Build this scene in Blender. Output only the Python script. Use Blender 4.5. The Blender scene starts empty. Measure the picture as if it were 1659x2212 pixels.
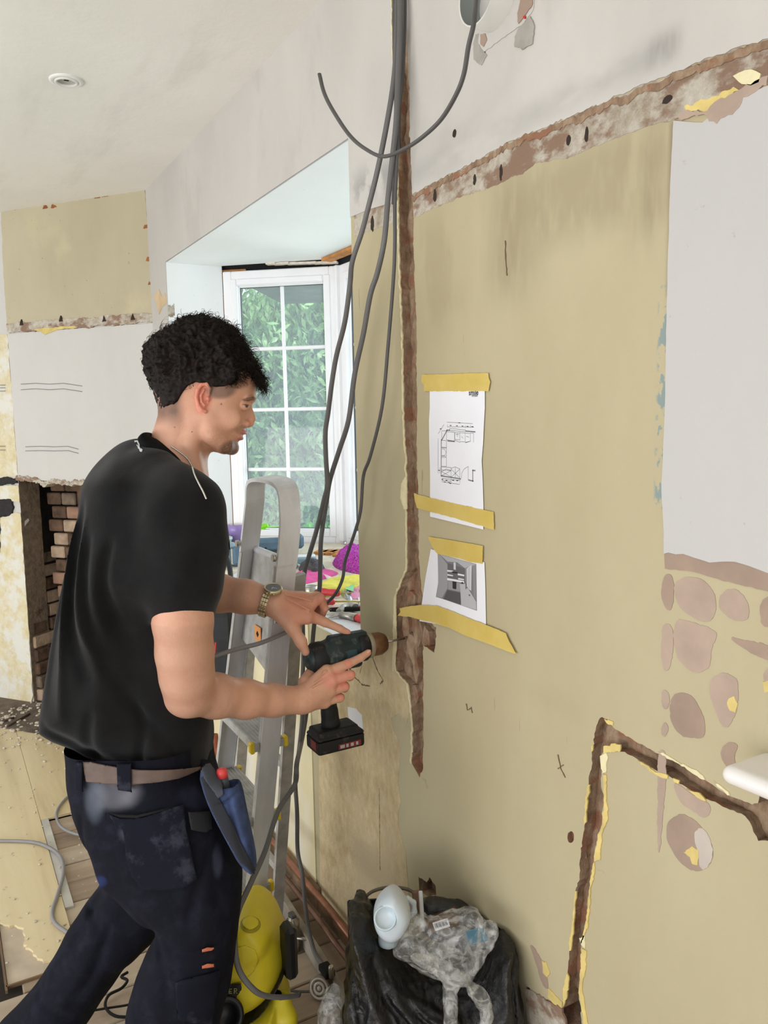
import bpy, math, random
import numpy as np
from mathutils import Vector, Matrix, noise as _mn
from mathutils.geometry import tessellate_polygon
random.seed(7); np.random.seed(7)
SC = bpy.context.scene
COL = SC.collection

# ---------------------------------------------------------------- camera
FPX = 1720.0; IW, IH = 1659.0, 2212.0
CX, CY = IW / 2, IH / 2
def _n(v): return v / np.linalg.norm(v)
_dn = _n(np.array([1097 - CX, 14750 - CY, FPX]))
_m = np.array([-150 - CX, 908 - CY, FPX]); _m = _n(_m - _dn * (_m @ _dn))
_up = -_dn; _X = -_m; _Y = np.cross(_up, _X)
RW = np.array([_X, _Y, _up])            # world = RW @ (right, down, forward)
CAM = np.array([0, 0, 1.6])
cd = bpy.data.cameras.new('camera'); cam = bpy.data.objects.new('camera', cd); COL.objects.link(cam)
SC.camera = cam
cd.sensor_fit = 'VERTICAL'; cd.sensor_height = 36; cd.lens = 36 * FPX / IH
cd.clip_start = .05; cd.clip_end = 100
r_, u_, b_ = RW @ [1, 0, 0], RW @ [0, -1, 0], RW @ [0, 0, -1]
cam.matrix_world = Matrix([[r_[i], u_[i], b_[i], CAM[i]] for i in range(3)] + [[0, 0, 0, 1]])

# ---------------------------------------------------------------- world and light
w = bpy.data.worlds.new('sky'); SC.world = w; w.use_nodes = True
bg = w.node_tree.nodes['Background']; bg.inputs[0].default_value = (.86, .93, 1, 1); bg.inputs[1].default_value = 1.0
SC.view_settings.view_transform = 'Standard'; SC.view_settings.look = 'None'
SC.view_settings.gamma = 1; SC.view_settings.use_curve_mapping = False
SC.view_settings.exposure = .52
SC.render.film_transparent = False
def area(name, loc, target, sx, sy, power, col=(1, 1, 1)):
    l = bpy.data.lights.new(name, 'AREA'); l.shape = 'RECTANGLE'; l.size = sx; l.size_y = sy; l.energy = power; l.color = col
    o = bpy.data.objects.new(name, l); COL.objects.link(o); o.location = loc
    o.rotation_euler = (Vector(target) - Vector(loc)).to_track_quat('-Z', 'Y').to_euler()
    return o
# added fill lamps behind and left of the camera, aimed up at the ceiling
area('ceiling_fill_back', (.2, -2.8, .8), (-2.4, -.3, 2.6), 2.4, 1.4, 40, (1, .985, .96))
area('ceiling_fill_side', (-2.4, -3.2, .9), (-2.8, -.1, 2.6), 2.4, 1.4, 38, (1, .985, .965))
area('soffit_fill', (-3.1, 3.4, 1.5), (-2.7, 1.0, 2.0), 2.0, 1.4, 60, (.93, .97, 1))  # added lamp outside the bay, aimed up to brighten its soffit
sl = bpy.data.lights.new('hedge_fill', 'SUN'); sl.energy = 2.2; sl.angle = .5; sl.color = (1, .97, .9)  # added soft directional lamp to brighten the hedge outside
so = bpy.data.objects.new('hedge_fill', sl); COL.objects.link(so); so.rotation_euler = Vector((-.62, .12, -.77)).to_track_quat('-Z', 'Y').to_euler()

# ---------------------------------------------------------------- helpers
D = .98            # the long wall is the plane y = D
ZC = 2.67          # ceiling
def ray(px, py): return RW @ np.array([(px - CX) / FPX, (py - CY) / FPX, 1.0])
def onY(px, py, y=D):
    r = ray(px, py); return CAM + r * (y - CAM[1]) / r[1]
def onX(px, py, x):
    r = ray(px, py); return CAM + r * (x - CAM[0]) / r[0]
def onZ(px, py, z=0.0):
    r = ray(px, py); return CAM + r * (z - CAM[2]) / r[2]
def at(px, py, t): return CAM + ray(px, py) * t
def lin(c):
    return tuple(((x / 255) / 12.92 if x / 255 <= .04045 else ((x / 255 + .055) / 1.055) ** 2.4) for x in c[:3]) + (1,)

class MT:
    """small node-material builder"""
    def __init__(s, name):
        s.m = bpy.data.materials.new(name); s.m.use_nodes = True; s.nt = s.m.node_tree
        s.b = s.nt.nodes['Principled BSDF']; s.pos = None
    def n(s, t, **kw):
        x = s.nt.nodes.new(t)
        for k, v in kw.items(): setattr(x, k, v)
        return x
    def l(s, a, b): s.nt.links.new(a, b)
    def P(s):
        if s.pos is None:
            g = s.n('ShaderNodeNewGeometry'); s.pos = g.outputs['Position']
        return s.pos
    def mapped(s, sc):
        mp = s.n('ShaderNodeMapping'); mp.inputs['Scale'].default_value = sc if hasattr(sc, '__len__') else (sc,) * 3
        s.l(s.P(), mp.inputs[0]); return mp.outputs[0]
    def noise(s, scale, detail=4, rough=.55, stretch=(1, 1, 1), dist=0):
        t = s.n('ShaderNodeTexNoise'); t.inputs['Scale'].default_value = scale; t.inputs['Detail'].default_value = detail
        t.inputs['Roughness'].default_value = rough; t.inputs['Distortion'].default_value = dist
        s.l(s.mapped(stretch), t.inputs[0]); return t.outputs[0]
    def ramp(s, fac, stops):
        r = s.n('ShaderNodeValToRGB'); e = r.color_ramp.elements
        while len(e) < len(stops): e.new(.5)
        for x, (p, c) in zip(e, stops):
            x.position = p; x.color = c if len(c) == 4 else lin(c)
        s.l(fac, r.inputs[0]); return r.outputs[0]
    def rng(s, fac, a, b, c=0, d=1):
        r = s.n('ShaderNodeMapRange'); r.inputs[1].default_value = a; r.inputs[2].default_value = b
        r.inputs[3].default_value = c; r.inputs[4].default_value = d; r.interpolation_type = 'SMOOTHSTEP'
        s.l(fac, r.inputs[0]); return r.outputs[0]
    def mul(s, a, b, op='MULTIPLY'):
        x = s.n('ShaderNodeMath', operation=op)
        for i, v in enumerate((a, b)):
            if isinstance(v, (int, float)): x.inputs[i].default_value = v
            else: s.l(v, x.inputs[i])
        return x.outputs[0]
    def mix(s, fac, a, b):
        x = s.n('ShaderNodeMix', data_type='RGBA')
        if isinstance(fac, (int, float)): x.inputs[0].default_value = fac
        else: s.l(fac, x.inputs[0])
        for i, v in ((6, a), (7, b)):
            if isinstance(v, tuple): x.inputs[i].default_value = v if len(v) == 4 else lin(v)
            else: s.l(v, x.inputs[i])
        return x.outputs[2]
    def axis(s, i):
        sp = s.n('ShaderNodeSeparateXYZ'); s.l(s.P(), sp.inputs[0]); return sp.outputs[i]
    def band(s, i, a, b, f=.01):
        """soft mask: 1 where a < coordinate i < b"""
        x = s.axis(i)
        return s.mul(s.rng(x, a - f, a + f), s.rng(x, b - f, b + f, 1, 0))
    def col(s, c):
        if isinstance(c, tuple): s.b.inputs['Base Color'].default_value = c if len(c) == 4 else lin(c)
        else: s.l(c, s.b.inputs['Base Color'])
        return s
    def set(s, rough=.6, metal=0, spec=.5, trans=0, alpha=None):
        s.b.inputs['Roughness'].default_value = rough; s.b.inputs['Metallic'].default_value = metal
        s.b.inputs['Specular IOR Level'].default_value = spec; s.b.inputs['Transmission Weight'].default_value = trans
        if alpha is not None: s.b.inputs['Alpha'].default_value = alpha
        return s
    def bump(s, h, dist=.002, strength=1):
        x = s.n('ShaderNodeBump'); x.inputs['Distance'].default_value = dist; x.inputs['Strength'].default_value = strength
        s.l(h, x.inputs['Height']); s.l(x.outputs[0], s.b.inputs['Normal']); return s
def simple(name, c, rough=.6, metal=0, spec=.5, var=.12, vs=8, bump=0, bs=60, **kw):
    m = MT(name); c = tuple(c)
    if var:
        lo = tuple(max(0, x * (1 - var)) for x in c); hi = tuple(min(255, x * (1 + var * .6)) for x in c)
        m.col(m.ramp(m.noise(vs), [(.3, lo), (.7, hi)]))
    else: m.col(c)
    m.set(rough, metal, spec, **kw)
    if bump: m.bump(m.noise(bs, 5), bump)
    return m.m

def newmesh(name, verts, faces, mat=None, parent=None, smooth=False, uvs=None):
    me = bpy.data.meshes.new(name)
    v = np.asarray(verts, dtype=np.float32).reshape(-1, 3)
    me.from_pydata([] if len(v) == 0 else v.tolist(), [], [tuple(int(i) for i in f) for f in faces])
    me.update()
    if mat is not None:
        for mm in (mat if isinstance(mat, (list, tuple)) else [mat]): me.materials.append(mm)
    if smooth: me.shade_smooth()
    o = bpy.data.objects.new(name, me); COL.objects.link(o)
    if parent is not None:
        o.parent = parent; o.matrix_parent_inverse = Matrix.LocRotScale(parent.location, parent.rotation_euler, None).inverted()
    return o
def thing(name, label, cat, loc=(0, 0, 0), group=None, rz=0):
    o = bpy.data.objects.new(name, None); COL.objects.link(o); o.location = tuple(float(x) for x in loc); o.rotation_euler = (0, 0, rz)
    o.empty_display_size = .05
    return tag(o, label, cat, group)
def tag(o, label, cat, group=None):
    o['label'] = label; o['category'] = cat
    if group: o['group'] = group
    return o
def struct(o): o['kind'] = 'structure'; return o

class G:
    """geometry accumulator; build() links it as ONE mesh object"""
    def __init__(s): s.v = []; s.f = []; s.mi = []; s.cur = 0; s.sm = []
    def add(s, vs, fs, sm=False):
        o = len(s.v); s.v += [tuple(map(float, p)) for p in vs]; s.f += [tuple(i + o for i in f) for f in fs]
        s.mi += [s.cur] * len(fs); s.sm += [sm] * len(fs); return s
    def box(s, c, sz, R=None, bev=0):
        c = np.array(c, float); h = np.array(sz, float) / 2
        R = np.eye(3) if R is None else np.array(R, float)
        if bev <= 0:
            vs = [c + R @ (h * np.array([x, y, z])) for x in (-1, 1) for y in (-1, 1) for z in (-1, 1)]
            return s.add(vs, [(0, 1, 3, 2), (4, 6, 7, 5), (0, 4, 5, 1), (2, 3, 7, 6), (0, 2, 6, 4), (1, 5, 7, 3)])
        b = min(bev, min(h) * .98); vs = []; key = {}
        for x in (-1, 1):
            for y in (-1, 1):
                for z in (-1, 1):
                    for a in range(3):
                        p = h * np.array([x, y, z]); q = p.copy(); 
                        for k in range(3):
                            if k != a: q[k] -= b * (x, y, z)[k]
                        key[(x, y, z, a)] = len(vs); vs.append(c + R @ q)
        fs = []
        for a in range(3):
            o1, o2 = [k for k in range(3) if k != a]
            for sg in (-1, 1):
                L = []
                for (i, j) in ((-1, -1), (1, -1), (1, 1), (-1, 1)):
                    t = [0, 0, 0]; t[a] = sg; t[o1] = i; t[o2] = j; L.append(key[(*t, a)])
                fs.append(tuple(L))
        for a in range(3):       # edges parallel to axis a
            o1, o2 = [k for k in range(3) if k != a]
            for i in (-1, 1):
                for j in (-1, 1):
                    def kk(s_, ax):
                        t = [0, 0, 0]; t[a] = s_; t[o1] = i; t[o2] = j; return key[(*t, ax)]
                    fs.append((kk(-1, o1), kk(1, o1), kk(1, o2), kk(-1, o2)))
        for x in (-1, 1):
            for y in (-1, 1):
                for z in (-1, 1): fs.append(tuple(key[(x, y, z, a)] for a in range(3)))
        return s.add(vs, fs)
    def tube(s, pts, r, n=10, cap=True, flat=None, sm=True, closed=False):
        P = np.array(pts, float); N = len(P)
        rr = np.array(r, float) if hasattr(r, '__len__') else np.full(N, float(r))
        T = np.gradient(P, axis=0) if not closed else (np.roll(P, -1, 0) - np.roll(P, 1, 0))
        T /= np.linalg.norm(T, axis=1)[:, None] + 1e-12
        u = np.cross(T[0], [0, 0, 1.]); 
        if np.linalg.norm(u) < 1e-3: u = np.cross(T[0], [1., 0, 0])
        u /= np.linalg.norm(u); rings = []
        for i in range(N):
            u = u - T[i] * (u @ T[i]); u /= np.linalg.norm(u) + 1e-12; v = np.cross(T[i], u)
            for k in range(n):
                a = 2 * math.pi * k / n; fu, fv = (1, 1) if flat is None else flat
                rings.append(P[i] + rr[i] * (fu * math.cos(a) * u + fv * math.sin(a) * v))
        fs = []
        for i in range(N if closed else N - 1):
            for k in range(n):
                a = i * n + k; b = i * n + (k + 1) % n; c2 = ((i + 1) % N) * n
                fs.append((a, b, c2 + (k + 1) % n, c2 + k))
        s.add(rings, fs, sm)
        if cap and not closed:
            o = len(s.v) - N * n
            s.f += [tuple(o + k for k in range(n))[::-1], tuple(o + (N - 1) * n + k for k in range(n))]; s.mi += [s.cur] * 2; s.sm += [False] * 2
        return s
    def lathe(s, prof, o=(0, 0, 0), R=None, n=24, sm=True, cap=True):
        """prof: list of (radius, height) along local z"""
        R = np.eye(3) if R is None else np.array(R, float); o = np.array(o, float); vs = []
        for (r, z) in prof:
            for k in range(n):
                a = 2 * math.pi * k / n; vs.append(o + R @ np.array([r * math.cos(a), r * math.sin(a), z]))
        fs = []
        for i in range(len(prof) - 1):
            for k in range(n): fs.append((i * n + k, i * n + (k + 1) % n, (i + 1) * n + (k + 1) % n, (i + 1) * n + k))
        s.add(vs, fs, sm)
        if cap:
            b = len(s.v) - len(vs)
            if prof[0][0] > 1e-6: s.f.append(tuple(b + k for k in range(n))[::-1]); s.mi.append(s.cur); s.sm.append(False)
            if prof[-1][0] > 1e-6: s.f.append(tuple(b + (len(prof) - 1) * n + k for k in range(n))); s.mi.append(s.cur); s.sm.append(False)
        return s
    def prism(s, poly, f0, f1, holes=(), sides=True, back=True):
        """poly: 2-D outline; f0/f1 map (a,b) to the front and back 3-D point"""
        loops = [list(poly)] + [list(h) for h in holes]
        flat = [p for L in loops for p in L]
        tris = tessellate_polygon([[Vector((p[0], p[1], 0)) for p in L] for L in loops])
        n = len(flat); vs = [f0(*p) for p in flat]
        if back or sides: vs += [f1(*p) for p in flat]
        fs = [tuple(t) for t in tris]
        if back: fs += [tuple(n + i for i in t)[::-1] for t in tris]
        if sides:
            o = 0
            for L in loops:
                k = len(L)
                for i in range(k): fs.append((o + i, o + (i + 1) % k, n + o + (i + 1) % k, n + o + i))
                o += k
        return s.add(vs, fs)
    def build(s, name, mat, parent=None, smooth=False):
        o = newmesh(name, s.v, s.f, mat, parent)
        me = o.data
        me.polygons.foreach_set('use_smooth', [True] * len(s.f) if smooth else s.sm)
        if isinstance(mat, (list, tuple)): me.polygons.foreach_set('material_index', s.mi)
        me.update()
        return o
def recalc(o):
    import bmesh
    bm = bmesh.new(); bm.from_mesh(o.data); bmesh.ops.recalc_face_normals(bm, faces=bm.faces); bm.to_mesh(o.data); bm.free(); return o
def jag(poly, amp, step, seed=0, closed=True):
    """subdivide an outline and roughen it"""
    rg = np.random.RandomState(seed + 11); out = []
    P = [np.array(p, float) for p in poly]; n = len(P)
    acc_ = 0.0; step = step * .55
    for i in range(n if closed else n - 1):
        a, b = P[i], P[(i + 1) % n]; L = np.linalg.norm(b - a); acc_ += L; k = max(1, int(L / step)); nrm = np.array([-(b - a)[1], (b - a)[0]]) / (L + 1e-9)
        for j in range(k):
            q = a + (b - a) * j / k
            if j or closed:
                t_ = acc_ + L * j / k; fr_ = 1 / (step * 5)
                v_ = 1.6 * _mn.noise(Vector((t_ * fr_, seed * 3.7, 0))) + 1.1 * _mn.noise(Vector((t_ * fr_ * 3.1, seed * 1.3 + 5, 0))) + .30 * rg.normal()
                q = q + nrm * v_ * amp * 1.5 * (1 if j else .6)
            out.append(tuple(q))
    if not closed: out.append(tuple(P[-1]))
    return out
def chaikin(poly, it=2, closed=True):
    P = np.array(poly, float)
    for _ in range(it):
        if closed:
            Q = np.roll(P, -1, 0); P = np.stack([P * .75 + Q * .25, P * .25 + Q * .75], 1).reshape(-1, 2)
        else:
            Q = P[1:]; A = P[:-1]; P = np.vstack([P[:1], np.stack([A * .75 + Q * .25, A * .25 + Q * .75], 1).reshape(-1, P.shape[1]), P[-1:]])
    return P
def spline(pts, n=8):
    """Catmull-Rom through points (any dimension)"""
    P = [np.array(p, float) for p in pts]; P = [2 * P[0] - P[1]] + P + [2 * P[-1] - P[-2]]; out = []
    for i in range(1, len(P) - 2):
        for j in range(n):
            t = j / n; a, b, c, d_ = P[i - 1:i + 3]
            out.append(.5 * ((2 * b) + (-a + c) * t + (2 * a - 5 * b + 4 * c - d_) * t * t + (-a + 3 * b - 3 * c + d_) * t ** 3))
    out.append(P[-2]); return np.array(out)
# ---------------------------------------------------------------- materials of the shell
def wall_paint(name, c1, c2, stains=(), rough=.75, spots=None, bump=.0012, streak=True):
    m = MT(name)
    col = m.ramp(m.noise(1.6, 6, .6, (1, 1, .45) if streak else (1, 1, 1)), [(.3, c1), (.72, c2)])
    for (mask_fn, c, amt) in stains:
        col = m.mix(m.mul(mask_fn(m), amt), col, c)
    if spots:
        col = m.mix(m.mul(m.rng(m.noise(38, 3, .6), .70, .74), .55), col, spots)
    m.col(col).set(rough, spec=.3); m.bump(m.noise(26, 6, .6), bump); return m.m
def gmask(xa, xb, za, zb, f=.06, ns=5, st=(1, 1, .25), lo=.4, hi=.62):
    return lambda m: m.mul(m.mul(m.band(0, xa, xb, f), m.band(2, za, zb, f)), m.rng(m.noise(ns, 4, .6, st), lo, hi))
def gm(px0, py0, px1, py1, f=.04, ns=8, st=(1, 1, .2), lo=.4, hi=.62):     # stain area given by two opposite corners
    a, b = onY(px0, py0), onY(px1, py1); return gmask(min(a[0], b[0]), max(a[0], b[0]), min(a[2], b[2]), max(a[2], b[2]), f, ns, st, lo, hi)
creamM = wall_paint('cream_paint', (175, 163, 131), (191, 181, 150),
    [(gm(1060, 400, 1150, 620, .07, 11, (1, 1, .2), .36, .6), (138, 126, 100), .6), (gm(1135, 370, 1420, 460, .04, 9, (1, 1, .35), .40, .6), (150, 138, 110), .55),
     (gm(895, 480, 1000, 700, .06, 9, (1, 1, .3), .42, .65), (158, 146, 116), .5),
     (gm(1385, 285, 1440, 520, .05, 9, (1, 1, .2), .38, .6), (126, 114, 92), .65), (gm(1448, 262, 1457, 640, .006, 12, (1, 1, .2), .3, .5), (120, 106, 86), .6),
     (gm(1424, 620, 1440, 1100, .004, 55, (1, 1, .5), .52, .57), (122, 146, 152), .8),
     (gm(1130, 1500, 1250, 1520, .03, 5, (1, 1, 1), .3, .5), (168, 157, 126), .4),
     (gm(900, 1600, 1500, 2200, .1, 26, (.35, 1, 1), .67, .71), (130, 114, 90), .4),
     (lambda m: m.mul(m.rng(m.noise(55, 2, .5, (1, 1, .12)), .74, .76), .5), (105, 92, 74), .6)])
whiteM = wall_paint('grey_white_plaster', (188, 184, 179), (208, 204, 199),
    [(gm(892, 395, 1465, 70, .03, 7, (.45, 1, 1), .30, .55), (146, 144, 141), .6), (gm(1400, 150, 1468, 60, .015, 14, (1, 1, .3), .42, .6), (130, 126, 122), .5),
     (gm(765, 440, 850, 340, .04, 16, (1, 1, 1), .4, .55), (140, 140, 140), .7),
     (lambda m: m.mul(m.rng(m.noise(4.5, 5, .65, (1, 1, .5)), .56, .72), .5), (168, 163, 158), .5)])
panelM = wall_paint('pale_lilac_grey_paint', (188, 186, 185), (196, 194, 191), spots=(172, 167, 161))
ceilM = wall_paint('ceiling_white', (236, 235, 230), (246, 245, 241),
    [(lambda m: m.rng(m.noise(2.2, 5, .6, (.35, 1.6, 1)), .52, .7), (216, 214, 208), .5)], streak=False)
bayM = wall_paint('bright_white_paint', (238, 241, 243), (247, 249, 250), spots=(214, 214, 212))
brownM = MT('exposed_brown_plaster')
brownM.col(brownM.mix(brownM.rng(brownM.noise(16, 5, .6), .52, .62),
    brownM.ramp(brownM.noise(45, 8, .65, (1, 1, .5)), [(.25, (108, 84, 66)), (.5, (162, 136, 112)), (.75, (198, 174, 148))]), (158, 116, 92)))
brownM.set(.9, spec=.15).bump(brownM.noise(70, 8, .7), .006); brownM = brownM.m
crumbM = MT('crumbly_band')
crumbM.col(crumbM.mix(crumbM.rng(crumbM.noise(9, 6, .65, (1, 1, 1.6)), .46, .58),
    crumbM.ramp(crumbM.noise(30, 8, .7), [(.3, (160, 146, 126)), (.5, (196, 187, 172)), (.75, (222, 217, 206))]), (150, 124, 106)))
crumbM.set(.9, spec=.15).bump(crumbM.noise(60, 8, .7), .006); crumbM = crumbM.m
skimM = simple('pink_brown_undercoat', (176, 156, 141), .85, spec=.2, var=.06, vs=14, bump=.0008)
skimD = simple('brown_undercoat', (163, 142, 127), .85, spec=.2, var=.07, vs=14, bump=.0008)
yellowM = simple('old_yellow_paint', (216, 194, 124), .75, spec=.3, var=.08, vs=30, bump=.001)
paleY = simple('pale_chipped_paint', (226, 216, 176), .75, spec=.3, var=.05, vs=30, bump=.001)
paperM = MT('torn_lining_paper')
paperM.col(paperM.mix(paperM.rng(paperM.noise(2.2, 5, .6), .45, .65),
    paperM.ramp(paperM.noise(40, 7, .7, (1, 1, .6)), [(.3, (190, 168, 126)), (.7, (219, 203, 168))]), (196, 180, 150)))
paperM.set(.85, spec=.2).bump(paperM.noise(90, 6, .7), .002); paperM = paperM.m
sideCream = wall_paint('aged_cream_panel', (219, 206, 164), (232, 224, 190), [(gmask(-2.9, -2.3, 0, .55, .08, 6, (1, 1, .6), .35, .6), (228, 226, 220), .8)])

# ---------------------------------------------------------------- the long wall (right), plane y = D
def WP(pts, ox=0, oy=0, s=1):      # picture outline -> (x, z) outline on the wall
    out = []
    for p in pts:
        q = onY(ox + p[0] / s, oy + p[1] / s); out.append((q[0], q[2]))
    return out
def WPZ(pts): return WP(pts, 1100, 1150, 2.082)
XL, XR = -4.005, 1.5
# cut channel one (vertical)
c1L = [(848, -60), (848, 0), (850, 100), (857, 200), (860, 300), (862, 400), (863, 470), (865, 560), (868, 650), (870, 700), (872, 800),
       (875, 930), (880, 1000), (879, 1020), (880, 1108), (881, 1168), (880, 1228), (868, 1258), (856, 1287), (853, 1330), (853, 1420), (857, 1450),
       (860, 1452), (882, 1478), (888, 1520), (893, 1580), (890, 1650)]
c1R = [(907, 1680), (914, 1660), (915, 1600), (914, 1450), (915, 1395), (926, 1402), (938, 1410), (943, 1375), (942, 1355), (925, 1340), (914, 1300), (910, 1258), (907, 1228),
       (905, 1168), (904, 1108), (902, 1019), (901, 929), (900, 800), (899, 700), (897, 650), (894, 560), (894, 470), (890, 400), (887, 300), (884, 200), (880, 100), (877, 0), (877, -60)]
def jw(L, amp, step, seed): return jag(L, amp, step, seed, False)
C1L = jw(WP(c1L), .0016, .012, 1); C1R = jw(WP(c1R), .0016, .012, 2)
chan1 = C1L + C1R
c2 = [(405, 833), (392, 880), (374, 960), (370, 1050), (352, 1170), (342, 1310), (322, 1420), (315, 1560), (302, 1600), (290, 1720), (270, 1880), (262, 2000),
      (240, 2140), (200, 2115), (130, 2080), (75, 2040), (95, 2110), (140, 2290), (330, 2300), (322, 2150), (312, 2070), (325, 1960), (322, 1850), (345, 1740), (357, 1620),
      (377, 1500), (382, 1440), (397, 1370), (420, 1290), (425, 1180), (412, 1140), (415, 1080), (412, 1010), (430, 985), (520, 985), (580, 1020), (640, 1060), (740, 1110),
      (830, 1170), (890, 1200), (960, 1235), (1060, 1275), (1080, 1300), (1110, 1370), (1120, 1388), (1200, 1380), (1210, 1095), (1122, 1092), (1118, 1215), (1060, 1215),
      (990, 1185), (870, 1110), (800, 1060), (700, 1013), (560, 935), (480, 885), (430, 836)]
CHAN2 = jag(WPZ(c2), .0014, .010, 3)
hole_s = jag(WP([(904, 1893), (906, 1925), (925, 1937), (943, 1932), (941, 1915), (928, 1895), (922, 1906)]), .001, .008, 4)
knot = jag(chaikin(WPZ([(262, 1345), (262, 1395), (290, 1395), (292, 1345)]), 2), .0004, .004, 5)
OPEN = [(-3.705, .955), (-1.885, .955), (-1.885, 2.29), (-3.705, 2.29)]
outer = [(XL, 0), (XR, 0), (XR, ZC), (XL, ZC)]
g = G(); g.prism(outer, lambda x, z: (x, D, z), lambda x, z: (x, D + .25, z), [OPEN, chan1, CHAN2, hole_s, knot], sides=False, back=False)
def rim(g, L, y0, y1, mi=0, flip=False):
    n = len(L); g.cur = mi
    vs = [(x, y0, z) for x, z in L] + [(x, y1, z) for x, z in L]
    g.add(vs, [(i, (i + 1) % n, n + (i + 1) % n, n + i) for i in range(n)]); g.cur = 0
rim(g, OPEN, D, D + .26, 2)
for L in (chan1, CHAN2, hole_s, knot): rim(g, L, D, D + .055, 1)
g.cur = 2; g.add([(XL, D + .26, 0), (XR, D + .26, 0), (XR, D + .26, 1.0), (XL, D + .26, 1.0)], [(0, 1, 2, 3)])
g.add([(XL, D + .26, 2.29), (XR, D + .26, 2.29), (XR, D + .26, ZC), (XL, D + .26, ZC)], [(0, 1, 2, 3)])
g.add([(-1.885, D + .26, 1.), (XR, D + .26, 1.), (XR, D + .26, 2.29), (-1.885, D + .26, 2.29)], [(0, 1, 2, 3)])
g.add([(XL, D + .26, 1.), (-3.705, D + .26, 1.), (-3.705, D + .26, 2.29), (XL, D + .26, 2.29)], [(0, 1, 2, 3)])
wallR = struct(g.build('wall_right', [creamM, brownM, bayM]))

from mathutils import noise as mn
def rough_back(name, x0, x1, z0, z1, y, amp, step=.007, deep=(), freq=(14, 40)):
    nx, nz = int((x1 - x0) / step) + 1, int((z1 - z0) / step) + 1
    vs, fs = [], []
    for j in range(nz + 1):
        for i in range(nx + 1):
            x = x0 + (x1 - x0) * i / nx; z = z0 + (z1 - z0) * j / nz
            d = amp * (mn.noise(Vector((x * freq[0], 0, z * freq[0] * .6))) + .6 * mn.noise(Vector((x * freq[1], 3, z * freq[1]))))
            for (dx, dz, rx, rz, a) in deep:
                q = ((x - dx) / rx) ** 2 + ((z - dz) / rz) ** 2
                if q < 1.6: d += a * max(0, min(1, 1.6 - q))
            vs.append((x, y + d, z))
    for j in range(nz):
        for i in range(nx):
            a = j * (nx + 1) + i; fs.append((a, a + 1, a + nx + 2, a + nx + 1))
    return newmesh(name, vs, fs, brownM, wallR, True)
bx = lambda L: (min(p[0] for p in L) - .02, max(p[0] for p in L) + .02, min(p[1] for p in L) - .02, max(p[1] for p in L) + .02)
b1 = bx(chan1); hk = onY(868, 1408); hk2 = onY(878, 1436)
rough_back('chase_bed', b1[0], b1[1], b1[2], b1[3], D + .024, .012, .007, [(hk[0] + .012, hk[2], .012, .035, .15), (hk2[0] + .006, hk2[2], .018, .02, .15)])
b2 = bx(CHAN2); hk3 = onY(1215, 2185)
rough_back('chase_bed', b2[0], b2[1], b2[2], b2[3], D + .022, .010, .008, [(hk3[0], hk3[2], .05, .04, .06)], (10, 34))
b3 = bx(hole_s); rough_back('chase_bed', *b3, D + .035, .006)
b4 = bx(knot); rough_back('chase_bed', *b4, D + .012, .004)
# pieces of broken plaster standing in the channel
for k, (px, py, s_) in enumerate([(868, 1268, .03), (893, 1300, .035), (905, 1355, .05), (925, 1380, .04), (895, 1400, .045), (903, 1450, .035), (900, 1500, .03), (880, 1350, .04), (898, 1560, .028)]):
    c = onY(px, py, D + .018); rg = random.Random(k); L = []
    for a in range(9): L.append((c[0] + s_ * .5 * math.cos(a * .698) * rg.uniform(.7, 1.1), c[2] + s_ * math.sin(a * .698) * rg.uniform(.6, 1)))
    g = G(); tl = rg.uniform(-.3, .3); g.prism(L, lambda x, z: (x, D + .012 + (x - c[0]) * tl, z), lambda x, z: (x, D + .045, z)); g.build('plaster_chunk', brownM, wallR)

def patch(name, L, mat, th=.0012, parent=None, amp=.0008, step=.012, seed=0, holes=(), y=D, jg=True):
    if jg: L = jag(L, amp, step, seed)
    g = G(); g.prism(L, lambda x, z: (x, y - th, z), lambda x, z: (x, y + .0005, z), holes, back=False)
    return g.build(name, mat, wallR if parent is None else parent)
# line of the removed picture rail
railT = [(765, 466), (800, 452), (848, 438)]; railT2 = [(892, 420), (960, 385), (1030, 345), (1120, 298), (1220, 260), (1300, 225), (1400, 180), (1440, 166), (1470, 152), (1560, 118), (1659, 84)]
railB = [(766, 512), (800, 498), (851, 481)]; railB2 = [(894, 470), (960, 440), (1036, 412), (1120, 378), (1160, 352), (1235, 338), (1330, 298), (1400, 272), (1457, 255), (1520, 228), (1600, 195), (1659, 175)]
def xz(px, py): return WP([(px, py)])[0]
RT = [(p[0], p[1]) for p in WP(railT2)]; RB = WP(railB2)
RT.append((XR - .01, RT[-1][1] + .01)); RB.append((XR - .01, RB[-1][1] + .01))
C1Rup = [p for p in C1R if p[1] > RT[0][1]]; C1Lup = [p for p in C1L if p[1] > xz(848, 438)[1]]
# upper white plaster right and left of the channel
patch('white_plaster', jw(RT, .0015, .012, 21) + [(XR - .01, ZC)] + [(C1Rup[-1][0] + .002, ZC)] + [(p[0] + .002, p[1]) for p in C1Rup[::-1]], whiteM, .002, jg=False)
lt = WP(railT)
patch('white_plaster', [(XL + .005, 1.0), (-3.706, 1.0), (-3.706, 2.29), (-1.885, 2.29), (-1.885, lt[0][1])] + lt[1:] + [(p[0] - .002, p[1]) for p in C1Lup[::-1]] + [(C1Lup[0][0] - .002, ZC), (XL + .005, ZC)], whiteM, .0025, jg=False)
# rail band: rough strip
C1Rm = [p for p in C1R if RB[0][1] < p[1] <= RT[0][1]]
patch('rail_scar', jw(RB, .0012, .01, 22) + jw(RT, .002, .01, 23)[::-1], crumbM, .0006, jg=False)
patch('rail_scar', WP(railB) + WP(railT)[::-1], crumbM, .0006, amp=.001, step=.01)
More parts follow.
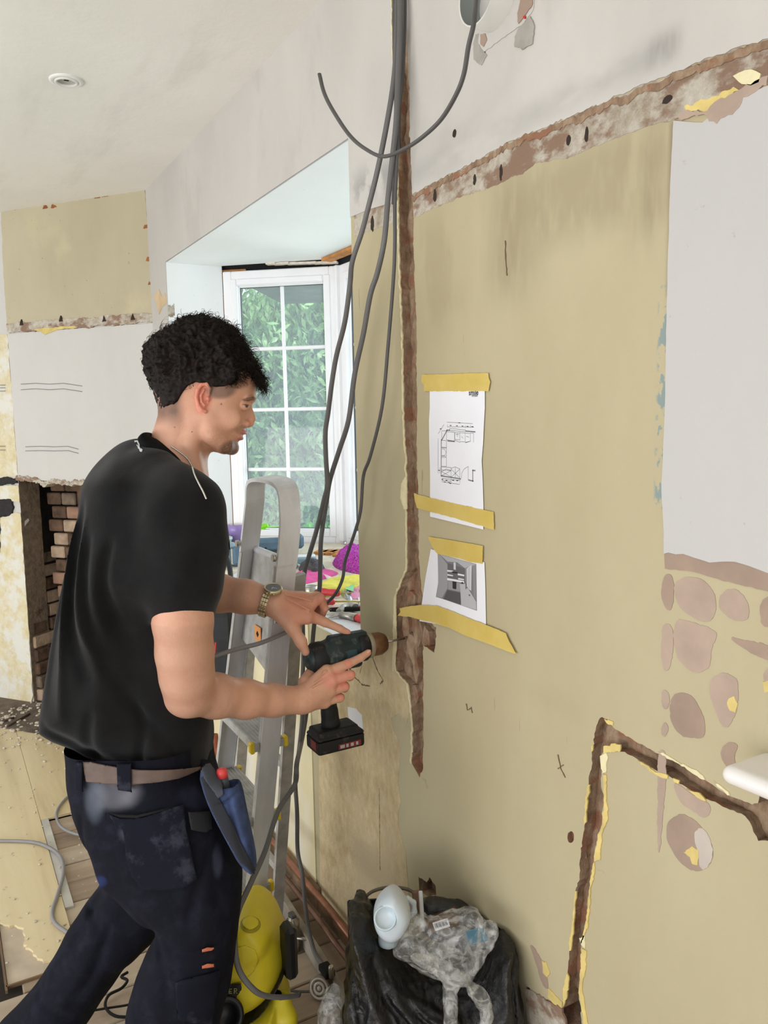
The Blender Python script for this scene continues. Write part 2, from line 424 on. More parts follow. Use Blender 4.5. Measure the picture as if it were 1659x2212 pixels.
# brown crack line under the white plaster (a raised torn lip of plaster)
g = G()
pl = jw([(x, z - .008) for x, z in RT], .0024, .010, 24); g.prism([(x, z + .006) for i, (x, z) in enumerate(pl)] + [(x, z - .005 + .004 * _mn.noise(Vector((x * 30, 3, 0)))) for i, (x, z) in enumerate(pl)][::-1], lambda x, z: (x, D - .0022, z), lambda x, z: (x, D, z), back=False)
g.build('torn_lip', brownM, wallR)
for i, (px, py, sx, sz) in enumerate([(940, 422, .007, .016), (1026, 388, .006, .012), (1083, 373, .006, .018), (1229, 303, .006, .010), (1268, 290, .005, .014), (1443, 215, .01, .006), (984, 288, .008, .009), (805, 483, .010, .022), (1047, 93, .012, .028)]):
    x, z = xz(px, py); patch('screw_hole', chaikin([(x - sx, z - sz * .6), (x + sx * .3, z - sz), (x + sx, z), (x + sx * .2, z + sz), (x - sx * .8, z + sz * .5)], 1).tolist(), simple('hole_dark', (52, 40, 33), .95, var=0) if i == 0 else bpy.data.materials['hole_dark'], .0026 if i in (6, 8) else .001, amp=.001, step=.006, seed=i)
# right-hand pale panel and the strip and blobs of undercoat under it
pw = [(1457, 262), (1470, 262), (1520, 265), (1540, 248), (1580, 232), (1600, 212), (1659, 186)]
L = WP(pw); L += [(XR - .01, L[-1][1]), (XR - .01, xz(1659, 1238)[1] - .02)]; L += WP([(1659, 1237), (1620, 1222), (1590, 1213), (1560, 1213), (1535, 1215), (1500, 1204), (1478, 1196), (1462, 1197), (1446, 1193), (1436, 1196), (1436, 1150), (1431, 1060), (1438, 900), (1444, 600), (1450, 400)])
patch('pale_panel', L, panelM, .0025, amp=.0003, step=.02)
def strip(L, w_, mat, th, nm='paint_chip', seed=0, jit=.4):
    P = np.array(jw(L, .0006, .01, seed)); rg = np.random.RandomState(seed); T = np.gradient(P, axis=0); T /= np.linalg.norm(T, axis=1)[:, None] + 1e-9
    N = np.stack([-T[:, 1], T[:, 0]], 1); ww = w_ * (1 + jit * rg.normal(size=len(P))).clip(.15, 2)[:, None]
    return patch(nm, [tuple(p) for p in P + N * ww / 2] + [tuple(p) for p in (P - N * ww / 2)[::-1]], mat, th, jg=False)
L = WP([(1436, 1192), (1446, 1191), (1462, 1194), (1478, 1193), (1500, 1202), (1535, 1213), (1560, 1211), (1590, 1211), (1620, 1220), (1659, 1235)]) 
L += [(L[-1][0] + .6, L[-1][1] - .002)] + [(L[-1][0] + .6, L[-1][1] - .035)] + WP([(1659, 1277), (1600, 1264), (1540, 1247), (1500, 1235), (1460, 1229), (1437, 1228)])
patch('undercoat_strip', L, skimD, .0012, amp=.0007, step=.015, seed=9)
def blob(pts, mat=skimM, th=.0009, seed=0, it=2, nm='undercoat_blob'):
    return patch(nm, [tuple(p) for p in chaikin(WPZ(pts), it)], mat, th, amp=.0009, step=.007, seed=seed)
BL = [[(700, 185), (735, 190), (745, 260), (735, 340), (715, 355), (690, 320), (684, 260)],
      [(745, 225), (800, 195), (870, 210), (930, 270), (932, 360), (905, 405), (840, 395), (770, 345), (742, 280)],
      [(950, 280), (1000, 248), (1050, 275), (1085, 330), (1075, 400), (1010, 400), (950, 350), (940, 310)],
      [(1125, 330), (1150, 290), (1200, 280), (1230, 380), (1170, 430), (1135, 420)],
      [(705, 405), (735, 420), (740, 500), (730, 600), (700, 630), (686, 590), (686, 430)],
      [(742, 388), (800, 395), (930, 440), (935, 475), (910, 520), (905, 610), (850, 635), (790, 610), (740, 530)],
      [(995, 468), (1060, 485), (1210, 515), (1230, 600), (1110, 555), (1020, 500)],
      [(905, 660), (950, 628), (1000, 640), (1035, 670), (1028, 800), (990, 880), (955, 875), (925, 790), (900, 720)],
      [(1140, 640), (1164, 605), (1220, 610), (1220, 720), (1160, 710)],
      [(725, 740), (780, 712), (840, 745), (885, 860), (880, 920), (830, 932), (760, 905), (722, 840)],
      [(690, 700), (720, 720), (725, 780), (700, 800), (684, 770)], [(700, 850), (718, 870), (712, 910), (690, 920), (682, 880)],
      [(960, 960), (1000, 935), (1035, 960), (1010, 1000), (1030, 1080), (990, 1075), (950, 1010)],
      [(668, 980), (708, 975), (708, 1120), (690, 1290), (680, 1440), (668, 1440), (668, 1200)],
      [(742, 1115), (820, 1175), (900, 1215), (912, 1260), (870, 1290), (830, 1250), (780, 1230), (745, 1160)],
      [(720, 1290), (780, 1262), (850, 1300), (915, 1400), (920, 1480), (850, 1535), (770, 1490), (712, 1400), (706, 1340)]]
for i, b in enumerate(BL): blob(b, skimM if i % 3 else skimD, seed=i + 40)
for i, b in enumerate([[(990, 745), (1015, 735), (1030, 770), (1020, 810), (995, 800), (982, 770)], [(1140, 670), (1175, 660), (1180, 715), (1150, 720)], [(788, 1440), (825, 1412), (855, 1430), (850, 1495), (825, 1490), (815, 1460)]]):
    blob(b, yellowM, .0016, i + 70, 0, 'paint_chip')
blob([(860, 1320), (900, 1360), (918, 1430), (905, 1500), (860, 1520), (850, 1440), (830, 1360)], simple('dusty_white', (190, 180, 170), .9, var=.1), .0012, 77, 1)
# yellow and pale chips along the channels
Y1 = [[(430, 838), (470, 850), (470, 868), (440, 855)], [(428, 960), (470, 945), (505, 955), (500, 985), (450, 985), (428, 992)], [(412, 1005), (440, 990), (448, 1010), (438, 1080), (422, 1085)],
      [(425, 1090), (440, 1090), (440, 1170), (447, 1290), (420, 1350), (412, 1470), (385, 1480), (400, 1380), (425, 1290), (430, 1180)],
      [(375, 1510), (385, 1480), (388, 1520), (370, 1600), (366, 1700), (358, 1760), (336, 1830), (326, 1850), (350, 1740), (360, 1620)], [(318, 1822), (340, 1810), (344, 1870), (326, 1850)],
      [(330, 1870), (350, 1880), (348, 1960), (330, 2040), (345, 2150), (365, 2240), (345, 2240), (325, 2130), (315, 2070)],
      [(372, 960), (380, 955), (380, 980), (372, 985)], [(350, 1160), (362, 1130), (362, 1180), (348, 1310), (338, 1310)], [(300, 1610), (306, 1612), (296, 1740), (280, 1880), (272, 1880)], [(262, 1980), (272, 2000), (262, 2090), (248, 2130), (244, 2070)],
      [(672, 988), (720, 1005), (800, 1045), (860, 1080), (885, 1108), (850, 1095), (780, 1050)], [(580, 1022), (640, 1062), (720, 1095), (715, 1108), (650, 1080), (595, 1045)], [(740, 1100), (770, 1115), (765, 1130), (745, 1120)], [(800, 1150), (870, 1180), (890, 1205), (850, 1190)],
      [(920, 1115), (990, 1165), (995, 1180), (985, 1180), (930, 1130)], [(150, 1925), (170, 1930), (185, 1980), (175, 2000), (155, 1980)], [(180, 2050), (240, 2110), (240, 2140), (200, 2115), (175, 2085)]]
for i, b in enumerate(Y1): patch('paint_chip', WPZ(b), (paleY if i in (2, 5, 11, 15) else yellowM), .0022, amp=.0012, step=.008, seed=i + 80)
blob([(90, 1850), (120, 1870), (170, 1980), (180, 2060), (150, 2040), (110, 1900)], skimD, .001, 99)
# chips left of channel one
for i, b in enumerate([[(879, 1025), (868, 1045), (866, 1075), (874, 1100), (880, 1100), (880, 1060)], [(852, 1290), (856, 1285), (857, 1400), (852, 1450), (848, 1450), (851, 1380)]]):
    patch('paint_chip', WP(b), paleY, .002, amp=.0008, step=.006, seed=i + 120)
strip([(p[0] - .003, p[1]) for p in C1L if xz(0, 1260)[1] < p[1] < 3], .004, paleY, .0026, 'torn_edge', 5)
patch('paint_chip', WP([(1586, 165), (1600, 158), (1625, 152), (1645, 160), (1642, 178), (1625, 186), (1605, 182)]), paleY, .003, seed=131)
patch('paint_chip', WP([(1480, 232), (1510, 220), (1560, 200), (1610, 190), (1580, 205), (1545, 225), (1528, 245), (1510, 238), (1490, 243)]), yellowM, .0016, amp=.002, step=.008, seed=132)
patch('undercoat_blob', WP([(1458, 258), (1480, 240), (1530, 240), (1545, 222), (1600, 195), (1659, 165), (1659, 188), (1610, 212), (1600, 232), (1552, 266), (1535, 262), (1530, 248), (1475, 260)]), skimM, .0030, amp=.002, step=.01, seed=133)
# torn lining paper, lower left of the wall
lp = [(690, 2000), (692, 1880), (690, 1700), (688, 1500), (700, 1400), (770, 1366), (812, 1368), (840, 1376), (852, 1380), (850, 1440), (858, 1452), (884, 1480), (888, 1520), (880, 1560), (862, 1540), (845, 1552), (850, 1580), (862, 1600), (864, 1640), (860, 1690), (866, 1730),
      (860, 1760), (862, 1790), (876, 1840), (880, 1880), (884, 1960), (880, 2080), (760, 2110)]
patch('torn_paper', WP(lp), paperM, .0012, amp=.0012, step=.012, seed=140)
patch('white_paper_scrap', WP([(752, 1527), (770, 1530), (783, 1545), (786, 1580), (772, 1582), (755, 1560)]), simple('scrap_white', (228, 228, 230), .8, var=.02), .0022, amp=.0006, step=.01, seed=141)
# cracks
crk = simple('crack_dark', (112, 92, 72), .95, var=0)
for i, c_ in enumerate([[(806, 1420), (813, 1440), (820, 1455), (829, 1470), (822, 1477)], [(766, 1462), (776, 1470), (782, 1478), (800, 1482)], [(780, 1420), (782, 1440), (778, 1455)], [(820, 1702), (821, 1780), (822, 1880)],
                        [(1008, 1520), (1010, 1534), (1019, 1528), (1021, 1540)], [(1206, 1630), (1212, 1660), (1222, 1680)], [(1206, 1660), (1218, 1652)], [(1092, 520), (1093, 560), (1096, 595)]]):
    strip(WP(c_), .0032 if i < 2 else .0018, crk, .0016, 'crack', i + 150)
# pale lower panel to the left of the paper edge, a little proud, with its white foot
patch('aged_panel', [(-3.6, .08), (-2.235, .08), (-2.235, .955), (-3.6, .955)], sideCream, .004, jg=False)

# ---------------------------------------------------------------- ceiling, chimney wall, other walls
g = G(); g.box((-1.85, -1.2, ZC + .05), (7.1, 5.2, .1)); ceil = struct(g.build('ceiling', ceilM))
# chimney wall: from the corner (-4.0, D) turning 38 degrees
A0 = np.array([XL, D]); ang = math.radians(38.5); DW = np.array([-math.cos(ang), -math.sin(ang)]); NW = np.array([-math.sin(ang), math.cos(ang)]) * -1   # towards room
NW = np.array([DW[1], -DW[0]]); NW = NW if NW @ (-A0) > 0 else -NW
n3 = np.array([NW[0], NW[1], 0])
def onC(px, py, off=0.0):           # point on the chimney wall plane
    r = ray(px, py); p0 = np.array([A0[0], A0[1], 0]) + n3 * off; return CAM + r * (n3 @ (p0 - CAM)) / (n3 @ r)
def CP(pts, off=0):
    out = []
    for p in pts:
        q = onC(*p); out.append((float((q[:2] - A0) @ DW), float(q[2])))
    return out
def c3(s, z, off=0): return (A0[0] + DW[0] * s + NW[0] * off, A0[1] + DW[1] * s + NW[1] * off, z)
fp = CP([(42, 1036), (200, 1046)]); sR = .12
FO = [(CP([(75, 1500)])[0][0], 0.0), (sR, 0.0), (sR, fp[1][1]), (fp[0][0], fp[0][1])]
fl_ = FO[0][0]
g = G(); g.prism([(0, 0), (sR, 0), (sR, fp[1][1]), (fp[0][0] - .004, fp[0][1]), (fl_, 0), (1.9, 0), (1.9, ZC), (0, ZC)], lambda s, z: c3(s, z), lambda s, z: c3(s, z, -.12))
farM = wall_paint('chimney_plaster', (200, 197, 193), (212, 209, 205), [(gmask(-9, 9, 1.15, 1.25, .05, 8, (1, 1, 1)), (190, 186, 178), .4)])
wallF = struct(g.build('wall_far', farM))
def fpatch(name, L, mat, th=.003, amp=.0015, step=.02, seed=0, par=None):
    L = jag(L, amp, step, seed); g = G(); g.prism(L, lambda s, z: c3(s, z, th), lambda s, z: c3(s, z, -.0005), back=False); return g.build(name, mat, wallF)
upM = wall_paint('far_cream', (180, 169, 142), (200, 191, 165), [(lambda m: m.rng(m.noise(3, 4, .6), .55, .7), (200, 190, 158), .7)], spots=(140, 105, 75))
oldM = MT('flaking_yellow_white'); oldM.col(oldM.mix(oldM.rng(oldM.noise(7, 7, .7), .45, .6), oldM.ramp(oldM.noise(22, 6, .7), [(.3, (212, 196, 150)), (.7, (230, 222, 196))]), (228, 226, 218))); oldM.set(.85, spec=.2).bump(oldM.noise(40, 6, .7), .003); oldM = oldM.m
fpatch('cream_panel', CP([(4, 458), (314, 410), (322, 520), (332, 692), (240, 700), (60, 715), (18, 718), (10, 600)]), upM, .006, seed=1)
fpatch('rail_scar', CP([(17, 700), (120, 690), (335, 676), (335, 694), (240, 704), (120, 712), (19, 718)]), crumbM, .010, .003, .02, 2)
fpatch('paint_chip', CP([(72, 712), (160, 704), (172, 708), (130, 712), (112, 719), (100, 724), (90, 716)]), yellowM, .012, .002, .02, 3)
fpatch('plain_panel', CP([(19, 722), (60, 718), (335, 698), (360, 1044), (200, 1046), (42, 1034)]), farM, .008, .001, .03, 4)
fpatch('flaking_plaster', CP([(-60, 722), (17, 722), (40, 1030), (0, 1032), (-60, 1030)]), oldM, .004, .002, .03, 5)
fpatch('flaking_plaster', CP([(-70, 1048), (42, 1048), (45, 1085), (0, 1078), (-70, 1075)]), oldM, .010, .002, .03, 6)
fpatch('flaking_plaster', CP([(-70, 1110), (48, 1108), (74, 1500), (70, 1520), (-70, 1530)]), oldM, .010, .002, .03, 7)
fpatch('soot_mark', CP([(-70, 1030), (38, 1032), (40, 1044), (0, 1048), (-70, 1046)]), simple('soot', (44, 42, 42), .9, var=.2, vs=40, bump=.004), .012, .003, .02, 8)
fpatch('soot_mark', CP([(-70, 1076), (26, 1078), (32, 1095), (26, 1112), (4, 1118), (2, 1230), (-70, 1235)]), bpy.data.materials['soot'], .013, .003, .02, 9)
pen = simple('pencil_line', (120, 118, 120), .8, var=0)
def fline(pts, w_=.0028):
    P = np.array(CP(pts)); L = [tuple(p + [0, w_ / 2]) for p in P] + [tuple(p - [0, w_ / 2]) for p in P[::-1]]
    g = G(); g.prism(L, lambda s, z: c3(s, z, .0105), lambda s, z: c3(s, z, .008), back=False); g.build('pencil_line', pen, wallF)
for y in (830, 842): fline([(48, y), (80, y - 2), (110, y), (140, y - 2), (180, y + 4)])
for y in (965, 974): fline([(58, y), (90, y - 1), (120, y), (150, y - 1), (172, y + 5)])
for y in (832, 838, 845, 964, 972): fline([(-20, y), (14, y)])
for k, p in enumerate([(50, 698), (135, 690), (228, 690), (290, 686)]):
    a, z = CP([p])[0]; fpatch('screw_hole', [(a - .012, z - .012), (a + .012, z - .012), (a, z + .018)], bpy.data.materials['hole_dark'], .0135, .001, .02, k)
for k, p in enumerate([(212, 425), (228, 422), (100, 448), (118, 446), (318, 490), (324, 560), (328, 612)]):
    a, z = CP([p])[0]; fpatch('rust_spot', [(a - .02, z - .006), (a + .018, z - .008), (a + .01, z + .01), (a - .01, z + .006)], bpy.data.materials.get('rusty') or simple('rusty', (150, 92, 52), .9, var=.2), .007, .002, .01, k)
# peeled corner beside the reveal
patch('paint_chip', WP([(334, 640), (345, 625), (351, 640), (358, 632), (362, 655), (352, 664), (345, 680), (340, 660)]), simple('bare_tan', (206, 182, 146), .85), .004, amp=.002, step=.02, seed=160)

# fireplace recess with its bricks
soot = simple('sooty_brick', (34, 29, 26), .95, var=.5, vs=14, bump=.01)
brkD = simple('dark_brown_brick', (98, 76, 60), .95, var=.3, vs=18, bump=.006)
brk = simple('worn_red_brick', (158, 124, 104), .92, var=.16, vs=16, bump=.005)
brk2 = simple('limewashed_brick', (176, 152, 130), .92, var=.14, vs=20, bump=.005)
mort = simple('old_mortar', (120, 104, 88), .95, var=.2, vs=30, bump=.006)
g = G(); dep = .42; wd = fl_ + .12
def cb(g, s0, s1, z0, z1, o0, o1):
    vs = [c3(s, z, o) for s in (s0, s1) for z in (z0, z1) for o in (o0, o1)]
    g.add(vs, [(0, 1, 3, 2), (4, 6, 7, 5), (0, 4, 5, 1), (2, 3, 7, 6), (0, 2, 6, 4), (1, 5, 7, 3)])
ztop = fp[0][1] + .05
cb(g, 0, 1.9, 0, ztop + .4, -dep - .08, -dep); cb(g, fl_ + .02, wd, 0, ztop + .4, -dep, -.12); cb(g, 0, .1, 0, ztop + .4, -dep, -.12); cb(g, 0, 1.0, ztop + .1, ztop + .2, -dep, -.1)
struct(g.build('wall_fireplace', soot))
fpw = bpy.data.objects['wall_fireplace']
def brick(s, z, o, ls, hz, do, mat, rot=0):
    g = G(); q = [c3(0, 0)]
    R = np.array([[DW[0], NW[0], 0], [DW[1], NW[1], 0], [0, 0, 1]]); g.box(c3(s, z, o), (ls, do, hz), R, .006); g.build('brick', mat, fpw)
rg = random.Random(3)
# jamb facing bricks down the left side of the opening
g = G(); jz = [i * fp[0][1] / 22 for i in range(23)]; vsj = []
for i, z in enumerate(jz):
    s_ = fl_ + (fp[0][0] - fl_) * z / fp[0][1]
    for j, o in enumerate((.013, -.03, -.075, -.128)): vsj.append(c3(s_ - .006 - .006 * _mn.noise(Vector((z * 14, j * 2.0, 1))), z, o))
g.add(vsj, [(i * 4 + j, i * 4 + j + 1, i * 4 + j + 5, i * 4 + j + 4) for i in range(22) for j in range(3)]); g.build('rendered_jamb', mort, wallF, True)
z = .05; k = 0
while z < fp[0][1] - .02:
    for (o, l) in (((-.06, .10) if k % 2 else (-.08, .14)), ((-.20, .11))):
        sl = CP([(75 - (z / fp[0][1]) * 33, 1500)])[0][0]
        brick(sl - .01, z, o, .09, .066, l, rg.choice([brkD, brk2, mort, brkD]))
    z += .076; k += 1
# inner pier, turned towards the room
z = .62; k = 0
while z < fp[0][1] - .02:
    for j in range(2 if z > .75 else 1):
        brick(fl_ - .115 - j * .105 + (k % 2) * .03, z, -.20, .10, .066, .09, rg.choice([brk, brk, brk2, brkD] if z < 1.15 else [brkD, brkD, mort]))
    z += .076; k += 1
# soldier course over the flue
for j in range(9): brick(fl_ - .33 - j * .078, fp[0][1] - .115, -.16, .070, .22, .10, brkD)
# dark back bricks
for r_i in range(9):
    for j in range(7): brick(fl_ - .10 - j * .125 - (r_i % 2) * .06, .06 + r_i * .076, -dep + .03, .115, .066, .06, soot)
g = G()
for (a, b) in [((42, 1034), (200, 1044))]:
    P = np.array(CP([(38, 1032), (80, 1036), (100, 1046), (120, 1038), (150, 1044), (200, 1040), (260, 1046)]))
L = jag([(p[0], p[1] + .012) for p in P] + [(p[0], p[1] - .012) for p in P[::-1]], .004, .012, 3)
g.prism(L, lambda s, z: c3(s, z, .014), lambda s, z: c3(s, z, -.05)); g.build('broken_plaster_edge', crumbM, wallF)

# unseen left wall; back wall left open to let sky light in
g = G(); g.box((-5.35, -1.6, ZC / 2), (.1, 5.2, ZC)); struct(g.build('wall_left', farM))
g = G(); g.box((1.58, -.6, .45), (.1, 3.6, .9)); g.box((1.58, -.6, 2.5), (.1, 3.6, .4)); struct(g.build('wall_back', farM))

# ---------------------------------------------------------------- bay: reveal, soffit, deck and windows
W1 = np.array([-3.735, 1.20]); W2 = np.array([-3.345, 1.665])
g = G(); ZS = 2.287
g.add([(-3.705, D, 1.0), W1.tolist() + [1.0], W1.tolist() + [ZS], (-3.705, D, ZS)], [(0, 1, 2, 3)])
g.add([(-3.705, D, 1.0), W1.tolist() + [1.0], (-3.9, 1.25, 1.0), (-3.9, 1.25, ZS), W1.tolist() + [ZS], (-3.705, D, ZS)], [(0, 1, 2), (3, 4, 5)])
g.add([(-3.8, D + .001, ZS), (-1.7, D + .001, ZS), (-1.7, 1.60, ZS), (-3.36, 1.60, ZS), (-3.76, 1.16, ZS)], [(0, 1, 2, 3, 4)])
g.box((-2.7, 1.95, ZS + .2), (2.6, 1.3, .08)); g.box((-1.80, 1.4, 1.65), (.06, .55, 1.4))
struct(g.build('wall_bay', bayM))
wb = bpy.data.objects['wall_bay']
# outside walls under the bay
g = G(); g.prism([(-3.80, D + .02), (-1.75, D + .02), (-1.75, 1.72), (-3.36, 1.72), (-3.80, 1.20)], lambda x, y: (x, y, .972), lambda x, y: (x, y, 0)); struct(g.build('wall_bay_base', brk))
# orange foam / raw timber strip beside the window, torn plaster
rawW = simple('raw_orange_timber', (196, 132, 70), .8, var=.15, vs=20, bump=.003)
dv = (W2 - W1) / np.linalg.norm(W2 - W1); nv = np.array([dv[1], -dv[0]])     # into the room
nv = nv if nv @ (-W1) > 0 else -nv
def bw(s, z, o=0): p = W1 + dv * s + nv * o; return (p[0], p[1], z)
def wb_box(g, s0, s1, z0, z1, o0, o1):
    vs = [bw(s, z, o) for s in (s0, s1) for z in (z0, z1) for o in (o0, o1)]
    g.add(vs, [(0, 1, 3, 2), (4, 6, 7, 5), (0, 4, 5, 1), (2, 3, 7, 6), (0, 2, 6, 4), (1, 5, 7, 3)])
# ---------------------------------------------------------------- windows of the bay
upvc = simple('white_upvc', (240, 240, 243), .35, var=.015, spec=.5)
blk = simple('black_gap', (12, 11, 10), .95, var=0)
rub = simple('grey_rubber_seal', (70, 74, 78), .6, var=0)
gl = MT('window_glass'); nt = gl.nt
tr = gl.n('ShaderNodeBsdfTransparent'); tr.inputs[0].default_value = (.90, .96, .97, 1)
gs = gl.n('ShaderNodeBsdfGlossy'); gs.inputs['Roughness'].default_value = .03
df = gl.n('ShaderNodeBsdfDiffuse'); df.inputs[0].default_value = (.76, .90, 1, 1)
tl_ = gl.n('ShaderNodeBsdfTranslucent'); tl_.inputs[0].default_value = (.76, .90, 1, 1)
m0 = gl.n('ShaderNodeMixShader'); m0.inputs[0].default_value = .8; gl.l(df.outputs[0], m0.inputs[1]); gl.l(tl_.outputs[0], m0.inputs[2])
m1 = gl.n('ShaderNodeMixShader'); m1.inputs[0].default_value = .05; gl.l(tr.outputs[0], m1.inputs[1]); gl.l(gs.outputs[0], m1.inputs[2])
m2 = gl.n('ShaderNodeMixShader'); gl.l(gl.rng(gl.noise(2.5, 4, .6), .2, .9, .20, .32), m2.inputs[0]); gl.l(m1.outputs[0], m2.inputs[1]); gl.l(m0.outputs[0], m2.inputs[2])  # pale bluish haze put into the glass to brighten the view outside
gl.l(m2.outputs[0], nt.nodes['Material Output'].inputs[0]); glassM = gl.m
def window(name, P0, P1, z0, z1, nx, nz, handle=False):
    P0 = np.array(P0); P1 = np.array(P1); d = P1 - P0; Lw = np.linalg.norm(d); d = d / Lw; nn = np.array([d[1], -d[0]]); nn = nn if nn @ (-P0) > 0 else -nn
    R = np.array([[d[0], nn[0], 0], [d[1], nn[1], 0], [0, 0, 1]])
    def c(s, z, o): p = P0 + d * s + nn * o; return (p[0], p[1], z)
    def ring(g, s0, s1, a, b, wd, o, th, bev=.004):
        for sm in (s0 + wd / 2, s1 - wd / 2): g.box(c(sm, (a + b) / 2, o), (wd, th, b - a), R, bev)
        for zz in (a + wd / 2, b - wd / 2): g.box(c((s0 + s1) / 2, zz, o), (s1 - s0 - 2 * wd + .002, th, wd), R, bev)
    g = G(); ring(g, 0, Lw, z0, z1, .042, -.03, .07); fr = struct(g.build(name, upvc))
    g = G(); ring(g, .034, Lw - .034, z0 + .034, z1 - .034, .034, -.018, .055, .006); ring(g, .060, Lw - .060, z0 + .060, z1 - .060, .014, -.026, .03, .004); sash = g.build('sash', upvc, fr)
    s0, s1, a, b = .072, Lw - .072, z0 + .072, z1 - .072
    g = G(); ring(g, s0 - .003, s1 + .003, a - .003, b + .003, .006, -.03, .022, 0); g.build('rubber_seal', rub, fr)
    for i in range(nx):
        for j in range(nz):
            x0 = s0 + (s1 - s0) * i / nx; x1 = s0 + (s1 - s0) * (i + 1) / nx; q0 = a + (b - a) * j / nz; q1 = a + (b - a) * (j + 1) / nz
            g = G(); g.add([c(x0, q0, -.032), c(x1, q0, -.032), c(x1, q1, -.032), c(x0, q1, -.032)], [(0, 1, 2, 3)]); g.build('pane', glassM, sash)
    for i in range(1, nx):
        g = G(); g.box(c(s0 + (s1 - s0) * i / nx, (a + b) / 2, -.03), (.017, .010, b - a), R, .003); g.build('glazing_bar', upvc, sash)
    for j in range(1, nz):
        g = G(); g.box(c((s0 + s1) / 2, a + (b - a) * j / nz, -.03), (s1 - s0, .011, .017), R, .003); g.build('glazing_bar', upvc, sash)
    return fr
window('window_1', W1 + dv * .055, W2, .978, 2.262, 2, 4)
window('window_2', W2 + [.008, .004], [-1.80, 1.674], .978, 2.262, 4, 4)
g = G(); g.box((W2[0] + .002, W2[1] - .004, 1.627), (.035, .035, 1.27), None, .006); struct(g.build('trim_1', upvc))
# black strips standing in for the shade in the gap above the frames
g = G(); wb_box(g, -.02, .62, 2.262, 2.30, -.06, -.03); g.box((-2.6, 1.70, 2.28), (1.6, .03, .04)); struct(g.build('trim_gap_shade', blk))
g = G(); P = [(-.02, 2.282)]
for k in range(14): P.append((-.02 + k * .047, 2.279 + (k % 3) * .003 + (.004 if k > 5 else 0)))
wb_box(g, .0, .16, 2.262, 2.274, -.05, -.02); g.build('foam_filler', rawW, wb)
for k in range(10):
    rgk = random.Random(k); g = G(); s_ = .30 + k * .032
    g.box(bw(s_, 2.283 - .001 * k, .01 + .012 * rgk.random()), (.045, .035, .008), [[dv[0], -dv[1], 0], [dv[1], dv[0], 0], [0, 0, 1]]); g.build('torn_plasterboard', simple('torn_board', (226, 214, 200), .9, var=.1, vs=30, bump=.003) if k == 0 else bpy.data.materials['torn_board'], wb)
g = G(); g.box((-2.55, 1.60, 2.278), (1.55, .05, .012)); g.build('foam_filler', rawW, wb)
# raw timber strip left of the frame, with torn plaster beside it
rg = random.Random(5); z = .99
while z < 2.26:
    h_ = rg.uniform(.12, .3); h_ = min(h_, 2.262 - z); g = G(); wb_box(g, .012, .050, z, z + h_ - .006, -.04, -.012 + rg.uniform(-.004, .004)); g.build('timber_strip', rawW, wb); z += h_
RV = np.array(W1) - np.array([-3.705, D]); 
def rv(s, z, o=0): return (-3.705 + RV[0] * s + o * .97, D + RV[1] * s + o * .13, z)
def rpatch(name, L, mat, th, seed): L = jag(L, .006, .03, seed); g = G(); g.prism([(a, b) for a, b in L], lambda s, z: rv(s, z, th), lambda s, z: rv(s, z, -.001), back=False); return g.build(name, mat, wb)
rpatch('torn_edge', [(.86, 1.0), (1.0, 1.0), (1.0, 2.28), (.9, 2.28), (.93, 1.9), (.85, 1.6), (.93, 1.3)], crumbM, .005, 1)
rpatch('scar', [(.0, 2.05), (1.0, 2.05), (1.0, 2.10), (.0, 2.10)], crumbM, .004, 2)
rpatch('scar', [(.5, 2.25), (.95, 2.25), (.95, 2.275), (.5, 2.27)], paleY, .003, 3)

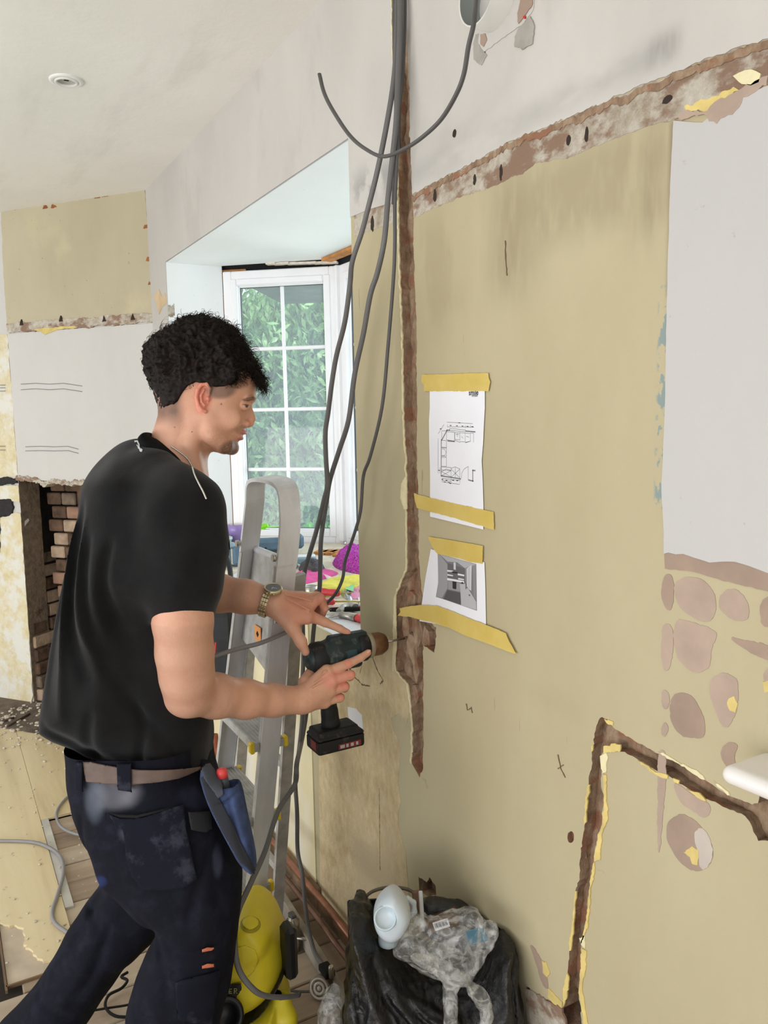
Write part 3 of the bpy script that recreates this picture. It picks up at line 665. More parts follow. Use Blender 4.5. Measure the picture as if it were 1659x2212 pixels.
# ---------------------------------------------------------------- outside: lawn, hedge, eave
grass = simple('lawn_grass', (92, 132, 50), .9, var=.3, vs=6, bump=.01)
g = G(); g.box((-8, 6, -.30), (22, 9.5, .1)); g.box((-10, -3, -.30), (9, 9, .1)); struct(g.build('floor_outside', grass))
g = G(); g.box((3.5, -4.4, -.06), (9, 9, .1)); struct(g.build('floor_patio', simple('patio_paving', (176, 168, 156), .9, var=.1)))
leafM = MT('hedge_leaf'); oi = leafM.n('ShaderNodeObjectInfo')
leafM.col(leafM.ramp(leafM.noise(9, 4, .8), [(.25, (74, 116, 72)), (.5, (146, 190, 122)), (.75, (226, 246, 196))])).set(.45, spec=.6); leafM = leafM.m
def hedge(name, label, P0, P1, z0, z1, n, size, thick=.35, seed=0):
    rg = np.random.RandomState(seed); P0 = np.array(P0); P1 = np.array(P1); d = P1 - P0; Lh = np.linalg.norm(d); d = d / Lh; nn = np.array([d[1], -d[0]]); nn = nn if nn @ (-P0) > 0 else -nn
    t = thing(name, label, 'hedge', (P0[0], P0[1], z0))
    V = []; F = []
    ss = rg.rand(n) * Lh; zz = z0 + rg.rand(n) ** .8 * (z1 - z0); bump_ = .12 * np.sin(ss * 5) * np.sin(zz * 4 + ss * 3)
    oo = bump_ + (rg.rand(n) - .8) * thick
    for i in range(n):
        c = np.array([*(P0 + d * ss[i] + nn * oo[i]), zz[i]]); a = rg.normal(size=3) * .6 + [nn[0] * .5, nn[1] * .5, .9]; a /= np.linalg.norm(a); b = np.cross(a, rg.normal(size=3)); b /= np.linalg.norm(b)
        l = size * rg.uniform(.6, 1.3); w_ = l * .32; k = len(V)
        V += [c, c + a * l * .5 + b * w_ * .5, c + a * l, c + a * l * .5 - b * w_ * .5]; F += [(k, k + 1, k + 2), (k, k + 2, k + 3)]
    o = newmesh('foliage', V, F, leafM, t); o['kind'] = 'stuff'
    g = G()
    for i in range(int(Lh / .35)):
        p = P0 + d * (i * .35 + .1) - nn * .25; g.tube([(p[0], p[1], z0), (p[0] + .03, p[1] + .02, z1 * .8)], .025, 6)
    g.build('stems', simple('hedge_wood', (84, 66, 48), .9), t)
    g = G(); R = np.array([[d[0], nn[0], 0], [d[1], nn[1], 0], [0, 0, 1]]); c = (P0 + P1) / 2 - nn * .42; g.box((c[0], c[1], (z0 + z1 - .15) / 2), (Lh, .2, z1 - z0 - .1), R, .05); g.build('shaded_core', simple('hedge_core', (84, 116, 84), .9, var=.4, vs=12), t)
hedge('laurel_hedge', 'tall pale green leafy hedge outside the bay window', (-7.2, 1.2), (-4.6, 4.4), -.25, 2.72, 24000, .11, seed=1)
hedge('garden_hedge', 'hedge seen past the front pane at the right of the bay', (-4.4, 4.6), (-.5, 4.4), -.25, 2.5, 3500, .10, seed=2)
g = G(); rg = np.random.RandomState(4)
t = thing('low_shrub', 'small bright green shrub low behind the glass beside the ladder top', 'shrub', (-4.9, 2.28, -.25)); V = []; F = []
for i in range(900):
    a = rg.normal(size=3); a /= np.linalg.norm(a); c = np.array([-4.95, 2.25, .62]) + a * [.22, .22, .20] * rg.rand() ** .3; b = np.cross(a, rg.normal(size=3)); b /= np.linalg.norm(b); k = len(V); V += [c, c + a * .02 + b * .02, c + a * .05, c + a * .02 - b * .02]; F += [(k, k + 1, k + 2), (k, k + 2, k + 3)]
o = newmesh('foliage', V, F, simple('bright_leaf', (122, 214, 60), .5, var=.2, vs=20), t); o['kind'] = 'stuff'
g = G()
for a in range(7): g.tube([(-4.9, 2.28, -.25), (-4.92 + .1 * math.cos(a), 2.26 + .1 * math.sin(a), .5)], .012, 5)
g.build('stem', bpy.data.materials['hedge_wood'], t)
g = G(); g.box((-4.45, 1.95, 2.42), (.75, 2.2, .05), [[.6, -.8, 0], [.8, .6, 0], [0, 0, 1]]); struct(g.build('trim_eave', simple('eave_grey', (120, 120, 118), .8)))

# ---------------------------------------------------------------- deck board in the bay
ply = MT('dusty_deck_board'); ply.col(ply.mix(ply.rng(ply.noise(30, 5, .7), .5, .7), ply.ramp(ply.noise(5, 5, .6, (.3, 1, 1)), [(.3, (206, 190, 166)), (.7, (230, 222, 206))]), (240, 236, 228))); ply.set(.8, spec=.2); ply = ply.m
ZD = .985
g = G(); g.prism([(-3.70, D - .004), (-1.887, D - .004), (-1.887, 1.64), (-3.35, 1.64), (-3.70, 1.215)], lambda x, y: (x, y, ZD), lambda x, y: (x, y, ZD - .03)); struct(g.build('trim_sill', ply))
dk = bpy.data.objects['trim_sill']
for k in range(11):
    g = G(); q = onZ(690 + k * 9, 1192 + (k % 2) * 1.5 - max(0, k - 4) * -3.2, ZD + .006); g.box(q, (.03, .07, .012), [[math.cos(.8 - .1 * k), -.7, 0], [.7, math.cos(.8 - .1 * k), 0], [0, 0, 1]], .002); g.build('packing_wedge', rawW, dk)
def dZ(px, py, z=0): return onZ(px, py, ZD + z)

# ---------------------------------------------------------------- floor
g = G(); g.box((-2.0, -1.6, -.07), (6.5, 5.2, .1)); floor = struct(g.build('floor', simple('subfloor_dark', (58, 48, 40), .95, var=.3)))
bmat = []
for k, (c1_, c2_) in enumerate([((150, 130, 110), (186, 168, 148)), ((136, 118, 100), (172, 154, 134)), ((162, 144, 124), (196, 180, 160))]):
    m = MT('old_floorboard_%d' % k if k else 'old_floorboard'); m.col(m.mix(m.mul(m.rng(m.noise(5, 5, .7), .5, .75), .5), m.ramp(m.noise(14, 6, .6, (1, .08, 1)), [(.3, c1_), (.7, c2_)]), (200, 190, 176))); m.set(.8, spec=.25).bump(m.noise(30, 5, .6, (1, .08, 1)), .001); bmat.append(m.m)
def boardmesh(L, seed):
    rg = random.Random(seed); g = G(); g.box((0, 0, 0), (.119, L, .018), None, .003); return g
def fboard(x, y0, y1, m):
    g = G(); g.box((x, (y0 + y1) / 2, -.009 + random.uniform(-.0015, .0015)), (.1195, y1 - y0 - .002, .018), None, .003); g.build('floorboard', m, floor)
k = 0; x = -3.236
while x < 1.4:
    m = bmat[k % 3]
    if x < -2.30: fboard(x, .10, D + .02, m)
    else: fboard(x, -1.4 + (k % 4) * .2, (.1 + (k * 37 % 50) / 50 * .5), m); fboard(x, (.1 + (k * 37 % 50) / 50 * .5), D + .02, bmat[(k + 1) % 3])
    x += .1248; k += 1
lam = []
for k in range(2):
    m = MT('beech_laminate' + ('_pale' if k else '')); c = m.ramp(m.noise(7, 7, .65, (.09, 1, 1), .6), [(.3, (202, 184, 148) if k else (194, 174, 136)), (.5, (220, 202, 162)), (.75, (230, 215, 178))])
    m.col(m.mix(m.mul(m.rng(m.noise(26, 4, .6), .66, .72), .6), c, (176, 156, 120))); m.set(.38, spec=.45); m.bump(m.noise(12, 5, .6, (.09, 1, 1)), .0005); lam.append(m.m)
def lplank(x0, x1, y0, y1, poly=None, seed=0):
    g = G()
    if poly is None: g.box(((x0 + x1) / 2, (y0 + y1) / 2, .006), (x1 - x0 - .0012, y1 - y0 - .0012, .010), None, .0008)
    else: g.prism(poly, lambda x, y: (x, y, .011), lambda x, y: (x, y, .001))
    g.build('laminate_plank', lam[seed % 2], floor)
rows = [.2570 - .192 * i for i in range(8)]
for i, y in enumerate(rows):
    x = -5.3 - (i * .43) % 1.2; 
    if i == 0:
        lplank(-5.3, -4.1, y - .192, y); lplank(-4.1, -3.1, y - .192, y, seed=1)
        tornL = jag([(-2.66, .066), (-2.60, .125), (-2.50, .130), (-2.42, .150), (-2.38, .19), (-2.37, .257)], .004, .015, 3, False)
        lplank(0, 0, 0, 0, [(-3.1, .065), (-2.66, .0655)] + tornL[1:] + [(-3.1, .256)], 2)
    else:
        xe = -2.68 if i == 1 else -2.31
        while x < xe:
            x1 = min(x + 1.2, xe); lplank(max(x, -5.3), x1, y - .192, y, seed=i + int(x * 3)); x += 1.2
for i in range(3): lplank(-4.9, -3.3, .257 + .192 * i, .257 + .192 * (i + 1), seed=i)
g = G(); g.box((-3.0, .272, .004), (.72, .028, .010), None, .001); g.build('pale_batten', simple('pale_batten', (196, 192, 184), .8, var=.08), floor)
g = G(); g.box((-2.5, .15, .0015), (.32, .17, .003)); g.build('hardboard_sheet', simple('hardboard_pink', (196, 180, 160), .85, var=.08, vs=14), floor)
g = G(); g.box((-2.5, .060, .004), (.36, .006, .010)); g.box((-2.34, .12, .004), (.006, .12, .010)); g.build('edging_strip', simple('edging_brown', (120, 96, 72), .7), floor)
# hearth: dark slab and rubble in front of the fireplace
hm = simple('dusty_hearth', (112, 100, 88), .95, var=.25, vs=12, bump=.004)
hp = [tuple(c3(s, 0, o)[:2]) for s, o in ((-.1, .0), (1.6, 0.0), (1.6, .36), (.4, .34), (-.1, .22))]
g = G(); g.prism(hp, lambda x, y: (x, y, .014), lambda x, y: (x, y, .0)); g.prism([tuple(c3(s, 0, o)[:2]) for s, o in ((-.1, 0), (1.6, 0), (1.6, -.5), (-.1, -.5))], lambda x, y: (x, y, .013), lambda x, y: (x, y, 0)); g.build('hearth', hm, floor)
rg = random.Random(12); rubM = simple('plaster_rubble', (206, 194, 176), .95, var=.2, vs=60)
g = G()
for k in range(620):
    if k < 420: s_, o_ = rg.uniform(-.05, 1.0), rg.uniform(.0, .55) * rg.uniform(.4, 1.2); p = c3(s_, 0, o_)
    else: p = (rg.uniform(-4.3, -2.4), rg.uniform(-.2, .5), 0)
    r_s = rg.uniform(.002, .009) * (1.3 if k < 420 else .6); a = rg.uniform(0, 3); z0 = .012
    g.box((p[0], p[1], z0 + r_s * .4), (r_s * 2, r_s * rg.uniform(1, 1.8), r_s), [[math.cos(a), -math.sin(a), 0], [math.sin(a), math.cos(a), 0], [0, 0, 1]], r_s * .3)
o = g.build('rubble', rubM, floor); o['kind'] = 'stuff'
for k, (a, b) in enumerate([((16, 1568), (64, 1542)), ((108, 1590), (125, 1585)), ((10, 1556), (30, 1550))]):
    A, B = onZ(*a, .02), onZ(*b, .02); g = G(); g.tube([A, B], .006, 5); g.build('splinter', simple('splinter_wood', (84, 66, 50), .9) if k == 0 else bpy.data.materials['splinter_wood'], floor)

# skirting along the long wall, copper pipes on the floor
skM = simple('dirty_skirting', (150, 124, 98), .9, var=.25, vs=12, bump=.004)
g = G(); g.box((-2.9, D - .008, .04), (1.4, .016, .08), None, .004); g.box((-1.9, D - .008, .03), (.6, .014, .06), None, .003); g.box((.1, D - .004, .03), (2.6, .010, .06), None, .003); struct(g.build('baseboard_right', skM))
cop = simple('copper_tube', (158, 110, 88), .4, .6, var=.15, vs=20)
cop2 = simple('dull_copper_tube', (128, 98, 82), .55, .5, var=.2, vs=20)
for k, (y, z, m, x0, x1) in enumerate([(D - .035, .085, cop, -3.6, -1.86), (D - .062, .050, cop2, -3.6, -1.88), (D - .115, .020, cop2, -3.5, -2.28)]):
    g = G(); g.tube([(x0 + (x1 - x0) * i / 8, y + .003 * math.sin(i * 2 + k), z + .002 * math.cos(i)) for i in range(9)], .0085 if k else .0095, 10)
    o = g.build('copper_pipe', m); tag(o, ['bright copper pipe, upper of the pair along the foot of the long wall', 'dull copper pipe just under the bright one along the long wall', 'short dull copper pipe lying on the boards furthest from the wall'][k], 'pipe', 'copper pipes along the foot of the wall')
g = G(); g.box((-2.02, D - .12, .028), (.62, .022, .055), [[.995, .05, 0], [-.05, .995, 0], [0, 0, 1]], .002); tag(g.build('timber_batten', simple('weathered_batten', (148, 140, 128), .85, var=.15, vs=14)), 'grey weathered timber batten lying beside the copper pipes', 'batten')

# ---------------------------------------------------------------- recessed ceiling lamp ring (no bulb)
dlc = onZ(143, 173, ZC); t = thing('downlight', 'white ring of an empty recessed downlight in the ceiling', 'ceiling light', dlc)
wp = simple('white_painted_metal', (232, 232, 230), .4, var=.03)
g = G(); g.lathe([(.052, .002), (.052, -.004), (.046, -.007), (.038, -.006), (.036, -.004)], dlc, n=40, cap=False); g.build('outer_ring', wp, t)
g = G(); g.lathe([(.036, -.003), (.036, -.008), (.030, -.010), (.029, .0), (.029, .0)], dlc, n=40, cap=False); g.build('inner_ring', wp, t)
g = G(); g.lathe([(.0295, -.004), (.028, -.0005), (.0, -.0005)], dlc, n=32, cap=False); g.build('housing', simple('downlight_inside', (170, 168, 164), .6, var=.05), t)
g = G(); g.box(dlc + np.array([.008, .0, -.0015]), (.02, .014, .002), None, .0005); g.build('lamp_hole', blk, t)
# ---------------------------------------------------------------- drawings taped to the wall
def ZP(pts): return WP(pts, 850, 780, 3.35)
def sheet(name, L, mat, y0, th, parent=None, bulge=None, smooth_=False):
    b = bulge or (lambda x, z: 0)
    g = G(); g.prism([tuple(p) for p in L], lambda x, z: (x, y0 - th - b(x, z), z), lambda x, z: (x, y0 - b(x, z), z)); return g.build(name, mat, parent)
paper = simple('white_copier_paper', (232, 232, 238), .7, var=.015)
tapeM = MT('yellow_masking_tape'); tapeM.col(tapeM.ramp(tapeM.noise(20, 4, .6), [(.3, (220, 192, 96)), (.7, (230, 206, 120))])).set(.55, spec=.4)
tb = tapeM.nt.nodes['Principled BSDF']; tt = tapeM.n('ShaderNodeBsdfTransparent'); tmx = tapeM.n('ShaderNodeMixShader'); tmx.inputs[0].default_value = .72
tapeM.l(tt.outputs[0], tmx.inputs[1]); tapeM.l(tb.outputs[0], tmx.inputs[2]); tapeM.l(tmx.outputs[0], tapeM.nt.nodes['Material Output'].inputs[0]); tapeM = tapeM.m
ink = simple('black_ink', (34, 34, 36), .7, var=0); inkG = simple('grey_ink', (120, 120, 124), .7, var=0); inkL = simple('light_grey_ink', (168, 168, 172), .7, var=0)
o = sheet('plan_sheet', ZP([(270, 150), (668, 150), (668, 340), (663, 430), (655, 600), (645, 720), (652, 850), (658, 1050), (657, 1218), (460, 1170), (272, 1125), (272, 800), (266, 600), (264, 430), (270, 340)]), paper, D - .0022, .0006)
plan = tag(o, 'upper taped white paper sheet with a line drawing of a kitchen plan', 'drawing')
def ln(g, pts, w_, y=D - .0030):
    P = np.array(ZP(pts)); 
    for a, b in zip(P[:-1], P[1:]):
        t = (b - a) / (np.linalg.norm(b - a) + 1e-9); n_ = np.array([-t[1], t[0]]) * w_ / 2; a2 = a - t * w_ * .3; b2 = b + t * w_ * .3
        g.add([(p[0], y, p[1]) for p in (a2 - n_, b2 - n_, b2 + n_, a2 + n_)], [(0, 1, 2, 3)])
g = G()
for L in [[(392, 500), (415, 500)], [(530, 506), (600, 512)], [(395, 502), (357, 572)], [(354, 568), (353, 832)], [(352, 830), (495, 852)], [(400, 577), (450, 582)], [(551, 860), (586, 868)], [(582, 870), (582, 788)], [(580, 790), (600, 792)]]: ln(g, L, .0026)
g.build('plan_walls', inkG, plan)['kind'] = 'stuff'
g = G()
for L in [[(358, 505), (392, 505)], [(358, 505), (358, 570)], [(392, 515), (392, 570), (450, 578), (450, 515), (392, 510)], [(415, 487), (530, 498), (530, 510), (415, 502), (415, 487)], [(452, 518), (488, 520), (488, 570), (452, 566), (452, 518)], [(460, 530), (482, 532)], [(470, 520), (470, 548)], [(488, 518), (527, 520), (527, 585), (488, 582)],
          [(527, 520), (565, 524), (565, 580), (527, 588)], [(565, 520), (588, 522), (588, 588)], [(500, 545), (512, 556)], [(535, 545), (556, 550)], [(450, 572), (490, 588)], [(530, 590), (566, 580)],
          [(357, 572), (392, 576), (392, 625), (357, 622)], [(357, 626), (392, 630), (392, 690), (357, 686)], [(360, 632), (380, 640), (388, 660), (380, 682), (360, 684)], [(357, 695), (392, 698), (392, 762), (357, 760)], [(357, 765), (425, 770), (425, 838)], [(357, 788), (425, 792), (390, 780), (357, 800), (425, 838)], [(357, 828), (425, 792)],
          [(425, 775), (455, 765), (488, 780), (488, 845)], [(425, 780), (488, 845)], [(425, 840), (488, 782)], [(455, 768), (455, 842)], [(499, 845), (502, 810), (520, 780), (549, 762), (549, 860)],
          [(395, 442), (580, 452)], [(398, 460), (398, 475), (590, 478)], [(528, 465), (528, 485)], [(565, 462), (565, 482)], [(332, 525), (374, 458)], [(331, 560), (331, 812)], [(345, 770), (345, 812)], [(358, 862), (425, 870)], [(358, 848), (430, 856)], [(430, 858), (488, 862)], [(358, 872), (488, 892)], [(425, 850), (425, 878)], [(488, 850), (488, 880)]]: ln(g, L, .0007)
g.build('plan_lines', ink, plan)['kind'] = 'stuff'
g = G()
for (x, y) in [(485, 446), (422, 466), (468, 468), (508, 470), (545, 472), (580, 474), (350, 490), (338, 790), (362, 856), (392, 862), (440, 862), (470, 864), (380, 874), (410, 878), (420, 884)]: ln(g, [(x - 6, y), (x + 5, y + 1)], .0016)
g.build('plan_figures', ink, plan)['kind'] = 'stuff'
def wtext(txt, px, py, size, mat, parent, y, name='lettering', ext=.0, ang=0, sx=1):
    cu = bpy.data.curves.new(name, 'FONT'); cu.body = txt; cu.size = size; cu.offset = ext
    tmp = bpy.data.objects.new('tmp', cu); COL.objects.link(tmp); dg = bpy.context.evaluated_depsgraph_get(); me = bpy.data.meshes.new_from_object(tmp.evaluated_get(dg)); bpy.data.objects.remove(tmp)
    x0, z0 = xz(px, py); ca, sa = math.cos(ang), math.sin(ang)
    me.transform(Matrix(((sx * ca, -sa, 0, x0), (0, 0, -1, y), (sx * sa, ca, 0, z0), (0, 0, 0, 1))))
    me.materials.clear(); me.materials.append(mat); o = bpy.data.objects.new(name, me); COL.objects.link(o); o.parent = parent; return o
wtext('smile', 850 + 553 / 3.35, 780 + 247 / 3.35, .0155, ink, plan, D - .0031, 'logo_lettering', .00035, .0, 1.05)
wtext('KITCHENS', 850 + 576 / 3.35, 780 + 258 / 3.35, .0042, ink, plan, D - .0031, 'logo_lettering', .0001, 0, 1.0)
def tape(L, lab, y, seed, cp=1):
    return tag(sheet('masking_tape', jag(L, .0004, .006, seed), tapeM, y, .0004), lab, 'tape', 'strips of yellow tape holding the drawings')
tape(ZP([(218, 98), (695, 86), (700, 120), (712, 150), (697, 218), (228, 218), (230, 180), (210, 150)]), 'yellow tape strip across the top edge of the plan drawing', D - .0034, 1)
tape(ZP([(158, 955), (185, 965), (450, 1030), (733, 1090), (738, 1220), (450, 1135), (180, 1062), (164, 1010)]), 'yellow tape strip slanting across the foot of the plan drawing', D - .0034, 2)
for k in range(3): g = G() if k == 0 else g; ln(g, [(345, 1033 + 10 * k), (590 if k < 2 else 375, (1085 if k < 2 else 1058) + 10 * (k - (k == 2) * .5))], .0008, D - .0032)
g.build('small_print', ink, plan)
def bl2(x, z): q = xz(850 + 60, 780 + 550); return .006 * math.exp(-((x - xz(915, 1335)[0]) / .02) ** 2 - ((z - xz(915, 1335)[1]) / .03) ** 2)
o = sheet('photo_sheet', ZP([(277, 1360), (470, 1405), (665, 1455), (672, 1650), (677, 1900), (672, 2030), (560, 1985), (440, 1930), (320, 1902), (195, 1880), (205, 1800), (240, 1560)]), paper, D - .0022, .0006)
pho = tag(o, 'lower taped paper sheet with a grey picture of a fitted kitchen', 'drawing')
def grey(v): 
    n_ = 'print_grey_%d' % v; return bpy.data.materials.get(n_) or simple(n_, (v, v, v + 3), .6, var=0)
def pp(L, v, y): sheet('print_area', ZP(L), grey(v), y, .0001, pho)
pp([(328, 1392), (607, 1468), (612, 1805), (480, 1760), (380, 1725), (315, 1705), (332, 1600)], 118, D - .0030)
pp([(345, 1400), (400, 1470), (400, 1640), (360, 1712), (320, 1704), (332, 1600), (330, 1400)], 152, D - .0032)
pp([(345, 1398), (607, 1470), (530, 1500), (470, 1455), (400, 1450)], 172, D - .00325)
pp([(400, 1460), (525, 1500), (525, 1600), (400, 1580)], 98, D - .0033)
pp([(445, 1455), (460, 1458), (460, 1510), (445, 1505)], 205, D - .0035)
for L in ([(398, 1510), (440, 1515), (440, 1525), (398, 1522)], [(400, 1540), (440, 1548), (440, 1556), (400, 1550)], [(398, 1568), (520, 1590), (522, 1604), (398, 1584)], [(475, 1535), (522, 1545), (522, 1556), (475, 1548)], [(478, 1568), (520, 1576), (520, 1584), (478, 1578)]): pp(L, 225, D - .0035)
pp([(430, 1520), (475, 1527), (470, 1536), (436, 1532)], 35, D - .0036); pp([(437, 1590), (465, 1596), (464, 1650), (438, 1644)], 40, D - .0036)
pp([(402, 1585), (490, 1604), (492, 1668), (405, 1650)], 146, D - .0034); pp([(437, 1590), (465, 1596), (464, 1650), (438, 1644)], 40, D - .0037)
pp([(400, 1655), (495, 1675), (495, 1760), (370, 1720)], 82, D - .0034)
pp([(490, 1610), (530, 1610), (608, 1740), (611, 1800), (500, 1765)], 178, D - .0035)
pp([(540, 1500), (575, 1475), (572, 1660), (540, 1640)], 212, D - .0035); pp([(530, 1495), (607, 1470), (608, 1730), (590, 1700), (582, 1490), (540, 1510), (535, 1600), (528, 1590)], 134, D - .0034)
for k in range(6): pp([(545 + k * 4, 1500 - k * 3), (547 + k * 4, 1500 - k * 3), (547 + k * 4, 1650), (545 + k * 4, 1650)], 165, D - .0036)
pp([(500, 1600), (512, 1596), (516, 1612), (502, 1610)], 50, D - .0037); pp([(532, 1610), (537, 1610), (537, 1650), (532, 1648)], 60, D - .0037); pp([(552, 1685), (566, 1690), (560, 1702)], 70, D - .0037)
tape(ZP([(262, 1268), (460, 1300), (660, 1335), (655, 1465), (560, 1450), (480, 1425), (330, 1395), (290, 1340), (272, 1300)]), 'yellow tape strip over the top of the kitchen picture', D - .0042, 3)
tape(ZP([(60, 1786), (130, 1772), (215, 1762), (330, 1768), (440, 1808), (560, 1858), (700, 1910), (830, 1965), (848, 2010), (905, 2115), (880, 2110), (670, 2030), (540, 1985), (430, 1930), (300, 1890), (200, 1866), (130, 1848), (45, 1840), (66, 1815)]), 'long yellow tape strip under the kitchen picture, its end over the cut channel', D - .0060, 4)
g = G()
for k in range(3): ln(g, [(335, 1797 + 14 * k), (470 if k < 2 else 375, (1835 if k < 2 else 1815) + 12 * k), (596 if k < 2 else 377, (1885 if k < 2 else 1816) + 12 * k)], .0009, D - .0032)
g.build('small_print', ink, pho)

# ---------------------------------------------------------------- duct pipe high on the wall
dc = at(1028, -16, 1.46); ductM = simple('pale_grey_duct', (216, 214, 208), .45, var=.04, vs=8)
t = thing('duct_pipe', 'white round duct pipe stub sticking out high on the wall', 'pipe', (dc[0], D, dc[2]))
RY = np.array([[1, 0, 0], [0, 0, 1], [0, -1, 0]]).T
RY = np.array([[1, 0, 0], [0, 0, 1.], [0, 1, 0]])
r_ = .056; g = G(); g.lathe([(r_, D + .05 - dc[1]), (r_, 0), (r_ - .003, -.0005), (r_ - .004, .001)], (dc[0], dc[1], dc[2]), RY, 48, cap=False); recalc(g.build('duct_tube', ductM, t))
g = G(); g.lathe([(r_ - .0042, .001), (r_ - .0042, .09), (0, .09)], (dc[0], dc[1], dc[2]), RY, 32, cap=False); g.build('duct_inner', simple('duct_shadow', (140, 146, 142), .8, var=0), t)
cxz = (dc[0], dc[2])
def PW(L): return WP(L, 830, 0, 2)
patch('cut_hole_scar', PW([(590, -60), (650, -40), (655, 20), (640, 60), (600, 110), (570, 130), (500, 180), (440, 225), (415, 190), (420, 110), (560, 60), (590, 30)]), whiteM, .004, amp=.0012, step=.01, seed=200)
patch('undercoat_blob', PW([(590, -60), (640, -50), (650, 20), (620, 70), (590, 105), (585, 60), (600, 0)]), skimD, .006, amp=.0012, step=.008, seed=201)
patch('grey_filler', PW([(590, 120), (640, 70), (655, 110), (648, 190), (610, 215), (570, 205), (572, 160)]), simple('grey_filler', (168, 163, 156), .9, var=.1, vs=20), .005, amp=.001, step=.008, seed=202)
patch('grey_filler', PW([(400, 150), (425, 140), (435, 220), (450, 240), (425, 285), (392, 260), (390, 190)]), bpy.data.materials['grey_filler'], .0035, amp=.001, step=.008, seed=203)
patch('undercoat_blob', PW([(425, 150), (445, 148), (452, 175), (438, 205), (424, 190)]), skimD, .0055, amp=.0006, step=.006, seed=204)
patch('wall_plug', chaikin(PW([(613, 72), (622, 72), (622, 84), (613, 84)]), 2).tolist(), simple('red_plastic', (206, 44, 40), .4, var=0), .0075, jg=False)

# ---------------------------------------------------------------- cables
cabM = simple('grey_cable_sheath', (100, 98, 98), .5, var=.05); cabD = simple('dark_grey_cable_sheath', (84, 82, 82), .5, var=.05); cabL = simple('light_grey_cable_sheath', (138, 136, 138), .5, var=.05)
def cable(name, pts, r, lab, mat=cabM, fl=(1.0, .62), n=8, grp=None, cat='cable'):
    grp = grp or {'hanging_cable': 'grey cables hanging from the cut channel', 'floor_lead': 'leads lying on the floor'}.get(name)
    """pts: (px, py, y on the wall side) or (px, py, None, t)"""
    P = [onY(p[0], p[1], p[2]) if len(p) == 3 else at(p[0], p[1], p[3]) for p in pts]
    g = G(); g.tube(spline(P, 6), r, n, flat=fl); return tag(g.build(name, mat), lab, cat, grp)
cable('hanging_cable', [(858, -50, .965), (857, 60, .955), (852, 160, .94), (837, 260, .93), (815, 370, .925), (795, 450, .92), (782, 500, .92), (761, 565, .91), (756, 614, .90), (745, 695, .90), (727, 767, .89), (717, 826, .88), (709, 891, .88), (703, 933, .87), (704, 988, .87), (707, 1047, .86), (700, 1080, .86), (684, 1145, .86), (665, 1210, .85), (656, 1250, .85), (654, 1320, .85), (655, 1420, .85), (652, 1500, .85), (653, 1550, .85), (646, 1620, .85), (638, 1681, .84), (642, 1760, .84), (643, 1837, .84), (653, 1889, .84), (659, 1951, .84), (667, 2009, .84), (681, 2060, .84), (703, 2092, .84)],
      .0062, 'thick grey cable hanging leftmost, running down past the drill to the floor', cabM)
cable('hanging_cable', [(864, -50, .96), (864, 60, .95), (860, 160, .94), (856, 260, .93), (848, 340, .93), (838, 430, .925), (830, 520, .92), (815, 590, .92), (800, 637, .915), (785, 721, .91), (766, 809, .90), (753, 907, .89), (733, 972, .885), (713, 1036, .88), (705, 1086, .88), (694, 1161, .87), (692, 1216, .87), (690, 1275, .87), (680, 1340, .87), (674, 1400, .87), (668, 1480, .87), (662, 1540, .865), (652, 1600, .86), (641, 1650, None, 1.96), (637, 1694, None, 1.95), (601, 1751, None, 1.9), (573, 1837, None, 1.82), (541, 1909, None, 1.74), (513, 1974, None, 1.68), (507, 2037, None, 1.66), (516, 2094, None, 1.66), (544, 2134, None, 1.66), (573, 2151, None, 1.68), (616, 2154, None, 1.72), (647, 2149, None, 1.76)],
      .0062, 'grey cable hanging in the middle and looping down in front of the yellow vacuum', cabM)
cable('hanging_cable', [(870, -50, .965), (869, 60, .955), (862, 200, .945), (858, 330, .94), (853, 440, .94), (853, 520, .94), (850, 600, .94), (838, 750, .935), (825, 880, .93), (800, 985, .925), (785, 1028, .925), (779, 1102, .92), (766, 1151, .915), (746, 1210, .91), (740, 1250, .90), (725, 1282, .88), (702, 1308, .86), (690, 1325, .85)],
      .0042, 'thinner grey cable hanging rightmost, curving in to the left hand', cabD, (1, .8))
cable('hanging_cable', [(874, -50, .97), (873, 60, .965), (868, 170, .96), (862, 230, .96), (860, 290, .965), (863, 330, .975)], .0055, 'short dark cable tucked in the top of the cut channel', cabD)
cable('hanging_cable', [(853, -50, .965), (852, 40, .955), (853, 140, .95), (856, 240, .95), (852, 330, .945), (851, 400, .95), (850, 440, .975)], .0050, 'dark cable ending behind the others above the picture rail scar', cabD)
cable('looped_cable', [(690, 160, .82), (700, 200, .82), (720, 240, .82), (755, 292, .83), (790, 322, .84), (830, 338, .85), (880, 318, .86), (920, 290, .87), (955, 255, .88), (985, 205, .88), (1002, 160, .88), (1012, 100, .88), (1022, 58, .88), (1027, 20, .89), (1030, -20, .93)], .0048, 'grey cable looping in a U from the duct pipe to a cut end', cabD, (1, .8))
cable('power_lead', [(622, 1364, None, 1.915), (600, 1374, None, 1.90), (560, 1390, None, 1.87), (520, 1400, None, 1.85), (480, 1412, None, 1.8), (440, 1428, None, 1.78)], .0056, 'light grey lead stretched level behind the raised forearm', cabL, (1, 1))
fz = lambda px, py, z=.018: (px, py, None, float((onZ(px, py, z) - CAM) @ (RW @ np.array([0, 0, 1.]))))
cable('floor_lead', [fz(*p) for p in [(-20, 1816), (60, 1818), (100, 1828), (130, 1850), (137, 1885), (125, 1930), (113, 1970), (120, 1995), (150, 2018), (170, 2040)]], .0062, 'grey lead snaking over the edge of the beech laminate', cabL, (1, 1))
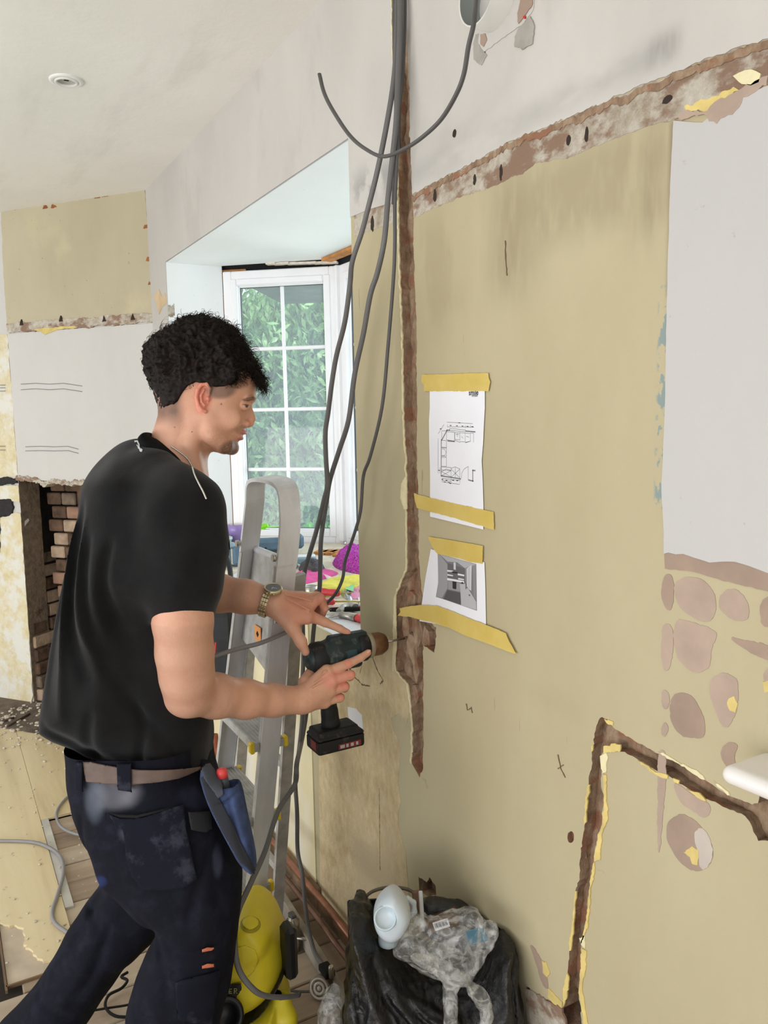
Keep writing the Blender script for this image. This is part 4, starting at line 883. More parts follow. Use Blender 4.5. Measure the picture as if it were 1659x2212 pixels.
cable('floor_lead', [fz(*p) for p in [(200, 1706), (155, 1716), (130, 1740), (122, 1762), (132, 1786), (165, 1802), (230, 1812), (280, 1815)]], .0055, 'grey lead curling over the bare boards behind the legs', cabL, (1, 1))
cable('floor_lead', [fz(*p) for p in [(276, 2100), (262, 2110), (275, 2118), (262, 2135), (235, 2150), (228, 2175), (250, 2195), (300, 2200), (340, 2230)]], .004, 'thin black lead tangled on the boards between the boots', blk, (1, 1))
cable('floor_lead', [fz(*p) for p in [(190, 2185), (230, 2178), (270, 2172), (300, 2165), (330, 2175), (380, 2165)]], .003, 'thin black lead lying straight across the boards behind the rear boot', blk, (1, 1))
cable('floor_lead', [fz(*p) for p in [(600, 2140), (625, 2140), (650, 2142), (680, 2140), (700, 2128), (712, 2115)]], .0035, 'thin grey lead from the vacuum to the round lamp', cabD, (1, 1))

# ---------------------------------------------------------------- small fittings on the floor by the wall
steel = simple('brushed_steel', (176, 172, 164), .3, .85, var=.08, vs=30)
c = onZ(634, 2052, 0); t = thing('steel_canister', 'small steel cylinder standing on the boards behind the vacuum', 'canister', c)
g = G(); g.lathe([(.020, 0), (.021, .002), (.021, .06), (.019, .066), (.021, .070), (.021, .095), (.012, .100), (.012, .11)], c, n=24); g.build('body', steel, t)
g = G(); g.box(c + [.0, .0, .113], (.03, .018, .010), None, .003); g.build('cap', cabD, t)
g = G(); g.tube([c + [.02, .0, .05], c + [.035, .02, .05], c + [.05, .05, .045]], .005, 8); g.build('outlet', steel, t)
c = onZ(690, 2135, .033); t = thing('round_lamp', 'round lamp head with a pale ribbed face lying on the boards beside the bin bag', 'lamp', (c[0], c[1], 0))
vd = _n(CAM - c) * [1, 1, .4]; vd = _n(vd + np.array([-.25, -.25, 0])); sd = _n(np.cross([0, 0, 1], vd)); RL = np.stack([sd, np.cross(vd, sd), vd], 1)
g = G(); g.lathe([(.022, -.040), (.030, -.030), (.032, -.002), (.031, .002), (.029, .002)], c, RL, 32); g.build('casing', simple('lamp_casing', (136, 124, 110), .5, .3), t)
g = G(); g.lathe([(.028, .001), (.027, .0035), (.023, .0035), (.022, .002), (.017, .002), (.016, .0035), (.011, .0035), (.010, .002), (.006, .002), (.005, .004), (.0, .005)], c, RL, 32, cap=False); g.build('lens', simple('lamp_lens', (206, 200, 192), .3), t)
c = onZ(706, 2096, .07); t = thing('socket_bracket', 'small black box with a steel bracket at the end of the thick grey cable', 'bracket', (c[0], c[1], 0))
g = G(); g.box(c - [0, 0, .035], (.05, .02, .05), None, .003); g.box(c - [0, 0, .065], (.07, .05, .008), None, .002); g.build('plate', simple('rusty_plate', (96, 80, 68), .6, .3), t)
g = G(); g.box(c, (.05, .03, .02), None, .003); g.build('box', blk, t)
g = G(); g.lathe([(.008, 0), (.008, .03), (.005, .033)], c + [.03, 0, 0], n=12); g.build('pin', steel, t)

# ---------------------------------------------------------------- things on the deck in the bay
def cam_R(p): vd = _n((CAM - p) * [1, 1, 0]); return vd, np.array([-vd[1], vd[0], 0])
c = dZ(512, 1172); t = thing('mug', 'purple mug with a cream inside standing by the window frame', 'mug', c)
mug = simple('purple_glaze', (142, 120, 180), .25, var=.03); crm = simple('cream_glaze', (236, 210, 190), .3, var=0)
g = G(); g.lathe([(.030, .0), (.033, .004), (.040, .03), (.043, .06), (.044, .088), (.042, .090)], c, n=32, cap=False); g.lathe([(.030, 0), (.0, 0)], c, cap=False); g.build('body', mug, t)
g = G(); g.lathe([(.042, .090), (.0405, .086), (.038, .04), (.03, .012), (0, .010)], c, n=32, cap=False); g.build('inside', crm, t)
vd, sd = cam_R(c); g = G(); g.tube(spline([c - sd * .0 + sd * s_ + [0, 0, z_] for s_, z_ in ((-.040, .075), (-.060, .074), (-.070, .055), (-.062, .03), (-.038, .022))], 5), .0055, 8); g.build('handle', mug, t)
if (RW.T @ sd)[0] > 0: pass
lime = simple('lime_plastic', (136, 216, 42), .35, var=.03); dk_g = simple('charcoal_plastic', (64, 70, 74), .45, var=.08)
c = dZ(588, 1168); vd, sd = cam_R(c); RS = np.stack([sd, -vd, [0, 0, 1]], 1)
t = thing('laser_level', 'lime green plastic tool with a dark handle behind the ladder', 'tool', c)
g = G(); g.box(c + [0, 0, .035], (.12, .06, .07), RS, .012); g.box(c + sd * -.035 + [0, 0, .075], (.04, .05, .02), RS, .006); g.build('body', lime, t)
g = G(); g.box(c + [0, 0, .055] + vd * .031 + sd * .0, (.085, .006, .014), RS, .003); g.box(c + [0, 0, .045] + vd * .031 + sd * .04, (.012, .006, .03), RS, .003); g.build('handle', dk_g, t)
slate = simple('slate_blue_plastic', (86, 112, 132), .45, var=.1, vs=20); slate2 = simple('pale_blue_grey_plastic', (140, 166, 180), .45, var=.08); redP = simple('red_rubber', (200, 52, 62), .5, var=.05); whP = simple('white_print', (230, 234, 238), .5, var=0)
c = dZ(600, 1200); vd, sd = cam_R(c); RS = np.stack([sd, -vd, [0, 0, 1]], 1)
t = thing('cordless_nailer', 'slate blue power tool lying on its side behind the ladder rails', 'power tool', c)
g = G(); g.box(c + [0, 0, .05], (.20, .07, .055), RS, .014); g.box(c + sd * .09 + [0, 0, .06], (.05, .06, .06), RS, .012); g.build('body', slate, t)
g = G(); g.box(c + [0, 0, .02] - sd * .02, (.15, .06, .022), RS, .006); g.build('base', dk_g, t)
g = G(); 
for k, w_ in enumerate((.022, .016)): g.box(c + vd * .036 + sd * (.02 + k * .002) + [0, 0, .058 - k * .014], (w_ + .008, .002, .007), RS, .001)
g.build('printed_marks', whP, t)
g = G(); g.lathe([(.004, 0), (.004, .003)], c + vd * .036 + sd * -.05 + [0, 0, .04], RL, 10); g.build('screw', blk, t)
c = dZ(503, 1222); vd, sd = cam_R(c); RS = np.stack([sd, -vd, [0, 0, 1]], 1)
t = thing('cordless_tool', 'blue grey power tool with red ribs on the deck under the mug', 'power tool', c)
g = G(); g.box(c + sd * .03 + [0, 0, .045], (.06, .09, .08), RS, .012); g.build('body', slate, t)
g = G(); g.box(c - sd * .03 + [0, 0, .045], (.05, .07, .07), RS, .008); g.box(c - sd * .02 + [0, 0, .085], (.07, .06, .02), RS, .008); g.build('grip', slate2, t)
g = G(); [g.box(c - sd * .035 + vd * .036 + [0, 0, .022 + k * .011], (.034, .006, .006), RS, .002) for k in range(5)]; g.build('red_ribs', redP, t)
c = dZ(478, 1180); t = thing('plaster_tub', 'pale round tub lid at the foot of the window frame', 'tub', c)
g = G(); g.lathe([(.045, 0), (.05, .03), (.054, .032), (.054, .042), (.05, .044), (0, .044)], c, n=28); g.build('tub', simple('pale_tub', (196, 216, 214), .4), t)
c = dZ(595, 1228); vd, sd = cam_R(c); RS = np.stack([sd, -vd, [0, 0, 1]], 1)
t = thing('socket_set', 'open tray of silver sockets behind the ladder', 'tool set', c)
g = G(); g.box(c + [0, 0, .006], (.17, .07, .012), RS, .003); g.build('tray', slate, t)
for k in range(6):
    g = G(); g.lathe([(.010, 0), (.011, .02), (.007, .022), (.006, .012)], c + sd * (-.065 + k * .026) + [0, 0, .011], n=12); g.build('socket', steel, t)
c = dZ(655, 1215); vd, sd = cam_R(c); RS = np.stack([sd, -vd, [0, 0, 1]], 1)
t = thing('screw_box', 'flat grey and white box of screws between ladder and cables', 'box', c)
g = G(); g.box(c + [0, 0, .012], (.11, .08, .024), RS, .003); g.build('box', slate2, t)
g = G(); g.box(c + [0, 0, .027] + sd * .01, (.08, .05, .006), RS, .002); g.build('label', whP, t)
g = G(); g.box(c + [0, 0, .028] - sd * .035, (.02, .03, .007), RS, .002); g.build('blue_tab', slate, t)
c = dZ(583, 1246); t = thing('marker_stub', 'small red and white stub lying beside the socket tray', 'marker', c)
g = G(); vd, sd = cam_R(c); g.tube([c + [0, 0, .006] - sd * .03, c + [0, 0, .006]], .006, 8); g.build('barrel', whP, t); g = G(); g.tube([c + [0, 0, .006], c + sd * .02 + [0, 0, .006]], .0062, 8); g.build('cap', redP, t)
# cloths as crumpled heaps
def heap(name, pts, h, mat, lab, cat, seed, freq=30, rough=.35, weave=0):
    """pts: picture outline on the deck -> crumpled, closed heap"""
    P = np.array([dZ(*p)[:2] for p in pts]); P = chaikin(P, 2); c = P.mean(0); n = len(P); V = []; F = []; R_ = 12
    for j in range(R_ + 1):
        f = 1 - j / R_
        for i in range(n):
            q = c + (P[i] - c) * (f ** .8); e = min(1, (1 - f) * 2.2); z = h * math.sin(e * math.pi / 2) 
            z *= 1 + rough * mn.noise(Vector((q[0] * freq, q[1] * freq, seed))) + rough * .6 * mn.noise(Vector((q[0] * freq * 2.7, q[1] * freq * 2.7, seed + 5)))
            if weave: z += weave * math.sin(q[0] * 900) * math.sin(q[1] * 900 + q[0] * 300)
            V.append((q[0], q[1], ZD + max(.001, z if j else 0)))
    for j in range(R_):
        for i in range(n): a = j * n + i; b = j * n + (i + 1) % n; F.append((a, b, b + n, a + n))
    o = newmesh(name, V, F, mat, None, True); return tag(o, lab, cat)
mag = MT('magenta_towel'); mag.col(mag.ramp(mag.noise(160, 3, .6), [(.35, (140, 40, 130)), (.65, (212, 96, 200))])).set(.95, spec=.1).bump(mag.noise(220, 3), .004); mag = mag.m
heap('towel', [(716, 1214), (735, 1202), (760, 1196), (800, 1190), (850, 1192), (850, 1240), (800, 1246), (740, 1234), (722, 1226)], .05, mag, 'magenta looped towel bundled by the right edge of the bay', 'towel', 1, 14, .5, .002)
heap('cloth', [(632, 1240), (660, 1232), (700, 1230), (740, 1238), (700, 1252), (665, 1262), (640, 1262)], .014, simple('pink_cloth', (226, 90, 160), .9, var=.1, vs=20), 'flat pink cloth under the dark glove', 'cloth', 2)
heap('cloth', [(650, 1285), (690, 1262), (730, 1250), (780, 1246), (850, 1250), (850, 1275), (790, 1282), (740, 1284), (690, 1292)], .022, simple('yellow_duster', (226, 214, 92), .9, var=.1, vs=20), 'crumpled yellow duster in front of the magenta towel', 'cloth', 3)
heap('glove', [(642, 1232), (650, 1222), (680, 1216), (702, 1224), (704, 1238), (685, 1246), (660, 1240)], .030, simple('dark_grey_fabric', (78, 72, 78), .9, var=.2, vs=50), 'dark grey work glove lying beside the cables on the deck', 'glove', 4, 40)
heap('wrapper', [(722, 1268), (740, 1262), (758, 1280), (764, 1290), (758, 1302), (740, 1290)], .012, simple('silver_foil', (176, 180, 186), .25, .6), 'crumpled silver foil wrapper beside the colourful packet', 'wrapper', 5, 60, .8)
pk = heap('sweet_packet', [(742, 1276), (752, 1262), (790, 1252), (812, 1262), (805, 1285), (770, 1296), (750, 1292)], .016, simple('pink_print', (230, 150, 186), .4, var=.05), 'crumpled pink, green and orange sweet packet', 'packet', 6, 50, .6)
def chip(name, pts, z, mat, lab, cat='paper'):
    g = G(); P = [dZ(*p) for p in pts]; V = [(p[0], p[1], ZD + z) for p in P] + [(p[0], p[1], ZD + z - .001) for p in P]; n = len(P)
    g.add(V, [tuple(range(n)), tuple(range(n, 2 * n))[::-1]] + [(i, (i + 1) % n, n + (i + 1) % n, n + i) for i in range(n)]); return tag(g.build(name, mat), lab, cat)
def pchip(pts, z, mat):
    g = G(); P = [dZ(*p) for p in pts]; g.add([(p[0], p[1], ZD + z) for p in P], [tuple(range(len(P)))]); o = g.build('printed_area', mat); o.parent = pk
pchip([(746, 1284), (754, 1270), (766, 1272), (764, 1290)], .0195, simple('green_print', (120, 206, 140), .4)); pchip([(772, 1286), (790, 1274), (804, 1276), (796, 1290)], .0195, simple('orange_print', (240, 110, 60), .4))
chip('leaflet', [(772, 1290), (800, 1278), (812, 1300), (790, 1318), (778, 1312)], .004, paper, 'small printed leaflet beside the sweet packet')
chip('papers', [(702, 1330), (760, 1338), (830, 1360), (820, 1392), (745, 1390), (700, 1360)], .003, paper, 'white paper sheet under the claw hammer')
chip('papers', [(500, 1245), (540, 1222), (600, 1236), (560, 1262)], .002, paper, 'loose white paper sheet between the blue tools and the ladder')
def rod(name, a, b, r, mat, n=10): g = G(); A = dZ(*a, r if len(a) < 3 else 0); B = dZ(*b, r if len(b) < 3 else 0); A[2] = ZD + r + .004; B[2] = ZD + r + .004; g.tube([A + (B - A) * f for f in np.linspace(0, 1, 7)], [r * q for q in (.75, 1, .95, .85, .95, 1, .8)], n); return g, A, B
def driver(a, b, c2, r, lab):
    A = dZ(*a); B = dZ(*b); C_ = dZ(*c2); t = thing('screwdriver', lab, 'screwdriver', A, 'red screwdrivers on the deck')
    g, A, B = rod('handle', a, b, r, redP); g.build('handle', redP, t)
    g = G(); C2 = np.array([C_[0], C_[1], ZD + .006]); g.tube([B, C2], .0028, 8); g.build('shaft', simple('steel_shaft', (180, 160, 90), .35, .6) if 'steel_shaft' not in bpy.data.materials else bpy.data.materials['steel_shaft'], t)
driver((688, 1280), (732, 1284), (788, 1284), .013, 'red handled screwdriver lying furthest from the wall edge, above the raised hand')
driver((700, 1305), (722, 1302), (782, 1303), .011, 'red handled screwdriver with a thin shaft nearer the wall edge')
g, A, B = rod('pencil', (706, 1318), (800, 1312), .0038, redP); tag(g.build('pencil', redP), 'thin red pencil in front of the screwdrivers', 'pencil')
c = dZ(672, 1288); t = thing('tin', 'small round tin with a yellow and black band behind the hand', 'tin', c)
g = G(); g.lathe([(.022, 0), (.022, .035), (.020, .036), (.020, .033), (0, .033)], c, n=24); g.build('can', steel, t); g = G(); g.lathe([(.0224, .010), (.0224, .020)], c, n=24, cap=False); g.build('band', yellowM, t)
g, A, B = rod('bar', (712, 1320), (850, 1316), .008, dk_g); t = thing('pry_handle', 'black rubber handled bar lying above the claw hammer', 'tool', A); g.build('handle', blk, t); g = G(); g.lathe([(.009, 0), (.009, .004)], A, n=12); g.build('end_ring', dk_g, t)
A = dZ(740, 1328); t = thing('claw_hammer', 'claw hammer with a red handle lying on the deck edge', 'hammer', A)
A = dZ(712, 1338); B = dZ(745, 1334); C_ = dZ(850, 1362); up = np.array([0, 0, .014])
g = G(); g.tube([dZ(735, 1338) + up, dZ(752, 1340) + up, dZ(770, 1345) + up], [.010, .011, .012], 10); g.tube([dZ(732, 1330) + up, dZ(742, 1322) + up, dZ(757, 1318) + up, dZ(768, 1322) + up], [.009, .011, .013, .013], 12)
g.build('head', steel, t)
g = G()
for s_ in (-1, 1): g.tube(spline([dZ(742, 1334) + up, dZ(728, 1336 + s_ * 2) + up * .9, dZ(706, 1336 + s_ * 4) + up * .4], 4), [.008] * 4 + [.006] * 3 + [.003, .002], 8, flat=(1, .6))
g.build('claw', steel, t)
g = G(); g.tube(spline([dZ(768, 1342) + up, dZ(790, 1350) + up, dZ(860, 1372) + up], 4), [.012, .014, .015, .015, .015, .015, .015, .014, .013], 12, flat=(1, .75)); g.build('handle', simple('red_grip', (214, 60, 58), .5), t)
# black bag and white pipe seen between the man and the ladder
bagM = simple('black_nylon', (26, 26, 30), .7, var=.2, vs=30)
c = onZ(490, 1225, ZD)
t = thing('tool_bag', 'black fabric tool bag with a red tag hanging on the deck edge behind the body', 'bag', onY(480, 1440, .90))
B0 = onY(478, 1380, .90); g = G(); g.box(B0 - [0, 0, .03], (.24, .10, .36), None, .04); g.build('bag_body', bagM, t)
g = G(); g.tube(spline([onY(455, 1225, .93), onY(480, 1198, .95), onY(496, 1225, .95), onY(500, 1300, .92)], 6), .010, 8, flat=(1, .5)); g.build('strap', bagM, t)
g = G(); g.box(onY(465, 1400, .84), (.008, .004, .05), [[.9, 0, .3], [0, 1, 0], [-.3, 0, .9]], .001); g.build('zip_tag', redP, t)
t = thing('waste_pipe', 'white plastic waste pipe upright behind the ladder', 'pipe', onY(488, 1560, .93)); a = onY(486, 1300, .93); g = G(); g.tube([(a[0], .93, 0), (a[0], .93, .5), (a[0], .93, .95)], .022, 16); g.build('pipe', simple('white_pvc', (226, 226, 224), .4), t); g = G(); g.tube([(a[0], .93, .45), (a[0], .93, .52)], .026, 16); g.build('collar', simple('white_pvc', (226, 226, 224), .4), t)
c = onY(466, 1640, .86); t = thing('stop_valve', 'old brass stop valve on a rusty pipe beside the hip', 'valve', c); rst = simple('rusty_pipe', (150, 84, 54), .8, .2, var=.25, vs=30)
g = G(); g.tube([(c[0], c[1], 0), (c[0], c[1], c[2] + .10)], .014, 12); g.build('riser', rst, t); g = G(); g.tube([c + [-.03, 0, 0], c + [.045, 0, 0]], .012, 12); g.lathe([(.018, -.02), (.022, 0), (.018, .02)], c, n=16); g.build('valve_body', simple('tarnished_brass', (150, 124, 92), .5, .6), t)
g = G(); g.lathe([(.01, 0), (.012, .006), (.006, .012)], c + [.005, -.02, .02], n=12); g.build('blue_cap', simple('blue_plastic', (56, 84, 150), .5), t)
# ---------------------------------------------------------------- implicit-surface modelling (camera-aligned metric axes)
def cp(px, py, t): return np.array([(px - CX) / FPX * t, (py - CY) / FPX * t, t])     # right, down, depth in metres
def c2w(V): return CAM + np.asarray(V) @ RW.T
def polysdf(P, X, Y):
    d = np.full(X.shape, 1e9, np.float32); s = np.ones(X.shape, np.float32); n = len(P)
    for i in range(n):
        a = P[i]; b = P[i - 1]; ex, ey = b[0] - a[0], b[1] - a[1]; wx, wy = X - a[0], Y - a[1]
        tt = np.clip((wx * ex + wy * ey) / (ex * ex + ey * ey + 1e-12), 0, 1); bx_, by_ = wx - ex * tt, wy - ey * tt
        d = np.minimum(d, bx_ * bx_ + by_ * by_)
        c1_ = Y >= a[1]; c2_ = Y < b[1]; c3_ = ex * wy > ey * wx
        s = np.where((c1_ & c2_ & c3_) | (~c1_ & ~c2_ & ~c3_), -s, s)
    return s * np.sqrt(d)
def smin(a, b, k):
    if k <= 0: return np.minimum(a, b)
    h = np.clip(.5 + .5 * (b - a) / k, 0, 1); return b + (a - b) * h - k * h * (1 - h)
class Field:
    def __init__(s, lo, hi, vx):
        s.lo = np.array(lo, float); s.vx = vx; s.n = np.ceil((np.array(hi) - s.lo) / vx).astype(int) + 1
        s.A = np.full(s.n, .05, np.float32)
    def box(s, lo, hi, m):
        i0 = np.maximum(np.floor((np.array(lo) - m - s.lo) / s.vx).astype(int), 0); i1 = np.minimum(np.ceil((np.array(hi) + m - s.lo) / s.vx).astype(int) + 1, s.n)
        if (i1 <= i0).any(): return None
        ax = [(s.lo[k] + np.arange(i0[k], i1[k]) * s.vx).astype(np.float32) for k in range(3)]
        return tuple(slice(i0[k], i1[k]) for k in range(3)), ax[0][:, None, None], ax[1][None, :, None], ax[2][None, None, :]
    def put(s, sl, d, k, sub=False):
        s.A[sl] = -smin(-s.A[sl], d, k) if sub else smin(s.A[sl], d, k)
    def cone(s, a, b, ra, rb, k=.01, sub=False, ax=None, sq=1):
        """round cone; ax/sq flatten the section along a direction"""
        a = np.array(a, float); b = np.array(b, float); R_ = max(ra, rb)
        q = s.box(np.minimum(a, b) - R_, np.maximum(a, b) + R_, k + 3 * s.vx)
        if q is None: return
        sl, x, y, z = q; ba = b - a; L2 = ba @ ba + 1e-12
        px_, py_, pz_ = x - a[0], y - a[1], z - a[2]
        t = np.clip((px_ * ba[0] + py_ * ba[1] + pz_ * ba[2]) / L2, 0, 1)
        dx, dy, dz = px_ - ba[0] * t, py_ - ba[1] * t, pz_ - ba[2] * t
        r = ra + (rb - ra) * t
        if ax is not None:
            ax = _n(np.array(ax, float)); pr = dx * ax[0] + dy * ax[1] + dz * ax[2]; q2 = dx * dx + dy * dy + dz * dz + pr * pr * (1 / sq ** 2 - 1)
            d = (np.sqrt(np.maximum(q2, 0)) - r) * (sq if sq < 1 else 1)
        else: d = np.sqrt(dx * dx + dy * dy + dz * dz) - r
        s.put(sl, d.astype(np.float32), k, sub)
    def chain(s, pts, rs, k=.01, **kw):
        for i in range(len(pts) - 1): s.cone(pts[i], pts[i + 1], rs[i], rs[i + 1], k, **kw)
    def ell(s, c, r, k=.01, ang=0, sub=False, R=None):
        c = np.array(c, float); r = np.array(r, float); m = r.max()
        q = s.box(c - m, c + m, k + 3 * s.vx)
        if q is None: return
        sl, x, y, z = q; dx, dy, dz = x - c[0], y - c[1], z - c[2]
        if R is None: ca, sa = math.cos(ang), math.sin(ang); u, v, w_ = dx * ca + dy * sa, -dx * sa + dy * ca, dz
        else: u, v, w_ = [R[0][i] * dx + R[1][i] * dy + R[2][i] * dz for i in range(3)]
        k0 = np.sqrt((u / r[0]) ** 2 + (v / r[1]) ** 2 + (w_ / r[2]) ** 2); k1 = np.sqrt((u / r[0] ** 2) ** 2 + (v / r[1] ** 2) ** 2 + (w_ / r[2] ** 2) ** 2)
        s.put(sl, (k0 * (k0 - 1) / (k1 + 1e-6)).astype(np.float32), k, sub)
    def rbox(s, c, h, R, r, k=.005, sub=False):
        c = np.array(c, float); h = np.array(h, float) - r; m = np.linalg.norm(h) + r
        q = s.box(c - m, c + m, k + 3 * s.vx)
        if q is None: return
        sl, x, y, z = q; dx, dy, dz = x - c[0], y - c[1], z - c[2]; R = np.array(R, float)
        u, v, w_ = [np.abs(R[0, i] * dx + R[1, i] * dy + R[2, i] * dz) - h[i] for i in range(3)]
        d = np.sqrt(np.maximum(u, 0) ** 2 + np.maximum(v, 0) ** 2 + np.maximum(w_, 0) ** 2) + np.minimum(np.maximum(np.maximum(u, v), w_), 0) - r
        s.put(sl, d.astype(np.float32), k, sub)
    def inflate(s, poly, t0, W, R, k=.01, dz=None, sm=2, folds=(), sub=False, Wf=None, p=2.0):
        """solid with the given side outline (picture coordinates at depth t0), rounded across to half-width W"""
        P = np.array([cp(a, b, t0)[:2] for a, b in poly])
        if sm: P = chaikin(P, sm)
        m = .03; q = s.box([*P.min(0), t0 - W * 1.15 - .12], [*P.max(0), t0 + W * 1.15 + .12], k + 3 * s.vx)
        if q is None: return
        sl, x, y, z = q; X, Y = np.broadcast_arrays(x[:, :, 0], y[:, :, 0]); D2 = -polysdf(P, X, Y)
        e = np.maximum(1 - D2 / R, 0); e = np.where(e > 1, 1 + (e - 1), e)
        Wm = np.full(X.shape, W, np.float32) if Wf is None else Wf(X / t0 * FPX + CX, Y / t0 * FPX + CY).astype(np.float32)
        zc = t0 if dz is None else (t0 + dz(X / t0 * FPX + CX, Y / t0 * FPX + CY))[:, :, None]
        rel = (z - zc) / Wm[:, :, None]
        d = ((e[:, :, None] ** p + np.abs(rel) ** p) ** (1 / p) - 1) * np.minimum(R, Wm)[:, :, None]
        for (L, wd, amp) in folds:      # creases pressed in (amp > 0) or raised on the near side
            L = chaikin([cp(a, b, t0)[:2] for a, b in L], 2, False); dd = np.full(X.shape, 1e9); ss = np.zeros(X.shape); nL = len(L) - 1
            for i_, (a, b) in enumerate(zip(L[:-1], L[1:])):
                ex, ey = b - a; tt = np.clip(((X - a[0]) * ex + (Y - a[1]) * ey) / (ex * ex + ey * ey + 1e-12), 0, 1); d_ = np.hypot(X - a[0] - ex * tt, Y - a[1] - ey * tt); m_ = d_ < dd
                dd = np.where(m_, d_, dd); ss = np.where(m_, (i_ + tt) / nL, ss)
            tp = np.sin(np.pi * np.clip(ss * .9 + .05, 0, 1)); d = d + (amp * tp * np.exp(-(dd / (wd * (.6 + .6 * ss))) ** 2))[:, :, None] * (rel < .25)
        s.put(sl, d.astype(np.float32), k, sub)
    def surf(s, px, py):
        d = np.array([(px - CX) / FPX, (py - CY) / FPX, 1.0])
        for t in np.arange(s.lo[2], s.lo[2] + s.n[2] * s.vx, .001):
            i = np.round((d * t - s.lo) / s.vx).astype(int)
            if (i >= 0).all() and (i < s.n).all() and s.A[tuple(i)] < 0: return t
        return s.lo[2] + .1
    def clip(s, poly, t0, sm=0):
        P = np.array([cp(a, b, t0)[:2] for a, b in poly]); P = chaikin(P, sm) if sm else P
        X, Y = np.meshgrid(s.lo[0] + np.arange(s.n[0]) * s.vx, s.lo[1] + np.arange(s.n[1]) * s.vx, indexing='ij'); s.A = np.maximum(s.A, polysdf(P, X, Y)[:, :, None].astype(np.float32))
    def mesh(s):
        A = s.A; S = A < 0; c = np.zeros(tuple(np.array(A.shape) - 1), np.int8)
        for i in (0, 1):
            for j in (0, 1):
                for k in (0, 1): c += S[i:A.shape[0] - 1 + i, j:A.shape[1] - 1 + j, k:A.shape[2] - 1 + k]
        I = np.argwhere((c > 0) & (c < 8)); idx = np.full(c.shape, -1, np.int32); idx[tuple(I.T)] = np.arange(len(I))
        co = np.array([(i, j, k) for i in (0, 1) for j in (0, 1) for k in (0, 1)]); val = np.stack([A[tuple((I + o).T)] for o in co], 1)
        acc = np.zeros((len(I), 3)); cnt = np.zeros(len(I))
        for a in range(8):
            for b in range(a + 1, 8):
                if np.abs(co[a] - co[b]).sum() != 1: continue
                va, vb = val[:, a], val[:, b]; m = (va < 0) != (vb < 0); t = np.where(m, va / (va - vb + 1e-20), 0)[:, None]
                acc += np.where(m[:, None], co[a] + (co[b] - co[a]) * t, 0); cnt += m
        V = s.lo + (I + acc / cnt[:, None]) * s.vx; F = []
        for ax_ in range(3):
            o1, o2 = [(1, 2), (2, 0), (0, 1)][ax_]; sh = np.array(A.shape)
            s0 = [slice(None)] * 3; s1 = [slice(None)] * 3; s0[ax_] = slice(0, -1); s1[ax_] = slice(1, None)
            e = S[tuple(s0)] != S[tuple(s1)]; E = np.argwhere(e); E = E[(E[:, o1] > 0) & (E[:, o2] > 0) & (E[:, o1] < sh[o1] - 1) & (E[:, o2] < sh[o2] - 1)]
            if not len(E): continue
            d1 = np.zeros(3, int); d2 = np.zeros(3, int); d1[o1] = 1; d2[o2] = 1
            q = np.stack([idx[tuple((E - d1 - d2).T)], idx[tuple((E - d2).T)], idx[tuple(E.T)], idx[tuple((E - d1).T)]], 1)
            ins = S[tuple(E.T)]; q = np.where(ins[:, None], q, q[:, ::-1]); F.append(q)
        return V, np.vstack(F)
def meshobj(name, V, F, mat, parent=None, world=True, smooth=True):
    V = c2w(V) if world else V
    me = bpy.data.meshes.new(name); me.vertices.add(len(V)); me.vertices.foreach_set('co', V.astype(np.float32).ravel())
    me.loops.add(F.size); me.loops.foreach_set('vertex_index', F.astype(np.int32).ravel()); me.polygons.add(len(F))
    me.polygons.foreach_set('loop_start', np.arange(0, F.size, F.shape[1], dtype=np.int32)); me.polygons.foreach_set('loop_total', np.full(len(F), F.shape[1], np.int32))
    me.update(calc_edges=True); me.validate(); me.materials.append(mat)
    if smooth: me.shade_smooth()
    o = bpy.data.objects.new(name, me); COL.objects.link(o)
    if parent is not None:
        o.parent = parent; o.matrix_parent_inverse = Matrix.LocRotScale(parent.location, parent.rotation_euler, None).inverted()
    return o
def blocks(fn, specs, name, mat, parent):
    """one continuous surface from one field, finer where it matters; specs: (lo, hi, voxel)"""
    Vs, Fs, n = [], [], 0
    for lo, hi, vx in specs:
        f = Field(lo, hi, vx); fn(f); V, F = f.mesh(); Vs.append(V); Fs.append(F + n); n += len(V)
    return meshobj(name, np.vstack(Vs), np.vstack(Fs), mat, parent)
def setcol(o, fn, name='Col'):
    me = o.data; n = len(me.vertices); co = np.zeros(n * 3, np.float32); me.vertices.foreach_get('co', co); W_ = co.reshape(-1, 3)
    C_ = fn((W_ - CAM) @ RW)                       # back to camera-aligned metres
    a = me.color_attributes.new(name, 'FLOAT_COLOR', 'POINT'); a.data.foreach_set('color', np.hstack([C_, np.ones((n, 1))]).astype(np.float32).ravel())
def dispn(o, amp, freq, seed=0, st=(1, 1, 1)):
    me = o.data; n = len(me.vertices); co = np.zeros(n * 3, np.float32); me.vertices.foreach_get('co', co); co = co.reshape(-1, 3)
    nr = np.zeros(n * 3, np.float32); me.vertices.foreach_get('normal', nr); nr = nr.reshape(-1, 3)
    rs = np.random.RandomState(seed); d = np.zeros(n)
    for k in range(10):
        v = rs.normal(size=3); v = v / np.linalg.norm(v) * freq * (1 + k * .35) * np.array(st); d += np.sin(co @ v + rs.rand() * 6.28 + .8 * np.sin(co @ (rs.normal(size=3) * freq * .6))) / (1 + k * .5)
    co += nr * (d * amp / 2)[:, None]; me.vertices.foreach_set('co', co.ravel()); me.update()
